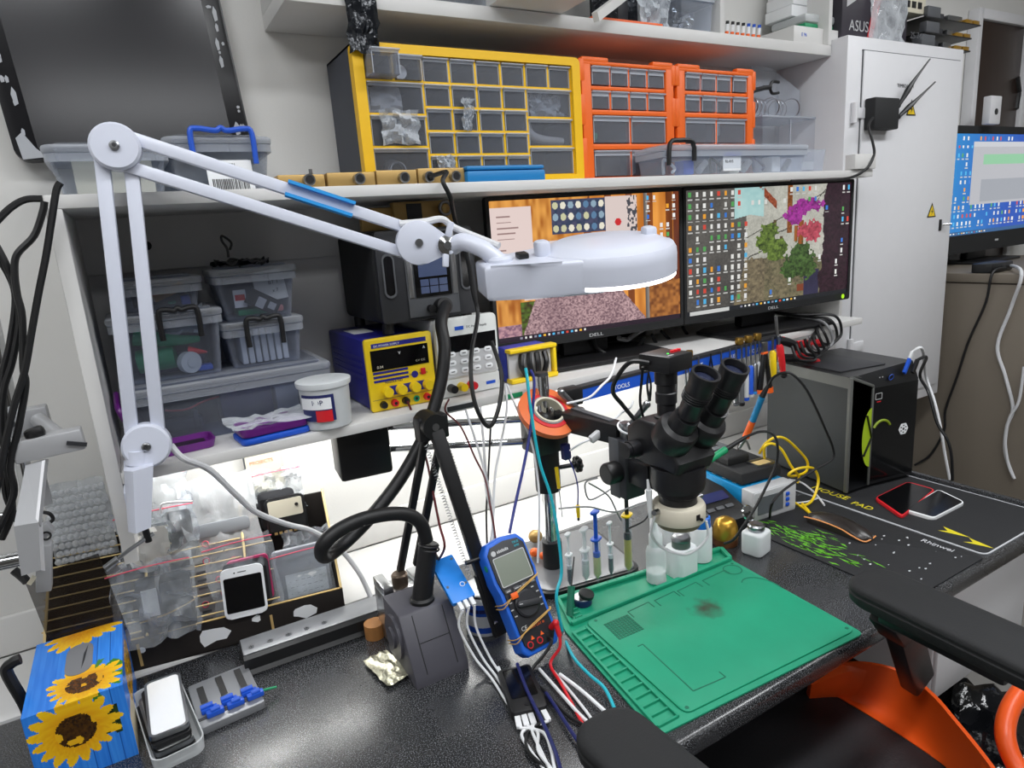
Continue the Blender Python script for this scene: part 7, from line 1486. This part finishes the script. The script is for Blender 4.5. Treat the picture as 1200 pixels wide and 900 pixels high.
# bubble wrap at the back left
M, w, h, tb = bag('bubble_wrap', 'clear bubble wrap pouch at the back left of the rack', 66, 140, 562, 655, 1.53, 5, 'bubble', .012, False, .12)
b = MB('bubble', M)
for i in range(9):
    for j in range(10): b.sph(((i-4)*w/9.5+(j % 2)*w/20-.004, .008+j*h/10.8, .006), .0068, (1, 1, .55), 8, 5)
b.build('bubbles', tb)
bag('zip_bag', 'empty clear zip bag with a red line beside the lamp mount', 146, 232, 552, 640, 1.50, 7, 'film', .03)
M, w, h, _t = bag('zip_bag', 'clear zip bag with a white slip in the middle of the rack', 146, 238, 592, 662, 1.44, 9, 'film', .03)
tag(MB('white_metal', M).tube([(w*.1, h*.9, .02), (.02, h*1.05, .02), (w*.5, h*.98, .015)], .0022, 6).build('white_wire'), 'white wire lying over the clear bags in the rack', 'wire')
tag(crumple(MB('paper'), M @ frame((-.02, .01, .01)), w*.5, h*.6, 8, .015, 13).build('paper_slip'), 'crumpled white paper inside the middle zip bag', 'paper')
M, w, h, _t = rphone('black opened phone in a clear bag, front left of the rack', 168, 232, 676, 742, 1.35, 'black', 'dark_grey', .2)
b = MB('light_grey', M).bx(-w*.4, -w*.12, h*.35, h*.8, .001, .0022); b.use('mid_grey').bx(.0, w*.2, h*.05, h*.45, .001, .003).bx(-w*.05, w*.35, h*.55, h*.85, .001, .0022); b.build('inner_parts', _t)
MB('jig_gold', M).tube([(-w*.5, h*.30, .003), (0, h*.34, .004), (w*.52, h*.46, .003)], .0016, 6).build('rubber_band', _t)
bag('zip_bag', 'clear zip bag around the black opened phone at the front left', 143, 238, 655, 752, 1.335, 15, 'film', .03)
# smoky sheet
M, w, h = sheet(62, 150, 662, 752, 1.33, .20); mat('smoky', '#2a2119', .12, alpha=.5, spec=.8)
tag(MB('smoky', M @ Matrix.Rotation(radians(9), 4, 'Z')).prism(rrect(w, h*1.05, .002, 2, 0, h/2), -.0008, .0008).build('smoked_sheet'), 'smoky glossy sheet leaning on the left end of the rack', 'sheet')
# bubble bag with red print
M, w, h, tb = bag('bubble_bag', 'grey bubble pouch with red print standing in the middle of the rack', 236, 322, 560, 735, 1.41, 17, 'bubble', .014, False, .30, n=18)
b = MB(mat('print_red', '#d65368', .6), M)
for k in range(9): x, y = w*(h2(k, 1, 6)-.5)*.8, h*(.15+.5*h2(k, 2, 6)); b.torus((x, y, .012), (0, 0, 1), .006, .0012, 14, 5)
b.use('mid_grey')
for k in range(8): b.bx(-w*.42, -w*.30, h*(.1+.05*k), h*(.115+.05*k), .010, .0112)
b.use(mat('smudge', '#7d8186', .5)).prism(rrect(w*.74, h*.09, .01, 3, .0, h*.66), .001, .006, .002); b.build('printed_marks', tb)
M, w, h, _t = bag('zip_bag', 'clear zip bag with a bright pink phone back, centre front of the rack', 252, 330, 628, 715, 1.345, 19, 'film', .022)
t = thing('pink_cover', 'pink phone back inside the clear zip bag', 'phone part', M @ V((0, 0, 0))); b = MB(mat('pink_hot', '#c2356b', .4), M).prism(rrect(w*.62, h*.62, .01, 4, .012, h*.38), -.010, -.003, .002); b.use('dark_grey').cyl((-w*.05, h*.52, -.003), (-w*.05, h*.52, -.002), .008, n=14); b.build('cover', t)
# white-framed phone in front
M, w, h, t = rphone('white framed phone with a black screen at the front centre of the rack', 265, 314, 668, 722, 1.322, 'white', 'black_gloss', .22, tilt=radians(-2))
b = MB('dark_grey', M).bx(-.008, .008, h*.90, h*.915, .0002, .0008).cyl((-.014, h*.905, .0002), (-.014, h*.905, .001), .0016, n=8); b.build('earpiece', t)
M, w, h, t = rphone('grey phone back standing behind the white framed phone', 268, 320, 660, 715, 1.334, 'dark_grey', 'black', .22, tilt=radians(-2))
# paper note bag on the right
M, w, h, t = bag('note_bag', 'clear bag with a grey wrapped phone and a handwritten note, front right of the rack', 326, 392, 640, 700, 1.345, 23, 'film', .007)
b = MB(mat('pale_grey', '#a6a8ae', .5), M).prism(rrect(w*.92, h*.96, .006, 3, 0, h*.5), -.016, -.004, .003); b.build('wrapped_phone', t)
b = MB('white', M).bx(-w*.30, w*.40, h*.05, h*.50, -.0035, -.0025); b.use('mid_grey')
for k in range(3):
    for j in range(6): x = -w*.24+w*.10*j; b.bx(x, x+w*.05*(.4+h2(j, k)), h*(.12+.12*k), h*(.125+.12*k), -.0025, -.002)
b.build('note_label', t)
# phones at the back right
M, w, h, t = rphone('opened phone frame with cream plate at the back right of the rack', 316, 362, 583, 625, 1.46, 'black', 'black', .12)
b = MB('cream', M).prism(rrect(w*.84, h*.46, .004, 3, 0, h*.70), .001, .002); b.use('black').cyl((w*.28, h*.74, .002), (w*.28, h*.74, .003), .004, n=12); b.use('jig_gold')
for k in range(6): b.bx(-w*.36+k*w*.12, -w*.28+k*w*.12, h*.04, h*.10, .001, .002)
b.build('inner_plate', t)
rphone('dark phone behind the opened cream-plated one', 308, 350, 576, 618, 1.475, 'dark_grey', 'black', .12); rphone('dark phone standing at the back of the rack by the lamp cord', 236, 282, 562, 640, 1.49, 'black', 'dark_grey', .12); rphone('dark phone standing at the back centre beside the brown divider', 205, 232, 600, 655, 1.475, 'dark_grey', 'black', .12)
bag('zip_bag', 'clear zip bag with a red line at the back right of the rack', 300, 358, 548, 600, 1.49, 29, 'film', .03)
bag('zip_bag', 'clear bag over the front right phones, at the rack end', 340, 392, 618, 668, 1.37, 31, 'film', .02, False)
q0, q1 = Yp(287, 533+8, 1.585), Yp(333, 560, 1.585); b = MB('cream').bx(q0.x, q1.x, 1.583, 1.5855, q1.z-.02, q0.z+.02); b.use('orange').text('PROJECTS', (q0.x+.008, 1.5825, q0.z-.012), (1, 0, 0), (0, 0, 1), .012); b.use('mid_grey').bx(q0.x-.004, q0.x-.001, 1.58, 1.586, q1.z-.02, q0.z+.02)
tag(b.build('card_sign'), 'cream card with faint orange lettering on the wall behind the rack', 'card')
# ================================================================== TISSUE BOX
TY = 1.111; xr = -.114; zt_ = Yp(150, 800, TY).z; xl = Yp(23, 840, TY).x; yb_ = Zp(155, 722, zt_).y
Wb, Db = xr-xl, yb_-TY
t = thing('tissue_box', 'blue tissue box with large yellow sunflowers at the front left of the desk', 'tissue box', ((xl+xr)/2, (TY+yb_)/2, 0))
flowers = [(.46, zt_*.62, .030, .058), (.60, zt_+Db*.20, .026, .054), (.52, zt_+Db*1.02, .03, .062)]
def boxpaint(u, s):
    x = u*Wb
    for k, (cu, cs, ri, ro) in enumerate(flowers):
        dx, ds = x-cu*Wb, s-cs; r = sqrt(dx*dx+ds*ds); a = atan2(ds, dx)
        if k == 1 and r < ri and s < cs+.02:
            return lerp(hx('#2a1708'), hx('#6b3f12'), vn(x*500, s*500, 2)) if vn(x*90, s*90, 3) < .72 else hx('#e0a51a')
        if k == 0 and r < ri*.9: return lerp(hx('#1c1209'), hx('#54350f'), vn(x*420, s*420, 2)) if vn(x*80, s*80, 5) < .66 else hx('#e8b21c')
        pet = ro*(.72+.28*abs(cos(a*8.5+k)))*(.85+.3*vn(a*3, k, 4))
        if r < pet: return lerp(hx('#d98a0c'), hx('#fbd21f'), min(1, max(0, (r-ri*.6)/(ro-ri*.4)))*.7+.3*vn(x*240+a*9, s*240, 6))
        if k == 1 and .3 < u-cu+.3 and r < ro*1.12 and vn(a*5, 2, 8) > .62: return hx('#3f7d2a')
    if .60 < u < .90 and s < zt_*.78 and s > zt_*.40 and vn(x*60, s*60, 9) < .75: return lerp(hx('#16280f'), hx('#2f4a1c'), vn(x*200, s*200, 7))
    p_ = floor(u*7); c = lerp(hx('#1f6fd8'), hx('#3f93ee'), .5*h2(p_, 1, 3)+.5*vn(u*60, s*22, 3))
    return c if (u*7) % 1 > .03 else hx('#1a57b0')
b = MB('print_gloss')
b.paint((xl, TY, 0), (Wb, 0, 0), (0, 0, zt_), 90, 56, lambda a, c: boxpaint(a, c*zt_))
b.paint((xl, TY, zt_), (Wb, 0, 0), (0, Db, 0), 90, 84, lambda a, c: boxpaint(a, zt_+c*Db))
b.paint((xr, TY, 0), (0, Db, 0), (0, 0, zt_), 40, 30, lambda a, c: lerp(hx('#e8b21c'), hx('#5b3a10'), vn(a*30, c*20, 2)) if .28 < a < .95 and .3 < c < .9 and (a-.6)**2+(c-.6)**2 < .11 else lerp(hx('#e9dfc8'), hx('#d9c79a'), c) if a < .45 and c < .55 else hx('#2b78dd'))
b.paint((xl, yb_, 0), (0, -Db, 0), (0, 0, zt_), 10, 10, lambda a, c: hx('#2b78dd')); b.paint((xr, yb_, 0), (-Wb, 0, 0), (0, 0, zt_), 10, 10, lambda a, c: hx('#2b78dd'))
b.build('carton', t)
sx, sy = xl+Wb*.52, TY+Db*.56; sl_ = [(sx+.026*(1-.25*cos(2*a))*cos(a)*1.0, sy+.050*sin(a)) for a in [2*pi*k/24 for k in range(24)]]
b = MB(mat('slot_grey', '#7b7c80', .3)).prism(sl_, zt_+.0002, zt_+.0009); b.use('dark_grey').prism([(sx+.004, sy-.036), (sx+.008, sy-.01), (sx+.012, sy+.040), (sx+.006, sy+.012)], zt_+.0009, zt_+.0012); b.build('slot_film', t)
q = V((xl-.03, 1.13, .0)); P = [Yp(30, 828, 1.22), Yp(18, 795, 1.22), Yp(8, 783, 1.22), Yp(12, 775, 1.22), Yp(24, 768, 1.22)]
tag(MB('rubber').tube([Zp(34, 850, .02)]+P[:1]+[Yp(8, 788, 1.22), Yp(14, 777, 1.22), Yp(24, 772, 1.22)], .0085, 8).build('rubber_hook'), 'bent black rubber handle sticking up behind the tissue box', 'handle')
# ================================================================== PHONE FRAMES IN A CLEAR TRAY
M = frame((-.068, 1.150, .0005), rz=radians(7)); t = thing('parts_tray', 'clear tray holding a pile of phone frames beside the tissue box', 'tray', M @ V((0, 0, 0)))
tub(MB('frosted'), M, .078, .215, .024, .96, .018, .002).build('body', t)
for k in range(4):
    Mk = M @ frame((-.006+.003*k, -.006+.004*k, .0035+.0105*k), rz=radians(3-3*k)); w, h = .050, .165-.004*k
    tt = thing('phone_shell', ('lowest', 'second', 'third', 'topmost')[k]+' phone frame of the pile in the clear tray, '+('black', 'grey', 'black', 'with a plain white plate')[k], 'phone frame', Mk @ V((0, 0, 0)), 'phone frames in the clear tray')
    MB(('black', 'steel', 'black', 'steel')[k], Mk).ring(rrect(w+.008, h+.010, .011, 4), rrect(w, h, .008, 4), 0, .008).build('rim', tt)
    MB(('dark_grey', 'light_grey', 'dark_grey', 'white')[k], Mk).prism(rrect(w, h, .006, 3), .003, .0072).build('plate', tt)
# ================================================================== CLAMP FIXTURE
c4 = [Zp(216, 805, .014), Zp(232, 858, .014), Zp(311, 826, .014), Zp(294, 772, .014)]; cc = sum(c4, V())/4; d_ = ((c4[2]-c4[1])+(c4[3]-c4[0])).normalized(); M = axes(V((cc.x, cc.y, .0005)), d_, V((-d_.y, d_.x, 0)))
t = thing('screen_fixture', 'grey metal plate fixture with three straps and small blue clamps', 'fixture', M @ V((0, 0, 0)))
mat('plate_grey', '#8d8f93', .35, .4, var=.1); b = MB('plate_grey', M).prism(rrect(.104, .135, .006, 3), 0, .014, .0015); b.use('dark_grey').bar((-.052, -.044, .0142), (.045, -.044, .0142), .007, .0012); b.build('plate', t)
for k in range(3):
    x = -.034+.033*k; y0 = .058-.010*(k == 0)
    MB('black', M).bx(x-.0055, x+.0055, -.012, y0, .014, .0158).build('strap', t); MB('steel', M).bx(x-.006, x+.006, -.018, -.008, .0158, .019, .001).build('buckle', t)
    b = MB('blue', M).bx(x-.010, x+.010, -.036, -.020, .0142, .023, .002).cyl((x-.010, -.028, .024), (x+.010, -.028, .024), .005, n=12).bx(x-.004, x+.024, -.052, -.040, .0142, .024, .002).cyl((x+.004, -.046, .025), (x+.018, -.046, .025), .0048, n=12).bx(x+.004, x+.016, -.046, -.026, .017, .022, .001); b.build('clamp', t)
cable('green_wire', 'twisted green and yellow wire end beside the blue clamps', [Zp(300, 812, .024), Zp(312, 808, .016), Zp(324, 805, .012)], .0022, 'green')
# ================================================================== METAL BAR
b0, b1 = V((.067, 1.207, 0)), V((.345, 1.200, 0)); d_ = (b1-b0).normalized(); M = axes(V((b0.x, b0.y, .0005)), d_, V((-d_.y, d_.x, 0))); L = (b1-b0).length+.02
t = thing('metal_bar', 'long black and grey metal profile with cross screws lying before the rack', 'bar', M @ V((L/2, .04, 0)))
b = MB('black', M @ Matrix(((0, 0, 1, 0), (1, 0, 0, 0), (0, 1, 0, 0), (0, 0, 0, 1)))).prism([(0, .002), (.004, 0), (.075, 0), (.075, .036), (.014, .036), (.008, .030), (.008, .008)], 0, L, .001); b.build('profile', t)
b = MB('plate_grey', M).bx(.002, L-.002, .016, .074, .036, .0375, .0005); b.build('top_plate', t)
for k in range(5):
    x = .018+.035*k; b = MB('steel', M).cyl((x, .036, .0375), (x, .036, .0388), .0055, n=14); b.use('dark_grey').bx(x-.004, x+.004, .0354, .0366, .0388, .0391).bx(x-.0006, x+.0006, .032, .040, .0388, .0391); b.build('screw', t)
# ================================================================== OFFICE CHAIR
t = thing('office_chair', 'office chair with black armrests and an orange seat shell, pushed against the desk', 'chair', (.80, .45, -.75))
mat('chair_orange', '#ee5a1a', .36); mat('seat_black', '#242427', .6, bump=.25, bscale=250)
def pad(name, M, w, L):
    b = MB('black_matte', M); n = 9; vs = []; fs = []
    out = rrect(w, L, w*.38, 6, 0, -L/2); m = len(out)
    rings = [(.90, -.034), (.98, -.028), (1.0, -.016), (.97, -.014), (.97, -.010), (1.0, -.008), (.985, -.003), (.93, .0005), (.80, .003)]
    for s, z in rings:
        for (x, y) in out: vs.append((x*s, -L/2+(y+L/2)*(1-(1-s)*w/L*1.2), z))
    for i in range(len(rings)-1):
        for k in range(m): fs.append((i*m+k, i*m+(k+1) % m, (i+1)*m+(k+1) % m, (i+1)*m+k))
    fs.append(tuple(range(m-1, -1, -1))); fs.append(tuple(range((len(rings)-1)*m, len(rings)*m))); b.add(vs, fs); return b.build(name, t)
MR = frame((1.010, .612, .160), rz=radians(-3)); ML = frame((.428, .604, .160), rz=radians(3))
pad('armrest', MR, .105, .36); pad('armrest', ML, .100, .36)
for (M, s) in ((MR, 1), (ML, -1)):
    b = MB('black', M).bx(-.035, .035, -.25, -.06, -.055, -.032, .006); b.bar((0, -.06, -.045), (.05*s, -.05, -.10), .06, .05, (0, 1, 0), .006).bar((.05*s, -.05, -.09), (.165*s, -.02, -.275), .06, .035, (0, 1, 0), .006); b.build('armrest_post', t)
outer = [Zp(948, 792, -.20), Zp(985, 778, -.17), Zp(1020, 778, -.15), Zp(1060, 790, -.15), Zp(1092, 815, -.15), Zp(1118, 845, -.15), Zp(1145, 878, -.15), Zp(1170, 912, -.15), Zp(1195, 950, -.15)]
inner = [Zp(935, 793, -.25), Zp(955, 800, -.25), Zp(985, 818, -.25), Zp(1018, 838, -.25), Zp(1050, 858, -.25), Zp(1082, 879, -.25), Zp(1115, 900, -.25), Zp(1150, 922, -.25), Zp(1190, 950, -.25)]
O = spline(outer, 4); I = spline(inner, 4); vs = []; fs = []; m = 8
for a, c in zip(O, I):
    out_ = V(((a-c).x, (a-c).y, 0)).normalized()
    for j in range(m): u = j/(m-1); p = c.lerp(a, u); vs.append(p+V((0, 0, -.035*sin(pi*u)))+out_*.012*sin(pi*u))
    vs.append(a+V((.006, -.002, .002)))
    for j in range(m): u = 1-j/(m-1); p = c.lerp(a, u); vs.append(p+V((0, 0, -.035*sin(pi*u)-.012))+out_*(.012*sin(pi*u)+.014))
K = 2*m+1
for i in range(len(O)-1):
    for j in range(K): fs.append((i*K+j, i*K+(j+1) % K, (i+1)*K+(j+1) % K, (i+1)*K+j))
fs.append(tuple(range(K))); fs.append(tuple(range((len(O)-1)*K, len(O)*K))[::-1])
b = MB('chair_orange'); b.add(vs, fs, True); b.build('seat_shell', t)
cu = [(p.x, p.y) for p in inner]+[(inner[-1].x-.1, .20), (.60, .20), (.52, .35), (.52, .70), (.60, .82)]
MB('seat_black').prism([(p[0], p[1]) for p in cu], -.33, -.252, .006).build('seat', t)
MB('black').cyl((.82, .48, -.70), (.82, .48, -.33), .03, n=16).build('column', t)
for k in range(5): a = 2*pi*k/5+.3; MB('black').bar((.82, .48, -.68), (.82+.30*cos(a), .48+.30*sin(a), -.70), .045, .03, (0, 0, 1), .006).cyl((.82+.30*cos(a), .48+.30*sin(a)-.012, -.72), (.82+.30*cos(a), .48+.30*sin(a)+.012, -.72), .029, n=14).build('leg', t)
MB('chair_orange').tube([Zp(1230, 770, -.12), Zp(1200, 806, -.12), Zp(1183, 832, -.13), Zp(1178, 862, -.15), Zp(1190, 896, -.18), Zp(1215, 930, -.2)], .016, 12).build('side_rim', t)
# black shiny bag on the floor
q = Zp(1165, 850, -.45); o = crumple(MB(mat('bin_bag', '#121316', .12, bump=.8, bscale=30)), frame((q.x-.02, q.y-.2, -.50), rz=.3, rx=radians(4)), .55, .42, 22, .09, 95).build('bin_bag'); tag(o, 'crumpled shiny black bag below the right end of the desk', 'bag')
q = o; tag(MB('black_matte').bx(1.36, 1.80, .45, .84, -.749, -.56, .02).build('bin_crate'), 'low black crate under the shiny black bag on the floor', 'crate')
# ================================================================== LIGHT
def area(name, loc, sx, sy, power, rot=(0, 0, 0), col=(1, 1, 1)):
    l = bpy.data.lights.new(name, 'AREA'); l.shape = 'RECTANGLE'; l.size = sx; l.size_y = sy; l.energy = power; l.color = col
    o = bpy.data.objects.new(name, l); COL.objects.link(o); o.matrix_basis = Matrix.Translation(V(loc)) @ Matrix.Rotation(rot[0], 4, 'X'); return o
def hang(o, t): M0 = o.matrix_basis.copy(); o.parent = t; o.matrix_basis = t.matrix_basis.inverted() @ M0; return o
mat('panel_glow', '#ffffff', .5, emit=4.0)
for k, (x, y) in enumerate(((-.55, .25), (1.0, .10), (2.6, .25), (.24, -1.5), (2.0, -1.5))):
    t = thing('ceiling_light', 'white ceiling panel lamp '+('over the left end of the desk', 'over the right half of the desk', 'over the taupe cabinet', 'behind the chair, on the left side of the room', 'behind the chair, on the right side of the room')[k], 'lamp', (x, y, 2.0), 'ceiling panel lamps')
    MB('white_metal').ring(rrect(1.22, .32, .01, 2, x, y), rrect(1.18, .28, .01, 2, x, y), 2.005, 2.049).build('frame', t); MB('panel_glow').bx(x-.59, x+.59, y-.14, y+.14, 2.03, 2.04).build('diffuser', t)
    hang(area('light_source', (x, y, 2.0), 1.18, .28, 17 if k < 3 else 13, col=(.95, .975, 1.0)), t)
root = lambda n: [o for o in COL.objects if o.name == n][0]
hang(area('light_source', (.74, 1.45, .393), 1.50, .024, 5.4, (0, 0, 0), (1, 1, .97)), root('led_strip'))
P = hd @ V((cx, 0, -.038)); o = area('light_source', P, .17, .17, .7, col=(1, 1, 1)); o.data.shape = 'DISK'; o.matrix_basis = Matrix.Translation(P) @ hd.to_3x3().normalized().to_4x4(); hang(o, root('magnifier_lamp'))
w_ = bpy.data.worlds.new('world'); scene.world = w_; w_.use_nodes = True; w_.node_tree.nodes['Background'].inputs[0].default_value = (.9, .95, 1, 1); w_.node_tree.nodes['Background'].inputs[1].default_value = .05
scene.view_settings.view_transform = 'Standard'; scene.view_settings.look = 'None'; scene.view_settings.gamma = 1.0; scene.view_settings.exposure = 0.0; scene.view_settings.use_curve_mapping = False
scene.cycles.transparent_max_bounces = 24; scene.cycles.max_bounces = 8
# everything was written relative to the desk top: lift the whole room so that the floor is at 0
for o in list(scene.objects):
    if o.parent is None: o.matrix_world = Matrix.Translation(V((0, 0, DESK))) @ o.matrix_basis
bpy.context.view_layer.update()
